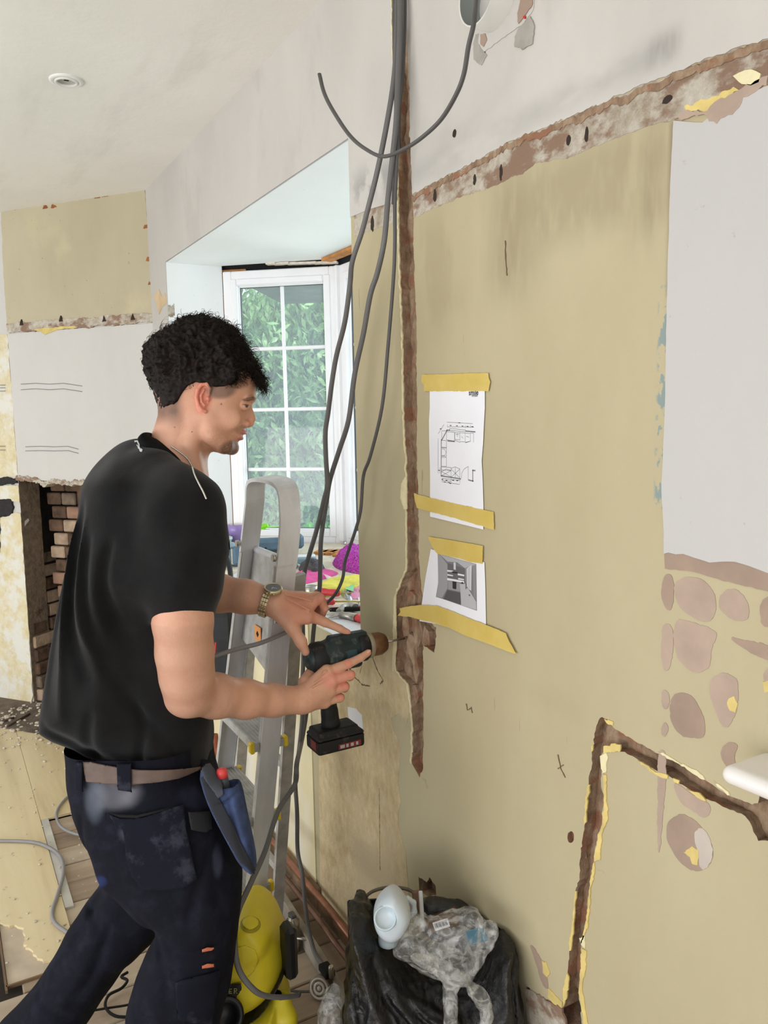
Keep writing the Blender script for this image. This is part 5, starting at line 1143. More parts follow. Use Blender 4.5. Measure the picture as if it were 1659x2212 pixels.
# ---------------------------------------------------------------- the man
TB = 1.70
man = thing('person', 'man in a black polo shirt and navy work trousers drilling into the wall', 'person', (*c2w(cp(330, 2400, 1.70))[:2], 0))
skin = MT('skin'); at_ = skin.n('ShaderNodeVertexColor', layer_name='Col'); skin.col(skin.mix(skin.mul(skin.rng(skin.noise(60, 4), .35, .7), .16), at_.outputs[0], (196, 128, 104))).set(.48, spec=.35)
skin.b.inputs['Subsurface Weight'].default_value = .12; skin.b.inputs['Subsurface Radius'].default_value = (.012, .005, .003); skin.b.inputs['Subsurface Scale'].default_value = .6
skin.bump(skin.noise(260, 4, .6), .0006); skin = skin.m
HEADP = [(552, 822), (552, 848), (551, 860), (546, 868), (541, 876), (537, 886), (534, 900), (531, 914), (530, 922), (529, 929), (531, 934), (525, 939), (523, 944), (521, 948), (513, 954), (511, 959), (512, 966), (508, 975), (500, 981), (488, 981), (472, 978),
         (456, 975), (448, 984), (440, 1002), (432, 1024), (425, 1050), (418, 1090), (330, 1090), (305, 1010), (315, 972), (328, 945), (340, 918), (347, 895), (343, 870), (334, 840), (328, 805), (332, 765), (352, 728), (390, 705), (437, 700), (485, 712), (522, 742), (545, 785)]
def sstep(x, a, b): t = np.clip((x - a) / (b - a), 0, 1); return t * t * (3 - 2 * t)
def headW(px, py):
    w_ = .079 - .017 * sstep(py, 870, 960) * sstep(px, 380, 470) - .014 * sstep(px, 500, 545) - .018 * sstep(py, 900, 960) * (1 - sstep(px, 380, 480)) - .008 * sstep(px + (py - 960) * .6, 455, 500) * sstep(py, 900, 960)
    w_ = w_ + .03 * sstep(py, 985, 1060) * (1 - sstep(px, 380, 430))
    return np.maximum(w_, .03)
def body_field(f):
    T = TB
    f.inflate(HEADP, T, .078, .070, .004, sm=1, Wf=headW, p=2.2)
    # nose, brows, lips, eyes
    f.chain([cp(537, 868, T), cp(538, 880, T), cp(541, 893, T), cp(543.5, 904, T), cp(541, 912, T)], [.0050, .0055, .0066, .0074, .0074], .005); f.ell(cp(536, 915, T), (.010, .007, .009), .004); f.chain([cp(534, 890, T), cp(536, 912, T)], [.007, .010], .006)
    for s_ in (-1, 1):
        f.ell(cp(530, 915, T + .012 * s_), (.010, .0078, .0075), .004); f.ell(cp(542, 863, T + .026 * s_), (.010, .0055, .020), .010, -.2)
        f.ell(cp(534, 878, T + .033 * s_), (.016, .010, .015), .006, 0, True); f.ell(cp(527, 875, T + .032 * s_), (.0125, .0120, .0125), .002)
        f.chain([cp(537, 871, T + .018 * s_), cp(536, 871, T + .032 * s_), cp(528, 874, T + .045 * s_)], [.0036] * 3, .003)
        f.ell(cp(497, 905, T + .050 * s_), (.022, .020, .012), .018)
        f.ell(cp(534, 920, T + .0065 * s_), (.0035, .0025, .0035), .001, 0, True)
    f.ell(cp(527, 934, T), (.0062, .0036, .019), .003, .3); f.ell(cp(519, 946, T), (.0066, .0042, .017), .003, .2)
    f.chain([cp(524, 939.5, T - .022), cp(529, 939.5, T), cp(524, 939.5, T + .022)], [.0012] * 3, .0015, sub=True)
    f.ell(cp(503, 968, T), (.011, .012, .018), .010)
    # jaw line on the near and far side
    for s_ in (-1, 1): f.chain([cp(449, 905, T + .062 * s_), cp(458, 940, T + .058 * s_), cp(485, 965, T + .036 * s_)], [.012, .013, .013], .022)
    # neck muscle
    for s_ in (-1, 1): f.chain([cp(425, 900, T + .058 * s_), cp(410, 960, T + .05 * s_), cp(428, 1040, T + .03 * s_)], [.012, .012, .012], .018)
    # ears
    for s_ in (-1, 1):
        z = T + .082 * s_
        f.ell(cp(438, 858, z - .002 * s_), (.0125, .027, .006), .004, .12); f.ell(cp(442, 860, z + .005 * s_), (.007, .018, .0055), .003, .1, True)
        f.chain([cp(451, 853, z), cp(453, 840, z + .002 * s_), cp(446, 830, z + .004 * s_), cp(435, 831, z + .006 * s_), cp(427, 842, z + .008 * s_), cp(424, 858, z + .008 * s_), cp(428, 874, z + .006 * s_), cp(436, 886, z + .003 * s_), cp(443, 889, z)], [.003, .0034, .0036, .0036, .0036, .0034, .003, .0034, .004], .002)
        f.chain([cp(441, 842, z + .004 * s_), cp(434, 854, z + .005 * s_), cp(435, 868, z + .004 * s_), cp(442, 876, z + .003 * s_)], [.002, .0024, .0024, .0022], .002)
        f.ell(cp(449, 862, z + .001 * s_), (.004, .006, .005), .002); f.ell(cp(445, 868, z + .003 * s_), (.004, .005, .006), .001, 0, True)
    # trunk under the clothes
    f.chain([cp(375, 1040, 1.70), cp(335, 1150, 1.70), cp(310, 1350, 1.70), cp(310, 1600, 1.70)], [.07, .095, .085, .095], .03)
    f.chain([cp(395, 1120, 1.56), cp(350, 1100, 1.70), cp(410, 1110, 1.85)], [.06, .06, .06], .03)
    for (a, b, c) in (((330, 1700, 1.64), (390, 2060, 1.62), (360, 2480, 1.65)), ((320, 1700, 1.78), (200, 2060, 1.79), (-150, 2470, 1.79))): f.chain([cp(*a), cp(*b), cp(*c)], [.075, .055, .040], .02)
    # right arm
    f.chain([cp(395, 1140, 1.555), cp(395, 1260, 1.568), cp(395, 1340, 1.580), cp(399, 1410, 1.595), cp(404, 1462, 1.610)], [.054, .0565, .0560, .0540, .0510], .02)
    f.chain([cp(404, 1462, 1.610), cp(407, 1498, 1.625)], [.051, .0455], .02); f.ell(cp(384, 1514, 1.628), (.020, .018, .024), .02)
    f.chain([cp(407, 1498, 1.626), cp(465, 1503, 1.682), cp(530, 1510, 1.738), cp(590, 1513, 1.785), cp(655, 1512, 1.825)], [.0465, .0455, .0408, .0345, .0305], .015, ax=(0, 0, 1), sq=.86)
    # right hand
    W_ = cp(652, 1511, 1.825)
    for m, r in (((706, 1450, 1.848), .016), ((716, 1470, 1.844), .0165), ((712, 1492, 1.845), .0165), ((700, 1515, 1.850), .0175)): f.cone(W_, cp(*m), .026, r, .012)
    f.chain([cp(700, 1455, 1.846), cp(752, 1434, 1.868), cp(779, 1421, 1.884), cp(795, 1410, 1.895)], [.0142, .0108, .0092, .0080], .003)
    f.chain([cp(716, 1470, 1.844), cp(757, 1458, 1.862), cp(756, 1462, 1.893), cp(738, 1464, 1.915)], [.0142, .0112, .0095, .0085], .003)
    f.chain([cp(712, 1492, 1.846), cp(745, 1483, 1.862), cp(744, 1487, 1.890), cp(727, 1488, 1.908)], [.0142, .0108, .0092, .0082], .003)
    f.chain([cp(702, 1514, 1.850), cp(735, 1507, 1.864), cp(733, 1510, 1.886), cp(718, 1510, 1.902)], [.0135, .0100, .0085, .0075], .003)
    f.chain([cp(660, 1475, 1.85), cp(676, 1446, 1.885), cp(694, 1440, 1.925), cp(718, 1440, 1.943)], [.018, .0125, .0105, .009], .006)
    for (a, b) in (((672, 1486), (712, 1463)), ((672, 1500), (712, 1484)), ((670, 1512), (704, 1503)), ((676, 1475), (703, 1450))): f.cone(cp(*a, 1.805), cp(*b, 1.831), .0015, .0020, .006)
    f.ell(cp(797, 1407, 1.888), (.0055, .004, .003), .001, -.5)
    # left arm and hand
    f.chain([cp(410, 1120, 1.86), cp(415, 1200, 1.88), cp(410, 1280, 1.885)], [.055, .052, .046], .02)
    f.chain([cp(405, 1278, 1.885), cp(470, 1281, 1.87), cp(530, 1289, 1.862), cp(592, 1300, 1.858)], [.046, .0435, .038, .0315], .015, ax=(0, 0, 1), sq=.9)
    W_ = cp(592, 1301, 1.860)
    for m, r in (((662, 1328, 1.872), .0150), ((670, 1308, 1.888), .0150), ((664, 1294, 1.905), .0145), ((652, 1289, 1.922), .014)): f.cone(W_, cp(*m), .027, r, .012)
    f.chain([cp(658, 1326, 1.872), cp(702, 1344, 1.892), cp(734, 1358, 1.904), cp(751, 1366, 1.912)], [.0150, .0110, .0090, .0076], .004)
    f.chain([cp(670, 1306, 1.888), cp(692, 1293, 1.900), cp(701, 1314, 1.912), cp(694, 1334, 1.920)], [.0140, .0112, .0094, .0082], .003)
    f.chain([cp(664, 1294, 1.905), cp(686, 1288, 1.925), cp(698, 1310, 1.935), cp(692, 1330, 1.94)], [.0135, .0108, .0092, .0082], .003)
    f.chain([cp(652, 1289, 1.922), cp(672, 1290, 1.945), cp(684, 1310, 1.952), cp(680, 1326, 1.955)], [.0125, .0098, .0085, .0076], .003)
    f.chain([cp(598, 1318, 1.850), cp(632, 1356, 1.852), cp(650, 1386, 1.853), cp(660, 1408, 1.856)], [.021, .0155, .0125, .0095], .010)
    f.cone(cp(625, 1330, 1.855), cp(662, 1336, 1.868), .018, .014, .012)
    for (a, b) in (((618, 1292, 1.836), (668, 1318, 1.858)), ((618, 1284, 1.842), (672, 1298, 1.874)), ((618, 1280, 1.852), (662, 1284, 1.89))): f.cone(cp(*a), cp(*b), .0014, .0022, .006)
    f.ell(cp(750, 1362, 1.907), (.0055, .0035, .003), .001, .4)
def B(px0, py0, t0, px1, py1, t1, vx):
    a = [cp(px0, py0, t0), cp(px0, py0, t1), cp(px1, py1, t0), cp(px1, py1, t1)]; a = np.array(a); return (a.min(0), a.max(0), vx)
def seg(x0, x1, y0, y1, z0, z1, vx): return ((x0, y0, z0), (x1, y1, z1), vx)
cX = lambda px, t: (px - CX) / FPX * t
cY = lambda py, t: (py - CY) / FPX * t
xw = cX(630, 1.80); yb = cY(1100, 1.7)
body = blocks(body_field, [seg(cX(300, 1.7), cX(575, 1.7), cY(685, 1.7), cY(1075, 1.7), 1.60, 1.80, .0016),
                           seg(cX(250, 1.7), cX(470, 1.5), cY(1070, 1.7), cY(1640, 1.8), 1.49, 1.95, .005),
                           seg(cX(320, 1.55), cX(612, 1.82) + .012, cY(1340, 1.6), cY(1590, 1.7), 1.52, 1.86, .003),
                           seg(cX(612, 1.82) - .014, cX(815, 1.9), cY(1405, 1.8), cY(1560, 1.8), 1.76, 1.97, .0014),
                           seg(cX(440, 1.85), cX(575, 1.85) + .012, cY(1215, 1.85), cY(1345, 1.85), 1.78, 1.95, .003),
                           seg(cX(575, 1.85) - .014, cX(765, 1.9), cY(1245, 1.85), cY(1425, 1.85), 1.78, 1.98, .0014)], 'body', skin, man)
def lc(c): return np.array(lin(c)[:3])
def skincol(P):
    t = P[:, 2]; px = P[:, 0] / t * FPX + CX; py = P[:, 1] / t * FPX + CY; n = len(P)
    base = np.tile(lc((208, 158, 132)), (n, 1))
    def blend(mask, c, a=1.0): 
        m = (np.clip(mask, 0, 1) * a)[:, None]; base[:] = base * (1 - m) + lc(c) * m
    def sp(x, y, rx, ry, ang=0):
        ca, sa = math.cos(ang), math.sin(ang); u = ((px - x) * ca + (py - y) * sa) / rx; v = (-(px - x) * sa + (py - y) * ca) / ry; return 1 - sstep(u * u + v * v, .4, 1.4)
    hd = (py < 1090) & (t < 1.80) & (px > 290)
    rn = np.random.RandomState(3).rand(n)
    blend(sp(438, 858, 20, 38) * hd, (214, 132, 112), .8); blend(sp(542, 910, 10, 12) * hd, (206, 138, 116), .45)
    blend(sp(523, 946, 12, 6, -.6) * hd, (190, 112, 104), .9); blend(sp(526, 934, 9, 4, -.5) * hd, (190, 112, 104), .8)
    beard = sp(497, 968, 24, 17, -.25) * hd; blend(beard * (.55 + .45 * rn), (62, 44, 34), 1.0); blend(sp(520, 927, 14, 7, -.7) * hd * (.5 + .5 * rn), (124, 86, 68), .6)
    blend(sp(470, 945, 34, 26) * hd * rn, (160, 118, 98), .4)
    blend(sp(540, 862, 17, 4.5, -.12) * hd * (.7 + .3 * rn), (62, 42, 32), .95)
    blend(sp(530, 877, 5, 2.6) * hd, (196, 184, 172), .6); blend(sp(533, 878, 3.2, 3) * hd, (60, 46, 34), .95); blend(sp(531, 874.5, 9, 1.8, .15) * hd, (58, 40, 32), .85)
    # clipped hair shading into skin: nape, around the ear, sideburn
    nape = (1 - sstep(px - (py - 880) * .1, 376, 404)) * sstep(py, 820, 850) * (1 - sstep(py, 888, 935)) * hd; blend(nape, (88, 68, 56), .85)
    sb = sp(478, 842, 34, 20, -.1) * hd; blend(sb, (112, 88, 76), .85)
    sb = sp(510, 822, 30, 18, 0) * hd; blend(sb, (90, 66, 54), .7)
    for (x, y, r) in ((478, 873, 2), (415, 933, 1.6), (377, 923, 1.5)): blend(sp(x, y, r, r) * hd, (110, 68, 52), .9)
    h1 = (px > 655) & (py > 1400); blend(sp(724, 1470, 30, 22) * h1, (226, 140, 124), .55)
    for (x, y) in ((757, 1457), (745, 1482), (735, 1505), (752, 1433)): blend(sp(x, y, 10, 9) * h1, (218, 128, 112), .6)
    h2 = (py < 1430) & (px > 580) & (t > 1.80); blend(sp(655, 1315, 50, 40) * h2, (204, 136, 114), .6); blend(sp(696, 1295, 14, 22) * h2, (196, 124, 104), .6); blend(sp(747, 1366, 10, 8) * h2, (214, 150, 130), .6)
    return base
setcol(body, skincol)

def conform(name, poly, target, off, mat, parent, step=3.0, th=.0012, tmin=1.3):
    """thin piece of real cloth or leather laid on a surface of the figure"""
    from mathutils.bvhtree import BVHTree
    me = target.data; key = target.name
    if key not in _bvh: _bvh[key] = BVHTree.FromPolygons([v.co.copy() for v in me.vertices], [tuple(p.vertices) for p in me.polygons])
    bvh = _bvh[key]; P = np.array(poly, float); x0, y0 = P.min(0); x1, y1 = P.max(0)
    xs = np.arange(x0, x1 + step, step); ys = np.arange(y0, y1 + step, step); X, Y = np.meshgrid(xs, ys, indexing='ij'); ins = polysdf(P, X, Y)
    # pull border points onto the outline
    gx, gy = np.gradient(ins, step); keep = ins < step * .75; Xn = np.where((ins > -step * .4) & keep, X - gx * ins, X); Yn = np.where((ins > -step * .4) & keep, Y - gy * ins, Y)
    idx = -np.ones(X.shape, int); V = []
    for i in range(X.shape[0]):
        for j in range(X.shape[1]):
            if not keep[i, j]: continue
            d = ray(Xn[i, j], Yn[i, j]); L = np.linalg.norm(d); h = bvh.ray_cast(Vector(CAM + d * tmin), Vector(d / L), 2.0)
            if h[0] is None: continue
            nrm = np.array(h[1]); nrm = nrm if nrm @ d < 0 else -nrm; idx[i, j] = len(V); V.append(np.array(h[0]) + nrm * off)
    F = [(idx[i, j], idx[i + 1, j], idx[i + 1, j + 1], idx[i, j + 1]) for i in range(X.shape[0] - 1) for j in range(X.shape[1] - 1) if min(idx[i, j], idx[i + 1, j], idx[i + 1, j + 1], idx[i, j + 1]) >= 0]
    o = newmesh(name, V, F, mat, parent, True)
    md = o.modifiers.new('thickness', 'SOLIDIFY'); md.thickness = th; md.offset = 0; return o
_bvh = {}

# hair
hairM = MT('dark_brown_hair'); hairM.col(hairM.ramp(hairM.noise(90, 4, .6), [(.3, (9, 6, 5)), (.7, (30, 19, 13))])).set(.65, spec=.2); hairM = hairM.m
HAIR = [(349, 896), (362, 889), (380, 882), (400, 872), (413, 850), (424, 834), (438, 826), (455, 827), (475, 836), (505, 833), (522, 828), (527, 806), (545, 800), (556, 812), (562, 830), (572, 832), (578, 826), (580, 808), (575, 790), (569, 775), (556, 758),
        (540, 740), (530, 722), (510, 712), (490, 703), (466, 692), (444, 688), (413, 690), (386, 703), (355, 722), (326, 744), (316, 775), (319, 811), (330, 838), (341, 861), (346, 880)]
def hW(px, py): return .094 - .009 * sstep(py, 790, 850) - .004 * sstep(py, 850, 890) - .022 * sstep(px, 520, 575) - .010 * (1 - sstep(px, 330, 380))
HEXT = [(352, 900), (400, 960), (520, 960), (590, 860)] + HAIR[23:]
HCLIP = [(x, y + 9 * float(sstep(y, 790, 815)) * (x > 395) * (x < 530) + 4) if y > 780 else (x, y) for x, y in HAIR]
def hairf(f):
    f.inflate(HEXT, TB, .092, .058, .004, sm=1, Wf=hW, p=2.15)
    f.clip(HCLIP, TB, 1)
f = Field(cp(300, 670, 1.7) * [1, 1, 0] + [0, 0, 1.58], cp(600, 905, 1.7) * [1, 1, 0] + [0, 0, 1.82], .0022); hairf(f); V, F_ = f.mesh()
# break the mass up into locks
up_ = sstep(-(V[:, 1]), -cY(840, 1.7), -cY(800, 1.7)); nz = np.array([mn.noise(Vector(p * 60)) + .7 * mn.noise(Vector(p * 130)) for p in V]); cen = cp(440, 800, TB)
dr = (V - cen); dr /= np.linalg.norm(dr, axis=1)[:, None]; V = V + dr * (nz * (.0045 + .005 * up_))[:, None]
hair = meshobj('hair', V, F_, hairM, man)
rg = np.random.RandomState(8); cand = np.where((V[:, 1] < cY(850, 1.7)))[0]; wgt = 1 + 2.5 * (V[cand, 0] > cX(500, 1.7)) + 1.0 * (V[cand, 1] < cY(720, 1.7)); sel = rg.choice(cand, 5000, p=wgt / wgt.sum())
VV, FF = [], []; ns = 9
for i in sel:
    p = V[i]; n_ = dr[i]; px_ = p[0] / p[2] * FPX + CX; py_ = p[1] / p[2] * FPX + CY
    front = px_ > 510; top = py_ < 760; L = rg.uniform(.012, .026) * (1.25 if front else 1) * (.5 if not (front or top) else 1)
    g_ = n_ * .3 + np.array([.55, .45 if front else .05, 0]) + rg.normal(size=3) * .45; g_ -= n_ * (g_ @ n_) * .65; g_ /= np.linalg.norm(g_); b_ = np.cross(g_, n_); b_ /= np.linalg.norm(b_) + 1e-9
    R0 = rg.uniform(.002, .0055); om = rg.uniform(1.2, 2.6) * math.pi; ph = rg.rand() * 6.28; w_ = rg.uniform(.0004, .0011); k0 = len(VV)
    for j in range(ns):
        s_ = j / (ns - 1); q = p - n_ * .002 + g_ * L * s_ + n_ * (.003 * math.sin(s_ * 3.14)) + R0 * s_ ** .5 * (math.cos(ph + om * s_) * n_ + math.sin(ph + om * s_) * b_) - R0 * .3 * n_
        ww = w_ * (1 - .75 * s_); VV += [q + b_ * ww, q - b_ * ww * .5 + n_ * ww, q - b_ * ww * .5 - n_ * ww]
        if j:
            a = k0 + 3 * (j - 1)
            for m in range(3): FF.append((a + m, a + (m + 1) % 3, a + 3 + (m + 1) % 3, a + 3 + m))
# a few long loose curls against the light
for (x, y, dx, dy) in [(352, 722, -14, -22), (360, 716, -4, -26), (330, 745, -14, -14), (326, 760, -12, 2), (400, 698, 10, -14), (415, 692, 22, -8), (430, 690, 24, -2), (545, 752, 14, -6), (575, 815, 12, 6), (572, 826, 10, 14), (385, 705, -6, -14), (318, 790, -8, 6)]:
    for r_s in range(3):
        p0 = cp(x + rg.uniform(-3, 3), y + rg.uniform(-2, 4), TB + rg.uniform(-.03, .03)); e = np.array([dx, dy, 0]) * TB / FPX * rg.uniform(.7, 1.1); b_ = np.array([-e[1], e[0], 0]); b_ = b_ / np.linalg.norm(b_); k0 = len(VV)
        for j in range(ns):
            s_ = j / (ns - 1); q = p0 + e * math.sin(s_ * 2.2) + b_ * np.linalg.norm(e) * .8 * (1 - math.cos(s_ * 2.6)) * (1 if r_s % 2 else .6); ww = .0006 * (1 - .6 * s_); VV += [q + b_ * ww, q - b_ * ww * .5 + [0, 0, ww], q - b_ * ww * .5 - [0, 0, ww]]
            if j:
                a = k0 + 3 * (j - 1)
                for m in range(3): FF.append((a + m, a + (m + 1) % 3, a + 3 + (m + 1) % 3, a + 3 + m))
o = meshobj('hair_curls', np.array(VV), np.array(FF), hairM, man); o['kind'] = 'stuff'

# polo shirt
shM = MT('black_polo_cotton'); shM.col(shM.ramp(shM.noise(10, 5, .6), [(.35, (20, 20, 21)), (.75, (31, 31, 32))])).set(.92, spec=.12); shM.b.inputs['Sheen Weight'].default_value = .12; shM.bump(shM.noise(420, 2), .0006); shM = shM.m
TORSO = [(331, 940), (312, 950), (290, 953), (262, 962), (236, 983), (211, 1021), (198, 1051), (190, 1093), (181, 1135), (169, 1169), (156, 1241), (143, 1317), (126, 1400), (112, 1480), (103, 1555), (112, 1577), (150, 1590), (180, 1606), (240, 1638), (330, 1657), (420, 1660), (449, 1652),
         (455, 1600), (454, 1540), (452, 1450), (456, 1350), (462, 1260), (470, 1190), (464, 1130), (452, 1085), (446, 1060), (432, 1035), (412, 1005), (385, 980), (358, 958)]
FT = [([(196, 1080), (186, 1170), (172, 1290), (160, 1400), (156, 1500)], .013, 0.0116), ([(228, 1090), (218, 1200), (208, 1300), (222, 1390), (248, 1450)], .015, 0.0145), ([(255, 1150), (243, 1250), (252, 1330), (282, 1400)], .014, 0.0116),
      ([(300, 1160), (280, 1230), (288, 1300), (318, 1370)], .014, 0.0130), ([(210, 1120), (200, 1250), (186, 1380), (190, 1520)], .010, -0.0101), ([(242, 1120), (230, 1220), (232, 1320), (262, 1400)], .009, -0.0087), ([(275, 1400), (310, 1480), (370, 1560), (430, 1600)], .016, 0.0101),
      ([(140, 1530), (200, 1575), (280, 1610), (360, 1625)], .014, 0.0087), ([(330, 1500), (350, 1570), (340, 1650)], .012, 0.0101), ([(400, 1580), (410, 1620), (405, 1660)], .010, 0.0087), ([(250, 1500), (240, 1560), (250, 1620)], .014, 0.0087)]
def shirtf(f):
    f.inflate(TORSO, TB, .175, .125, .01, sm=2, folds=FT, p=2.3, Wf=lambda x, y: .178 - .03 * sstep(y, 1250, 1450) - .040 * sstep(y, 1230, 1330) * sstep(x, 255, 330) * (1 - sstep(y, 1530, 1600)) + .012 * sstep(y, 1480, 1620) - .085 * (1 - sstep(y, 945, 1060)))
def sleevef(f):
    f.chain([cp(330, 1030, 1.62), cp(395, 1110, 1.570), cp(402, 1180, 1.572)], [.060, .082, .083], .03)
    f.chain([cp(402, 1180, 1.572), cp(396, 1260, 1.58), cp(394, 1322, 1.592)], [.083, .075, .0645], .02)
    # far sleeve
    f.chain([cp(340, 1030, 1.80), cp(400, 1110, 1.86), cp(420, 1200, 1.88), cp(420, 1262, 1.88)], [.06, .078, .07, .062], .025)
def neckf(f):
    # sleeve creases
    f.rbox(cp(396, 1326 + 70, 1.60), (.10, .064, .11), np.eye(3), .001, .002, sub=True) if False else None
    for (L, r, k) in () and (([(334, 1110, 1.53), (306, 1200, 1.53), (315, 1300, 1.55)], .007, .012),):
        f.chain([cp(*p) for p in L], [r] * len(L), k, sub=True)
    # bend the sleeve end
    f.cone(cp(394, 1334, 1.594), cp(394, 1400, 1.61), .090, .090, .0015, sub=True) if False else None
    # neck opening
    f.inflate([(336, 928), (352, 950), (378, 968), (402, 990), (420, 1015), (436, 1046), (446, 1056), (470, 1000), (460, 920), (380, 900)], TB, .074, .03, .003, sm=1, sub=True)
def hollow_end(f, c, d, r, depth):
    """cut the end of a sleeve square (a plane) and open it"""
    d = _n(np.array(d, float)); c = np.array(c, float); q = f.box(c - .16, c + .16, 0)
    sl, x, y, z = q; h = (x - c[0]) * d[0] + (y - c[1]) * d[1] + (z - c[2]) * d[2]; rr = np.sqrt((x - c[0] - h * d[0]) ** 2 + (y - c[1] - h * d[1]) ** 2 + (z - c[2] - h * d[2]) ** 2)
    cut = np.maximum(-h, rr - .095); f.A[sl] = np.maximum(f.A[sl], -cut)
    hole = np.maximum(np.abs(h + depth / 2) - depth / 2, rr - r); f.A[sl] = np.maximum(f.A[sl], -hole)
f = Field((cX(90, 1.75), cY(925, 1.75), 1.46), (cX(500, 1.6), cY(1690, 1.6), 2.00), .0042); shirtf(f)
f1 = f; f = Field(f1.lo, f1.lo + (f1.n - 1) * f1.vx - 1e-6, .0042); sleevef(f)
hollow_end(f, cp(394, 1333, 1.597), cp(394, 1400, 1.62) - cp(394, 1330, 1.597), .0, .03); hollow_end(f, cp(420, 1262, 1.88), (0, 1, 0), .0, .02)
f1.A = smin(f1.A, f.A[:f1.A.shape[0], :f1.A.shape[1], :f1.A.shape[2]], .02); f = f1; neckf(f)
V, F_ = f.mesh(); shirt = meshobj('polo_shirt', V, F_, shM, man); dispn(shirt, .0034, 30, 3, (1, 1, .5))
ribM = simple('ribbed_black_collar', (17, 17, 19), .9, spec=.15, var=.1)
f = Field((cX(290, 1.75), cY(920, 1.75), 1.55), (cX(470, 1.6), cY(1090, 1.6), 1.85), .0022)
f.inflate([(331, 935), (345, 945), (378, 966), (404, 989), (424, 1016), (440, 1042), (450, 1060), (446, 1072), (436, 1074), (418, 1060), (392, 1034), (360, 1004), (332, 980), (312, 958), (318, 945)], TB, .088, .022, .003, sm=1, Wf=lambda x, y: .082 - .022 * sstep(x, 400, 450) + .006 * (1 - sstep(x, 330, 360)), p=3)
f.inflate([(340, 925), (352, 948), (380, 968), (404, 992), (424, 1020), (438, 1046), (420, 1050), (395, 1025), (360, 990), (330, 960)], TB, .072, .02, .002, sm=1, sub=True)
V, F_ = f.mesh(); collar = meshobj('collar', V, F_, ribM, shirt)
hemM = simple('black_hem', (24, 24, 26), .85, var=.1)
st = simple('white_embroidery', (220, 220, 222), .7, var=0)
for k, L in enumerate([[(291, 955), (297, 954), (301, 962), (300, 970)], [(296, 962), (300, 968), (303, 974)], [(301, 966), (304, 972), (305, 977)], [(303, 976), (306, 970), (307, 977), (308, 972)]]):
    P = np.array(L, float); T_ = np.gradient(P, axis=0); T_ /= np.linalg.norm(T_, axis=1)[:, None]; N_ = np.stack([-T_[:, 1], T_[:, 0]], 1) * (.9 if k else 1.6)
    conform('embroidered_mark', np.vstack([P + N_, (P - N_)[::-1]]), shirt, .0015, st, shirt, 1.0, .0008)

# necklace of small silver links lying along the collar
silver = simple('silver_links', (214, 212, 206), .22, .95, var=.05)
from mathutils.bvhtree import BVHTree
def onto(objs, px, py, off, tmin=1.3):
    best = None; d = ray(px, py); d1 = _n(d)
    for ob in objs:
        if ob.name not in _bvh: _bvh[ob.name] = BVHTree.FromPolygons([v.co.copy() for v in ob.data.vertices], [tuple(p.vertices) for p in ob.data.polygons])
        h = _bvh[ob.name].ray_cast(Vector(CAM + d * tmin), Vector(d1), 2.)
        if h[0] is not None and (best is None or h[3] < best[1]): best = (np.array(h[0]) - d1 * off, h[3])
    return None if best is None else best[0]
g = G(); P = spline([(370, 966), (386, 977), (403, 991), (413, 1007), (419, 1026), (428, 1045), (437, 1062), (444, 1078)], 9)
for i, (x, y) in enumerate(P):
    q = onto([body, collar, shirt], x + 1, y - 1, .0012)
    if q is not None: g.lathe([(0, -.0022), (.0018, -.001), (.0022, 0), (.0018, .001), (0, .0022)], q, None, 7, cap=False)
g.build('necklace', silver, man)['kind'] = 'stuff'

# wrist watch on the raised arm
wt = bpy.data.objects.new('wristwatch', None); COL.objects.link(wt); wt.location = c2w(cp(588, 1285, 1.83)); wt.parent = man; wt.matrix_parent_inverse = Matrix.Translation(man.location).inverted()
wc = cp(577, 1297, 1.860); axw = _n(cp(592, 1300, 1.858) - cp(530, 1289, 1.862)); axw = _n(axw + np.array([0, .15, 0])); gold = simple('worn_gold_metal', (212, 198, 164), .3, .8, var=.1, vs=60)
u_ = _n(np.cross(axw, [0, 0, 1.])); v_ = np.cross(axw, u_)       # u_: down/up in picture, v_: depth
def wring(a, rr, off): return wc + axw * off + (u_ * math.cos(a) * rr + v_ * math.sin(a) * rr * .92)
for k in range(26):
    a = k / 26 * 2 * math.pi; 
    g = G()
    for w_, o_ in ((.006, -.0055), (.005, 0), (.006, .0055)):
        c = c2w(wring(a, .0385, o_)); t1 = RW @ (u_ * -math.sin(a) + v_ * math.cos(a)); nn_ = RW @ (u_ * math.cos(a) + v_ * math.sin(a)); g.box(c, (w_ * .95, .0085, .0035), np.stack([RW @ axw, _n(t1), _n(nn_)], 1), .0008)
    g.build('bracelet_link', gold, wt)
aF = None; nF = _n(np.array([.10, -.88, -.42])); cF = cp(590, 1272, 1.832); yF = _n(axw - nF * (axw @ nF)); xF = np.cross(yF, nF); RF = np.stack([RW @ xF, RW @ yF, RW @ nF], 1); cw = c2w(cF)
g = G(); g.lathe([(.018, -.008), (.021, -.006), (.0215, .001), (.0205, .004), (.018, .0045), (.0175, .0032)], cw, RF, 40, cap=False); g.lathe([(0, -.008), (.018, -.008)], cw, RF, 40, cap=False); g.build('watch_case', gold, wt)
g = G(); g.lathe([(.0178, .0034), (0, .0036)], cw, RF, 36, cap=False); g.build('dial', simple('grey_dial', (120, 128, 132), .2, .3), wt)
g = G(); g.box(cw + RF @ [.002, .0045, .0042], (.0012, .010, .0006), RF); g.box(cw + RF @ [.004, -.001, .0042], (.009, .0012, .0006), RF); g.build('hands', simple('pale_hands', (225, 225, 220), .4), wt)
for k in (-1, 0, 1): g = G(); g.lathe([(.0022, 0), (.0025, .0035), (.0015, .004)], cw + RF @ [.0205, .008 * k, -.001], np.stack([RF[:, 1], RF[:, 2], RF[:, 0]], 1), 10); g.build('crown', gold, wt)

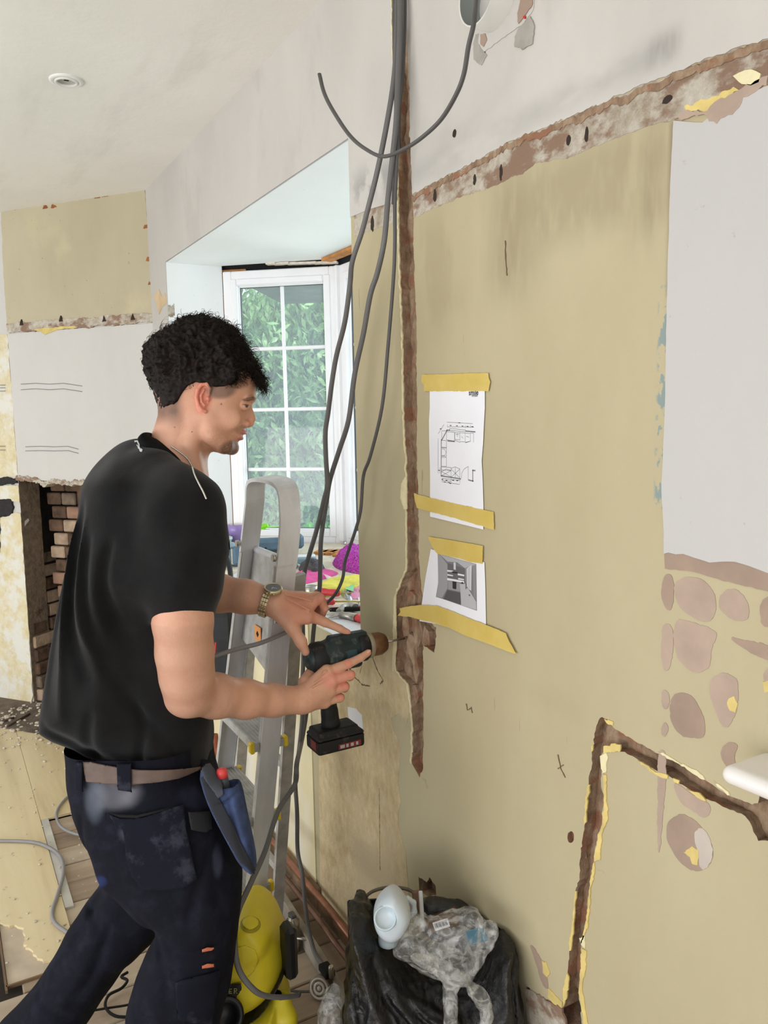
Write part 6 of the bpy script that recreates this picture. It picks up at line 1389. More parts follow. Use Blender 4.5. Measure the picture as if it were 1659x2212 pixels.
# trousers
trM = MT('navy_work_trousers'); ac = trM.n('ShaderNodeVertexColor', layer_name='Col'); trM.col(trM.mix(trM.mul(trM.rng(trM.noise(24, 6, .7), .45, .7), .16), ac.outputs[0], (58, 62, 78))).set(.9, spec=.15); trM.bump(trM.noise(380, 2), .0006); trM = trM.m
PELV = [(156, 1500), (240, 1480), (330, 1480), (440, 1500), (450, 1638), (462, 1690), (486, 1770), (500, 1850), (440, 1930), (340, 1960), (270, 1900), (232, 1868), (207, 1795), (186, 1736), (168, 1665)]
LEGN = [(215, 1700), (330, 1680), (460, 1690), (500, 1800), (519, 1871), (522, 1926), (514, 2006), (499, 2112), (474, 2213), (452, 2330), (440, 2470), (425, 2530), (300, 2530), (292, 2400), (280, 2300), (268, 2213), (290, 2124), (322, 2040), (345, 2000), (318, 1968), (285, 1915), (245, 1840)]
LEGF = [(190, 1736), (207, 1795), (231, 1871), (219, 1909), (173, 1964), (110, 2082), (51, 2158), (0, 2209), (-90, 2330), (-190, 2470), (-200, 2530), (-90, 2520), (40, 2400), (186, 2213), (224, 2158), (268, 2090), (292, 2072), (330, 2030), (400, 1960), (440, 1850), (350, 1740)]
FL = [([(300, 1900), (350, 1975), (420, 2010), (500, 2000)], .012, .008), ([(470, 1800), (440, 1900), (430, 1980)], .010, .006), ([(350, 2020), (400, 2060), (490, 2070)], .012, -.006), ([(300, 2150), (380, 2170), (470, 2160)], .012, .007), ([(330, 1960), (380, 2040), (390, 2120)], .010, .006), ([(480, 1880), (500, 1960)], .008, .006)]
FF2 = [([(240, 1900), (200, 1990), (140, 2080)], .012, .008), ([(270, 1950), (230, 2060), (180, 2130)], .012, .007), ([(200, 1940), (250, 1960)], .010, .008), ([(100, 2110), (190, 2150)], .01, .006)]
def trf(f):
    f.inflate(PELV, TB, .165, .10, .02, sm=2, p=2.4, folds=[([(235, 1700), (225, 1780), (250, 1860)], .01, .006)])
    f.inflate(LEGN, 1.625, .098, .085, .03, sm=2, folds=FL, p=2.1, dz=lambda x, y: .02 * sstep(y, 1900, 2400))
    f.inflate(LEGF, 1.785, .092, .080, .03, sm=2, folds=FF2, p=2.1)
f = Field((cX(-215, 1.8), cY(1575, 1.75), 1.49), (cX(560, 1.65), cY(2545, 1.7), 1.91), .0055); trf(f); V, F_ = f.mesh(); tro = meshobj('work_trousers', V, F_, trM, man); dispn(tro, .0022, 34, 5)
def trcol(P):
    t = P[:, 2]; px = P[:, 0] / t * FPX + CX; py = P[:, 1] / t * FPX + CY; n = len(P); base = np.tile(lc((19, 20, 30)), (n, 1)); rn = np.array([mn.noise(Vector(p * 40)) for p in P]) * .5 + .5
    def bl(x, y, rx, ry, c, a): m = ((1 - sstep(((px - x) / rx) ** 2 + ((py - y) / ry) ** 2, .1, 1.3)) * a * (.3 + rn))[:, None].clip(0, 1); base[:] = base * (1 - m) + lc(c) * m
    bl(250, 1712, 60, 40, (128, 128, 138), .75); bl(205, 1720, 25, 60, (110, 118, 132), .6); bl(300, 1800, 45, 25, (104, 106, 122), .55); bl(470, 1860, 12, 40, (80, 84, 104), .5); bl(440, 1720, 60, 30, (54, 56, 74), .5); bl(215, 1905, 18, 14, (44, 58, 110), .7)
    return base
setcol(tro, trcol)
pkM = MT('navy_pocket_cloth'); pkM.col(pkM.mix(pkM.mul(pkM.rng(pkM.noise(16, 6, .7), .5, .66), .35), (25, 26, 37), (80, 82, 96))).set(.92, spec=.12); pkM = pkM.m
conform('back_pocket', [(236, 1757), (262, 1768), (310, 1766), (350, 1752), (396, 1740), (400, 1790), (412, 1840), (423, 1895), (400, 1915), (350, 1920), (312, 1918), (288, 1890), (276, 1850), (272, 1810), (268, 1792), (250, 1778)], tro, .006, pkM, tro, 4, .004)
conform('pocket_mouth', [(234, 1752), (262, 1765), (300, 1766), (345, 1754), (372, 1744), (345, 1750), (300, 1760), (262, 1759)], tro, .0095, blk, tro, 2, .001)
conform('hammer_loop', [(404, 1758), (446, 1756), (450, 1790), (440, 1797), (410, 1792)], tro, .010, simple('black_webbing', (24, 24, 27), .85, var=.1), tro, 4, .003)
conform('knee_patch', [(380, 2120), (472, 2095), (470, 2130), (455, 2212), (385, 2200)], tro, .004, pkM, tro, 6, .002)
org = simple('orange_bar_tack', (206, 116, 84), .7, var=.1)
for y in (2046, 2083): conform('bar_tack', [(435, y), (446, y - 5), (458, y - 4), (459, y + 1), (446, y + 3), (436, y + 4)], tro, .0065, org, tro, 2, .002)
belt = conform('leather_belt', [(182, 1640), (215, 1648), (253, 1655), (300, 1661), (338, 1662), (380, 1661), (428, 1657), (426, 1664), (400, 1674), (380, 1681), (340, 1688), (287, 1692), (240, 1691), (190, 1686)], tro, .006, simple('brown_leather', (104, 86, 78), .6, var=.12, vs=40, bump=.001), man, 3, .004)
for (a, b) in ((256, 286), (170, 184), (426, 448)): conform('belt_loop', [(a, 1640), (b, 1644), (b + 1, 1706), (a + 3, 1702)], tro, .0105, pkM, tro, 4, .003)
f = Field((cX(420, 1.5), cY(1630, 1.6), 1.46), (cX(570, 1.65), cY(1900, 1.65), 1.66), .0028)
f.inflate([(430, 1664), (452, 1652), (476, 1690), (512, 1684), (522, 1700), (532, 1752), (546, 1815), (554, 1860), (551, 1888), (520, 1864), (492, 1812), (466, 1764), (446, 1720)], 1.56, .034, .02, .004, sm=1, folds=[([(500, 1710), (515, 1780), (540, 1850)], .006, .004), ([(470, 1726), (500, 1720), (520, 1700)], .004, .003)], p=2.4)
f.inflate([(474, 1690), (500, 1682), (516, 1680), (512, 1700), (490, 1722), (478, 1712)], 1.56, .024, .01, .002, sm=1, sub=True)
V, F_ = f.mesh(); pouch = meshobj('holster_pocket', V, F_, simple('blue_grey_pocket_canvas', (62, 74, 108), .9, spec=.15, var=.22, vs=30), man)
conform('pocket_edge', [(436, 1680), (446, 1676), (474, 1724), (494, 1762), (552, 1884), (548, 1888), (520, 1862), (488, 1806), (464, 1760), (448, 1722)], pouch, .002, simple('dark_pocket_edge', (34, 36, 44), .9, var=.1), pouch, 3, .002)
conform('pocket_flap', [(432, 1660), (452, 1652), (474, 1684), (484, 1716), (473, 1724), (446, 1692)], pouch, .003, simple('grey_flap', (66, 70, 80), .85, var=.1), pouch, 3, .002)
t = thing('pocket_knife', 'red capped black tool handle standing in the trouser pocket', 'tool', c2w(cp(492, 1740, 1.56)))
g = G(); g.tube([c2w(cp(*p)) for p in ((492, 1740, 1.56), (489, 1715, 1.56), (484, 1690, 1.56), (481, 1678, 1.56))], [.008, .009, .010, .0095], 12); g.build('handle', dk_g, t); g = G(); g.tube([c2w(cp(*p)) for p in ((481.5, 1680, 1.56), (479, 1667, 1.56), (478, 1661, 1.56), (478, 1659, 1.56))], [.0108, .0112, .009, .004], 12); g.build('red_cap', simple('coral_plastic', (226, 72, 72), .4), t)
# boots (below the picture)
btM = simple('black_boot_leather', (30, 28, 27), .6, var=.2)
for (a, h_, b) in (((365, 2480), 1.65, (470, 0)), ((-145, 2470), 1.79, (-40, 0))):
    ank = c2w(cp(a[0], a[1], h_)); fwd = _n((RW @ np.array([1, 0, .1])) * [1, 1, 0]); sd_ = np.array([-fwd[1], fwd[0], 0]); ax0 = ank[:2]
    f = Field((-.14, -.09, -.01), (.24, .09, .26), .005); f.chain([(0, 0, .22), (0, 0, .10), (-.02, 0, .055)], [.055, .056, .05], .02); f.chain([(0, 0, .06), (.09, 0, .05), (.16, 0, .04)], [.052, .047, .042], .02, ax=(0, 0, 1), sq=.9)
    f.rbox((.05, 0, .012), (.15, .046, .012), np.eye(3), .010, .004); V, F_ = f.mesh(); Rb = np.stack([fwd, sd_, [0, 0, 1.]], 1); meshobj('work_boot', V @ Rb.T + [ax0[0], ax0[1], .0], F_, btM, man, world=False)
# ---------------------------------------------------------------- cordless drill, square to the wall
XD = -1.67
def dy(py, pz): return (XD, py, pz)
q0 = onX(670, 1418, XD); ax_z = onX(845, 1387, XD)[2] - .0
t = thing('cordless_drill', 'dark green and black cordless drill held in both hands against the wall', 'drill', tuple(onX(720, 1600, XD)))
yb0 = onX(672, 1420, XD)[1]; zc_ = onX(840, 1386, XD)[2]
RYd = np.array([[1, 0, 0], [0, 0, 1.], [0, -1, 0]])            # local z -> +Y
RYd = np.stack([[1, 0, 0], [0, 0, -1.], [0, 1., 0]], 1)
dgM = MT('dark_green_housing'); dgM.col(dgM.mix(dgM.mul(dgM.rng(dgM.noise(40, 5, .6), .5, .7), .5), (30, 44, 46), (112, 116, 108))).set(.5, spec=.4); dgM = dgM.m
bkM = MT('black_rubber_grip'); bkM.col(bkM.mix(bkM.mul(bkM.rng(bkM.noise(45, 5, .6), .55, .7), .35), (24, 24, 24), (104, 96, 84))).set(.6, spec=.35); bkM = bkM.m
def Wd(p): return (XD + p[0], p[1], p[2])
Lm = .145
f = Field((-.06, yb0 - .03, zc_ - .08), (.06, yb0 + .24, zc_ + .07), .0022)
f.chain([(0, yb0 + .018, zc_ - .008), (0, yb0 + .06, zc_ - .004), (0, yb0 + .125, zc_)], [.036, .037, .031], .008)
f.rbox((0, yb0 + .07, zc_ - .012), (.031, .055, .030), np.eye(3), .012, .008)
f.rbox((0, yb0 + .095, zc_ + .028), (.014, .05, .012), np.eye(3), .006, .006)
V, F_ = f.mesh(); h_ = meshobj('motor_housing', V + [XD, 0, 0], F_, dgM, t, world=False)
g = G(); g.lathe([(.0, -.021), (.018, -.020), (.030, -.013), (.0375, -.004), (.0385, .014), (.037, .022)], (XD, yb0 + .010, zc_ - .008), RYd, 32, cap=False); g.build('end_cap', bkM, t)
for k in range(6): g = G(); g.box((XD + .0335, yb0 + .045 + k * .008, zc_ - .034), (.004, .0035, .014), None, .001); g.build('vent_rib', simple('grey_rib', (150, 152, 144), .5) if not bpy.data.materials.get('grey_rib') else bpy.data.materials['grey_rib'], t)
g = G(); g.box((XD + .0345, yb0 + .075, zc_ - .006), (.004, .060, .028), None, .0015); g.build('side_plate', simple('teal_plate', (44, 70, 78), .4, var=.2, vs=60), t)
g = G(); g.lathe([(.033, 0), (.0355, .004), (.0355, .022), (.032, .028)], (XD, yb0 + .118, zc_), RYd, 32); g.build('torque_collar', bkM, t)
yc = yb0 + .146; g = G(); g.lathe([(.030, 0), (.031, .003), (.031, .012), (.028, .014)], (XD, yc, zc_), RYd, 32); g.build('collar_ring', simple('dusty_grey_ring', (150, 138, 118), .5, var=.1), t)
g = G(); g.lathe([(.027, .012), (.0285, .016), (.0285, .038), (.022, .052), (.012, .056)], (XD, yc, zc_), RYd, 28); g.build('chuck', simple('bronze_chuck', (118, 84, 58), .4, .55, var=.2, vs=50), t)
g = G(); g.tube([(XD, yc + .05, zc_), (XD, D + .012, zc_ + .001)], .0028, 10); g.build('drill_bit', steel, t)
hp_ = [onX(*p, XD) for p in ((700, 1440), (706, 1490), (712, 1540), (714, 1562))]
f = Field((-.04, min(p[1] for p in hp_) - .05, hp_[-1][2] - .03), (.04, max(p[1] for p in hp_) + .06, zc_), .0025)
f.chain([np.array([0, p[1], p[2]]) for p in hp_], [.024, .0205, .020, .024], .006, ax=(1, 0, 0), sq=.82); V, F_ = f.mesh(); meshobj('handle', V + [XD, 0, 0], F_, bkM, t, world=False)
g = G(); p = onX(742, 1447, XD); g.box(tuple(p), (.012, .012, .026), None, .004); g.build('trigger', redP, t)
# battery pack under the handle
b0 = onX(668, 1556, XD); b1 = onX(774, 1560, XD); b2 = onX(770, 1598, XD); byc = (b0[1] + b1[1]) / 2 + .002; bz = (b1[2] + b2[2]) / 2; 
f = Field((-.06, byc - .09, bz - .06), (.06, byc + .09, bz + .06), .0025)
f.rbox((0, byc, bz - .004), (.037, .062, .021), np.eye(3), .007, .002); f.rbox((0, byc - .004, bz + .016), (.031, .054, .014), np.eye(3), .007, .004); f.rbox((0, byc, bz + .008), (.05, .08, .0012), np.eye(3), .0005, .001, sub=True)
V, F_ = f.mesh(); bat = meshobj('battery', V + [XD, 0, 0], F_, bkM, t, world=False)
g = G(); g.box((XD + .0375, byc + .02, bz - .012), (.001, .060, .013)); g.build('red_label', simple('dull_red_print', (120, 34, 36), .4, var=.1), bat)
g = G()
for k, w_ in enumerate((.012, .006, .008, .006)): g.box((XD + .0383, byc + .000 + k * .013, bz - .012), (.0006, w_, .008)); 
g.build('label_marks', simple('label_grey', (176, 172, 170), .5), bat)
g = G(); g.box((XD + .01, byc - .0625, bz - .004), (.03, .002, .020), None, .0008); g.build('release_button', simple('red_button', (130, 30, 40), .5), bat)

# ---------------------------------------------------------------- aluminium stepladder
alu = MT('scuffed_aluminium'); alu.col(alu.ramp(alu.noise(18, 6, .6, (1, 1, .3)), [(.3, (200, 200, 202)), (.7, (228, 228, 232))])).set(.42, .15, .5); alu = alu.m
aluD = simple('dull_aluminium', (180, 178, 174), .5, .15, var=.12, vs=30, bump=.0006); yel = simple('yellow_tread_cap', (236, 204, 40), .4, var=.04)
lad = thing('stepladder', 'aluminium stepladder with yellow tread caps between the man and the bay', 'ladder', (-2.05, .78, 0))
YF0, YF1 = .60, .735       # foot and top of the front frame (y); rear frame goes the other way
def fr_y(z): return .655 + (z - .60) * .095
def rear_y(z): return .79 - (z - .60) * .03
zt = 1.30
SR = lambda z: onY(*LR(z), fr_y(z))
def solve(pxf, yfun, z):      # point at height z on the stile whose picture x is pxf(y)
    lo, hi = 1030., 2350.
    for _ in range(40):
        m = (lo + hi) / 2; q = onY(pxf(m), m, yfun(z))
        if q[2] > z: lo = m
        else: hi = m
    return onY(pxf(m), m, yfun(z))
fR = lambda y: np.interp(y, [1040, 1120, 1350, 1480, 1796, 1925, 2300], [625, 628, 607, 597, 569, 555, 520]); fL = lambda y: np.interp(y, [1040, 1120, 1350, 1651, 2300], [551, 547, 516, 483, 410])
rR = lambda y: np.interp(y, [1100, 1380, 1898, 2300], [652, 638, 604, 575]); rL = lambda y: np.interp(y, [1100, 1401, 1666, 2300], [560, 541, 520, 468])
def stile(pxf, yf, z0, z1, w_, d_, nm, mat):
    P = [solve(pxf, yf, z) for z in (z0, z1)]; a, b = P; ax = _n(b - a); xx = _n(np.cross([0, 1, 0], ax)); yy = np.cross(ax, xx); R = np.stack([xx, yy, ax], 1); c = (a + b) / 2; L = np.linalg.norm(b - a)
    g = G(); g.box(c + R @ [0, 0, 0], (w_ * .12, d_, L), R, .0008); g.box(c + R @ [w_ * .2, -d_ / 2, 0], (w_ * .5, .003, L), R, .0008); g.box(c + R @ [w_ * .2, d_ / 2, 0], (w_ * .5, .003, L), R, .0008); g.build(nm, mat, lad); return P
# front frame: one bent tube forming the handle hoop, then two flat stiles
a = solve(fL, fr_y, 1.24); b = solve(fR, fr_y, 1.24); zT = onY(588, 1040, fr_y(1.44))[2]
def strap(name, pts, w_, th, mat, parent):
    P = spline(pts, 8); T_ = np.gradient(P, axis=0); T_ /= np.linalg.norm(T_, axis=1)[:, None]; wy = np.array([0, 1., .10]); wy /= np.linalg.norm(wy); V = []; F = []
    for p, tt_ in zip(P, T_):
        n_ = _n(np.cross(wy, tt_))
        for s1, s2 in ((-1, -1), (1, -1), (1, 1), (-1, 1)): V.append(p + wy * w_ / 2 * s1 + n_ * th / 2 * s2)
    n = len(P)
    for i in range(n - 1):
        for k in range(4): F.append((i * 4 + k, i * 4 + (k + 1) % 4, i * 4 + 4 + (k + 1) % 4, i * 4 + 4 + k))
    F += [(0, 1, 2, 3), (n * 4 - 4, n * 4 - 3, n * 4 - 2, n * 4 - 1)]
    return newmesh(name, V, F, mat, parent)
A0_ = solve(fL, fr_y, .0); B0_ = solve(fR, fr_y, .0)
hoop = [a, a + (a - A0_) * .06, solve(fL, fr_y, 1.37) + [.004, 0, 0], np.array([a[0] + .030, fr_y(1.43), 1.425]), np.array([(a[0] + b[0]) / 2, fr_y(1.44), 1.437]), np.array([b[0] - .03, fr_y(1.43), 1.425]), solve(fR, fr_y, 1.37) - [.004, 0, 0], b + (b - B0_) * .06, b]
for k, p in enumerate(hoop): pass
strap('handle_hoop', hoop, .052, .010, alu, lad)
strap('stile', [A0_, (A0_ + a) / 2, a], .052, .006, alu, lad); strap('stile', [B0_, (B0_ + b) / 2, b], .052, .006, alu, lad)
for s_, P_ in ((1, (A0_, a)), (-1, (B0_, b))):       # flanges that make the stiles channels
    for e in (-1, 1):
        g = G(); c = (P_[0] + P_[1]) / 2; ax = _n(P_[1] - P_[0]); yy = _n(np.array([0, 1, .1])); xx = np.cross(yy, ax); g.box(c + yy * .025 * e + xx * .007 * s_ * (1 if (xx[0] * s_) > 0 else -1) * s_, (.014, .003, np.linalg.norm(P_[1] - P_[0])), np.stack([xx, yy, ax], 1)); g.build('stile_flange', aluD, lad)
RA0 = solve(rL, rear_y, .0); RA1 = solve(rL, rear_y, 1.20); RB0 = solve(rR, rear_y, .0); RB1 = solve(rR, rear_y, 1.20)
strap('rear_stile', [RA0, (RA0 + RA1) / 2, RA1], .034, .014, aluD, lad); strap('rear_stile', [RB0, (RB0 + RB1) / 2, RB1], .034, .014, aluD, lad)
for z in (.25, .62, 1.0):
    p = RA0 + (RA1 - RA0) * z / 1.2; q = RB0 + (RB1 - RB0) * z / 1.2; g = G(); g.box((p + q) / 2, (abs(q[0] - p[0]), .02, .02), None, .002); g.build('rear_brace', aluD, lad)
for zz in (.18, .38, .58, .78):
    p = A0_ + (a - A0_) * zz / 1.24; q = B0_ + (b - B0_) * zz / 1.24; w_ = abs(q[0] - p[0]) - .006; c = (p + q) / 2
    g = G(); g.box(c, (w_, .085, .022), None, .003)
    for k in range(9): g.box(c + [0, -.036 + k * .009, .0115], (w_ - .004, .004, .002))
    tr_ = g.build('tread', aluD, lad)
    for sx in (-1, 1):
        for sy in (-1, 1): g = G(); g.box(c + [sx * (w_ / 2 - .008), sy * .044, 0], (.020, .012, .028), None, .003); g.build('tread_cap', yel, tr_)
# folded platform plate hanging between the stiles
c1_ = solve(fL, fr_y, 1.235) + [.006, .02, 0]; c2_ = solve(fR, fr_y, 1.235) + [-.006, .02, 0]; d1 = solve(fL, fr_y, .99) + [.01, .015, 0]; d2 = solve(fR, fr_y, .93) + [-.01, .015, 0]
g = G(); off = np.array([0, .008, 0]); V = [c1_ - off, c2_ - off, d2 - off, d1 - off, c1_ + off, c2_ + off, d2 + off, d1 + off]; g.add(V, [(0, 1, 2, 3), (7, 6, 5, 4), (0, 4, 5, 1), (1, 5, 6, 2), (2, 6, 7, 3), (3, 7, 4, 0)]); g.build('platform', aluD, lad)
g = G(); g.tube([c1_ + [0, 0, .004], c2_ + [0, 0, .004]], .010, 10); g.build('platform_edge', alu, lad)
qq = onY(568, 1333, fr_y(1.12) - .0); f_ = (1.235 - qq[2]) / .205; g = G(); pc = (c1_ + c2_) / 2 * (1 - .75) + (d1 + d2) / 2 * .75 - [.02, .010, 0]; g.box(pc, (.045, .0015, .042), None); g.build('warning_sticker', simple('orange_sticker', (236, 160, 92), .5, var=.03), lad)
g = G(); g.box(pc - [0, .0012, 0], (.012, .001, .012), [[.7, 0, .7], [0, 1, 0], [-.7, 0, .7]]); g.build('sticker_mark', blk, lad)
for P_, yy in ((b, 0), (a, 0)):
    for dz_ in (.02, -.13): g = G(); g.lathe([(.009, -.036), (.009, -.028), (.005, -.026)], P_ + [0, .0, dz_], RYd, 14); g.build('rivet', steel, lad)
for p in (A0_, B0_, RA0, RB0): g = G(); g.box(p + [0, 0, .018], (.026, .056, .036), None, .005); g.build('rubber_foot', blk, lad)

# ---------------------------------------------------------------- yellow wet and dry vacuum
yv = simple('yellow_abs', (234, 214, 50), .42, var=.04, vs=12); ybk = simple('black_abs', (26, 26, 28), .4, var=.05)
TV = 1.90
vac0 = c2w(cp(545, 2330, TV)); vac = thing('vacuum_cleaner', 'yellow wet and dry vacuum with black trim standing on the boards by the leg', 'vacuum', (vac0[0], vac0[1], 0))
TOP = [(x, y + 14 * float(1 - sstep(y, 2000, 2100))) for x, y in [(500, 1960), (512, 1935), (535, 1924), (558, 1926), (580, 1942), (596, 1965), (606, 1990), (613, 2010), (617, 2045), (614, 2085), (600, 2110), (575, 2135), (545, 2150), (500, 2155), (450, 2140), (430, 2080), (450, 2020), (475, 1980)]]
BOT = [(440, 2140), (480, 2150), (550, 2150), (590, 2130), (606, 2120), (618, 2150), (628, 2200), (632, 2260), (630, 2330), (620, 2368), (450, 2368), (420, 2300), (420, 2200)]
f = Field((cX(405, 1.9), cY(1850, 1.9), 1.70), (cX(645, 1.9), cY(2190, 1.9), 2.09), .0032)
f.inflate(TOP, TV, .135, .075, .006, sm=1, p=2.5)
f.inflate([(500, 1992), (528, 1966), (556, 1966), (580, 1990), (590, 2012), (580, 2040), (556, 2052), (510, 2054)], TV - .055, .078, .03, .010, sm=2, p=2.6)
pass
V, F_ = f.mesh(); recalc_ = meshobj('motor_head', V, F_, yv, vac)
circ = lambda cx_, cy_, rx, ry: [(cx_ + rx * math.cos(a), cy_ + ry * math.sin(a)) for a in np.linspace(0, 2 * math.pi, 20, endpoint=False)]
conform('button_ring', circ(541, 1998, 21, 18), recalc_, .0012, simple('shaded_yellow_abs', (176, 160, 34), .5, var=.03), vac, 2, .002, 1.4); conform('round_button', circ(540, 1997, 15, 13), recalc_, .0045, yv, vac, 2, .005, 1.4)  # darker ring colour stands in for the shade of the recess round the button
conform('embossed_panel', [(497, 2050), (530, 2042), (552, 2052), (558, 2074), (548, 2098), (526, 2118), (498, 2126)], recalc_, .0015, yv, vac, 3, .003, 1.4)
f = Field((cX(400, 1.9), cY(2120, 1.9), 1.68), (cX(650, 1.9), cY(2385, 1.9), 2.11), .0042); f.inflate(BOT, TV, .145, .07, .006, sm=1, p=2.6)
f.chain([cp(455, 2180, TV - .12), cp(470, 2240, TV - .13), cp(500, 2300, TV - .12)], [.022, .02, .018], .01); f.chain([cp(606, 2150, TV - .05), cp(618, 2200, TV - .07), cp(622, 2300, TV - .07)], [.018, .024, .026], .012); V, F_ = f.mesh(); tank = meshobj('tank', V, F_, yv, vac)
f = Field((cX(405, 1.9), cY(2060, 1.9), 1.68), (cX(650, 1.9), cY(2190, 1.9), 2.10), .0032)
f.inflate([(430, 2118), (470, 2145), (520, 2156), (552, 2146), (580, 2112), (608, 2074), (622, 2062), (624, 2072), (610, 2100), (588, 2136), (560, 2160), (530, 2170), (500, 2160), (450, 2160), (425, 2140)], TV, .150, .05, .003, sm=1, p=2.6)
V, F_ = f.mesh(); meshobj('black_seam', V, F_, ybk, vac)
g = G(); g.box(c2w(cp(624, 2052, TV - .05)), (.05, .03, .13), None, .010); g.build('latch', ybk, vac)
o = conform('name_plate', [(478, 2122), (522, 2118), (524, 2130), (512, 2148), (478, 2144)], recalc_, .012, ybk, vac, 3, .004, 1.4)
for L_ in ([(497, 2126), (499, 2126), (499, 2137), (497, 2137)], [(499, 2126), (504, 2126), (504, 2128), (499, 2128)], [(499, 2131), (503, 2131), (503, 2133), (499, 2133)], [(499, 2135), (504, 2135), (504, 2137), (499, 2137)],
           [(508, 2125), (510, 2125), (510, 2137), (508, 2137)], [(510, 2125), (514, 2125), (514, 2127), (510, 2127)], [(513, 2127), (515, 2127), (515, 2131), (513, 2131)], [(510, 2130), (514, 2130), (514, 2132), (510, 2132)], [(512, 2132), (516, 2137), (514, 2137), (511, 2132)]):
    conform('plate_letter', L_, recalc_, .0165, simple('dull_yellow_letter', (150, 150, 90), .5, var=0) if 'dull_yellow_letter' not in bpy.data.materials else bpy.data.materials['dull_yellow_letter'], vac, 1, .0006, 1.4)
cH = c2w(cp(487, 2195, TV - .165)); vdh = _n(CAM - cH); sdh = _n(np.cross([0, 0, 1], vdh)); RH = np.stack([sdh, np.cross(vdh, sdh), vdh], 1)
g = G(); g.lathe([(.040, -.05), (.040, .005), (.034, .010), (.030, .006), (.026, .006), (.024, -.01), (0, -.01)], cH, RH, 28, cap=False); g.build('hose_socket', ybk, vac)
for k in range(4):
    p = c2w(cp((450, 615)[k % 2], 2368, TV + (-.09 if k < 2 else .09))); g = G(); g.lathe([(.0, -.022), (.016, -.018), (.022, -.004), (.022, .004), (.016, .018), (0, .022)], (p[0], p[1], .022), np.array([[0, 0, 1.], [0, 1, 0], [-1, 0, 0]]), 16, cap=False); g.build('castor', ybk, vac)
# grey vacuum hose loop on the boards
# ---------------------------------------------------------------- rubbish bag by the wall
blkP = MT('black_polythene'); blkP.col((17, 17, 18)).set(.27, spec=.6); blkP.bump(blkP.noise(55, 6, .65, dist=1.2), .004); blkP = blkP.m
clr = MT('clear_polythene'); cT = clr.n('ShaderNodeBsdfTransparent'); cT.inputs[0].default_value = (.95, .95, .95, 1); clr.col((226, 226, 224)).set(.12, spec=.9); clr.bump(clr.noise(26, 3, .5, dist=1.0), .008)
mx_ = clr.n('ShaderNodeMixShader'); clr.l(clr.rng(clr.noise(26, 4, .6, dist=2.0), .40, .64, .08, .40), mx_.inputs[0]); clr.l(cT.outputs[0], mx_.inputs[1]); clr.l(clr.b.outputs[0], mx_.inputs[2]); clr.l(mx_.outputs[0], clr.nt.nodes['Material Output'].inputs[0]); clr = clr.m
def crumple(V, amp, fr, seed=0, st=(1, 1, 1)):
    out = V.copy(); c = V.mean(0)
    for i, p in enumerate(V):
        q = Vector((p[0] * fr * st[0] + seed, p[1] * fr * st[1], p[2] * fr * st[2])); a = abs(mn.noise(q)) + .5 * abs(mn.noise(q * 2.3)) + .25 * abs(mn.noise(q * 4.7)); b = abs(mn.noise(q + Vector((9, 4, 2)))) + .5 * abs(mn.noise(q * 2.1 + Vector((3, 1, 7))))
        d = p - c; L = np.linalg.norm(d) + 1e-6; out[i] = p + d / L * amp * (.45 - a) + np.array([b - .3, a - .3, 0]) * amp * .35
    return out
TG = 1.72
bagb = c2w(cp(940, 2460, TG)); sack = thing('rubbish_bag', 'black rubbish bag standing open against the foot of the long wall', 'bag', (bagb[0], bagb[1], 0))
BAGP = [(752, 1955), (790, 1958), (812, 2004), (850, 2045), (905, 2085), (960, 2098), (1000, 2085), (1030, 2050), (1060, 2000), (1088, 1988), (1104, 2020), (1110, 2060), (1126, 2108), (1140, 2160), (1155, 2230), (1165, 2340), (1150, 2470), (740, 2470), (735, 2340), (742, 2212), (738, 2120), (752, 2082), (760, 2045)]
def bagf(f):
    f.inflate(BAGP, TG, .165, .075, .01, sm=1, p=2.3, folds=[([(800, 2010), (830, 2080), (900, 2160), (950, 2212)], .012, .012), ([(770, 2040), (790, 2120), (800, 2200)], .010, .010), ([(880, 2080), (960, 2130), (1060, 2200)], .010, -.012), ([(1090, 2010), (1080, 2090), (1100, 2200)], .010, .010), ([(820, 2100), (880, 2190)], .010, -.008)])
f = Field((cX(725, 1.75), cY(1940, 1.75), 1.52), (cX(1175, 1.75), cY(2480, 1.75), 1.90), .0045); bagf(f); V, F_ = f.mesh(); V = crumple(V, .030, 9, 3, (1, .6, 1)); w3 = c2w(V); w3[:, 1] = np.minimum(w3[:, 1], D - .012); w3[:, 2] = np.maximum(w3[:, 2], .003)
meshobj('bag_body', w3, F_, blkP, sack, world=False)
# the flap of the bag standing behind its contents
def flap(name, pts, t0, th, mat, parent, seed, amp=.012, p=2.2, R=.02, W=None):
    f = Field(np.array([*(np.array([cp(*q, t0)[:2] for q in pts]).min(0) - .02), t0 - .1]), np.array([*(np.array([cp(*q, t0)[:2] for q in pts]).max(0) + .02), t0 + .1]), .004)
    f.inflate(pts, t0, W or th, R, .005, sm=1, p=p); V, F = f.mesh(); V = crumple(V, amp, 12, seed); w3 = c2w(V); w3[:, 1] = np.minimum(w3[:, 1], D - .008); return meshobj(name, w3, F, mat, parent, world=False)
flap('bag_rim', [(925, 1940), (985, 1946), (1040, 1962), (1090, 1988), (1102, 2015), (1096, 2050), (1040, 2060), (950, 2040), (900, 2000), (905, 1950)], 1.76, .02, blkP, sack, 4)
flap('bag_rim', [(752, 1950), (800, 1950), (812, 1985), (800, 2020), (775, 2050), (760, 2060)], 1.74, .02, blkP, sack, 6, .006)
g = G(); a_ = at(750, 1947, 1.84); b_ = at(858, 1940, 1.84); cc_ = at(757, 2070, 1.84); 
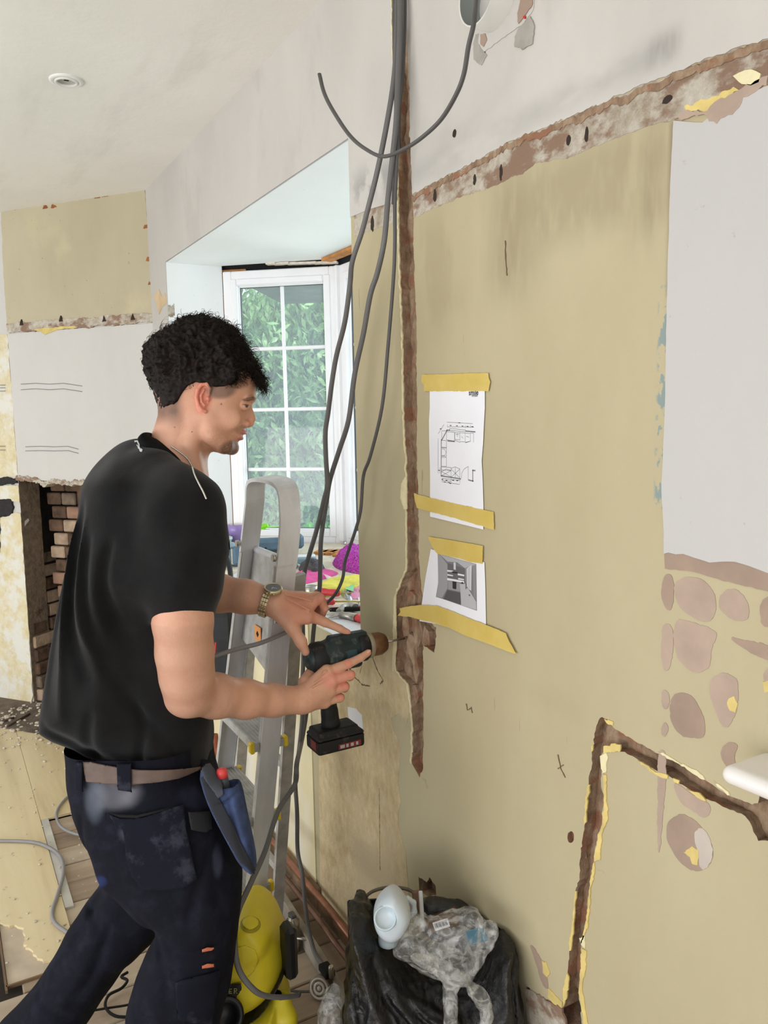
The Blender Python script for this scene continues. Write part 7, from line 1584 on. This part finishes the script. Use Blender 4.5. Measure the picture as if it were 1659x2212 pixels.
crate = thing('black_panel', 'flat black plastic panel standing behind the rubbish bag', 'panel', (a_[0], a_[1], 0)); xx_ = _n(b_ - a_); g.prism([(0, 0), (.118, .004), (.118, -.35), (.0, -.42)], lambda x, z: tuple(a_ + xx_ * x * np.array([1, 1, 0]) + [0, 0, z]), lambda x, z: tuple(a_ + xx_ * x * np.array([1, 1, 0]) + [-.003, .006, z])); g.build('board', simple('matt_black', (20, 20, 20), .6, var=.05), crate)
# milk bottle, base towards the camera
milk = MT('cloudy_plastic'); milk.col((196, 206, 214)).set(.32, spec=.5); milk.b.inputs['Subsurface Weight'].default_value = .3; milk = milk.m
tm = thing('milk_bottle', 'cloudy white plastic milk bottle upside down on top of the rubbish bag', 'bottle', c2w(cp(848, 2000, 1.66)))
f = Field((cX(790, 1.66), cY(1905, 1.66), 1.56), (cX(905, 1.66), cY(2050, 1.66), 1.75), .0025)
f.inflate([(806, 1985), (808, 1958), (822, 1935), (842, 1921), (856, 1920), (872, 1934), (884, 1955), (888, 1978), (878, 2000), (862, 2020), (838, 2026), (815, 2010)], 1.66, .046, .03, .004, sm=2, p=2.8)
f.chain([cp(845, 2005, 1.665), cp(838, 2030, 1.675), cp(834, 2040, 1.68)], [.026, .018, .014], .012)
f.cone(cp(833, 1984, 1.600), cp(834, 1984, 1.625), .020, .020, .004, sub=True)
V, F_ = f.mesh(); meshobj('bottle_body', V, F_, milk, tm)
cR = c2w(cp(832, 1984, 1.617)); vR = _n(CAM - cR); sR_ = _n(np.cross([0, 0, 1], vR)); RR = np.stack([sR_, np.cross(vR, sR_), vR], 1); g = G(); g.lathe([(.0205, -.004), (.0235, .0), (.0215, .003), (.019, .0), (.018, -.003), (0, -.002)], cR, RR, 32, cap=False); g.build('base_ring', milk, tm)
f = Field((cX(868, 1.68), cY(1925, 1.68), 1.60), (cX(905, 1.68), cY(1990, 1.68), 1.74), .003); f.chain([cp(880, 1940, 1.69), cp(893, 1950, 1.70), cp(895, 1970, 1.70), cp(885, 1980, 1.69)], [.006] * 4, .004); V, F_ = f.mesh(); meshobj('bottle_handle', V, F_, milk, tm)
# clear film
def film(name, pts, t0, W, lab, seed, amp=.030, fr=8, R=.03):
    P = np.array([cp(*q, t0)[:2] for q in pts]); f = Field([*(P.min(0) - .03), t0 - W - .05], [*(P.max(0) + .03), t0 + W + .05], .0032); f.inflate(pts, t0, W, R, .005, sm=1, p=2.2); V, F = f.mesh(); V = crumple(V, amp, fr, seed)
    w3 = c2w(V); w3[:, 1] = np.minimum(w3[:, 1], D - .008); w3[:, 2] = np.maximum(w3[:, 2], .003); return tag(meshobj(name, w3, F, clr, None, world=False), lab, 'plastic wrap', 'clear plastic film on and by the rubbish bag')
film('plastic_wrap', [(845, 2045), (862, 2010), (884, 1980), (915, 1982), (930, 2000), (960, 1992), (1000, 1976), (1030, 1976), (1040, 2000), (1035, 2040), (1020, 2090), (1000, 2108), (960, 2102), (900, 2072)], 1.655, .06, 'large crumpled clear plastic film heaped on the rubbish bag', 11)
film('plastic_wrap', [(1028, 1978), (1050, 1990), (1078, 2004), (1072, 2030), (1048, 2070), (1026, 2106), (1008, 2106), (1024, 2060), (1036, 2020)], 1.60, .018, 'twisted clear plastic strip at the right end of the film heap', 13, .010, 20, .012)
film('plastic_wrap', [(880, 2062), (930, 2066), (990, 2092), (1030, 2130), (1060, 2160), (1068, 2190), (1050, 2225), (1030, 2240), (1040, 2190), (1020, 2160), (1000, 2120), (985, 2150), (990, 2230), (960, 2240), (958, 2130), (940, 2100), (895, 2080)], 1.545, .016, 'long clear plastic handles hanging down the front of the rubbish bag', 15, .012, 18, .012)
film('plastic_wrap', [(700, 2150), (722, 2138), (738, 2150), (742, 2230), (736, 2330), (690, 2330), (686, 2230), (690, 2180)], 1.72, .04, 'clear plastic bag on the boards left of the rubbish bag', 17, .016, 14, .02)
def slab(name, p, t_, w_, h_, d_, ang, mat, lab, cat, rz=0):
    c = at(*p, t_); vd = _n((CAM - c) * [1, 1, .3]); sd = _n(np.cross([0, 0, 1], vd)); up2 = np.cross(vd, sd); ca, sa = math.cos(ang), math.sin(ang); R = np.stack([sd * ca + up2 * sa, up2 * ca - sd * sa, vd], 1)
    tt = thing(name, lab, cat, c); g = G(); g.box(c, (w_, h_, d_), R, .002); g.build('body', mat, tt); return tt, c, R
tt, c, R = slab('carton', (955, 1985), 1.735, .070, .028, .05, .32, simple('brown_card', (92, 66, 50), .8, var=.1), 'small brown carton with a barcode label on the rubbish bag', 'box')
g = G(); g.box(c + R @ [-.002, .0, .0262], (.034, .018, .001), R); g.build('barcode_label', paper, tt)
g = G(); [g.box(c + R @ [-.016 + k * .0024, .001, .0270], (.0006 + (k % 3) * .0004, .010, .0006), R) for k in range(12)]; g.build('bars', ink, tt)
slab('blue_card', (1030, 2022), 1.62, .040, .030, .004, .35, simple('teal_blue_card', (34, 110, 136), .6), 'small blue card showing inside the clear film', 'card')
tt, c, R = slab('wood_offcut', (902, 1962), 1.74, .016, .075, .010, .12, simple('rough_brown_wood', (122, 96, 76), .9, var=.25, vs=60), 'rough brown splinter of wood standing in the rubbish bag', 'offcut')
tt, c, R = slab('plastic_strip', (911, 1968), 1.72, .009, .085, .006, .05, simple('pale_strip', (206, 206, 204), .5), 'narrow pale plastic strip standing beside the wood splinter', 'strip')
cable('bag_cable', [(781, 1960, None, 1.79), (786, 1942, None, 1.80), (806, 1925, None, 1.82), (840, 1917, None, 1.83), (880, 1921, None, 1.83), (910, 1940, None, 1.80), (940, 1960, None, 1.78), (975, 1976, None, 1.75)], .0038, 'brown grey cable arching over the top of the rubbish bag', simple('brown_grey_cable', (96, 88, 78), .5), (1, 1))
# broken plaster at the foot of the wall, right of the bag
patch('broken_plaster', WPZ([(80, 2050), (130, 2080), (200, 2115), (245, 2140), (262, 2200), (230, 2320), (100, 2320), (90, 2180)]), crumbM, .004, amp=.002, step=.012, seed=301)
# white basin edge at the right border of the picture
bs = thing('basin_edge', 'rounded white corner of a fitting jutting from the wall at the right edge', 'fitting', onY(1640, 1640, D))
p0 = onY(1612, 1645, D - .05); f = Field((p0[0] - .03, D - .13, p0[2] - .06), (p0[0] + .33, D + .01, p0[2] + .06), .0035)
f.rbox((p0[0] + .15, D - .045, p0[2] - .004), (.16, .05, .013), [[.998, 0, -.04], [0, 1, 0], [.04, 0, .998]], .014, .002); V, F_ = f.mesh(); meshobj('rim', V, F_, simple('glazed_white', (232, 228, 224), .2, var=.02), bs, world=False)
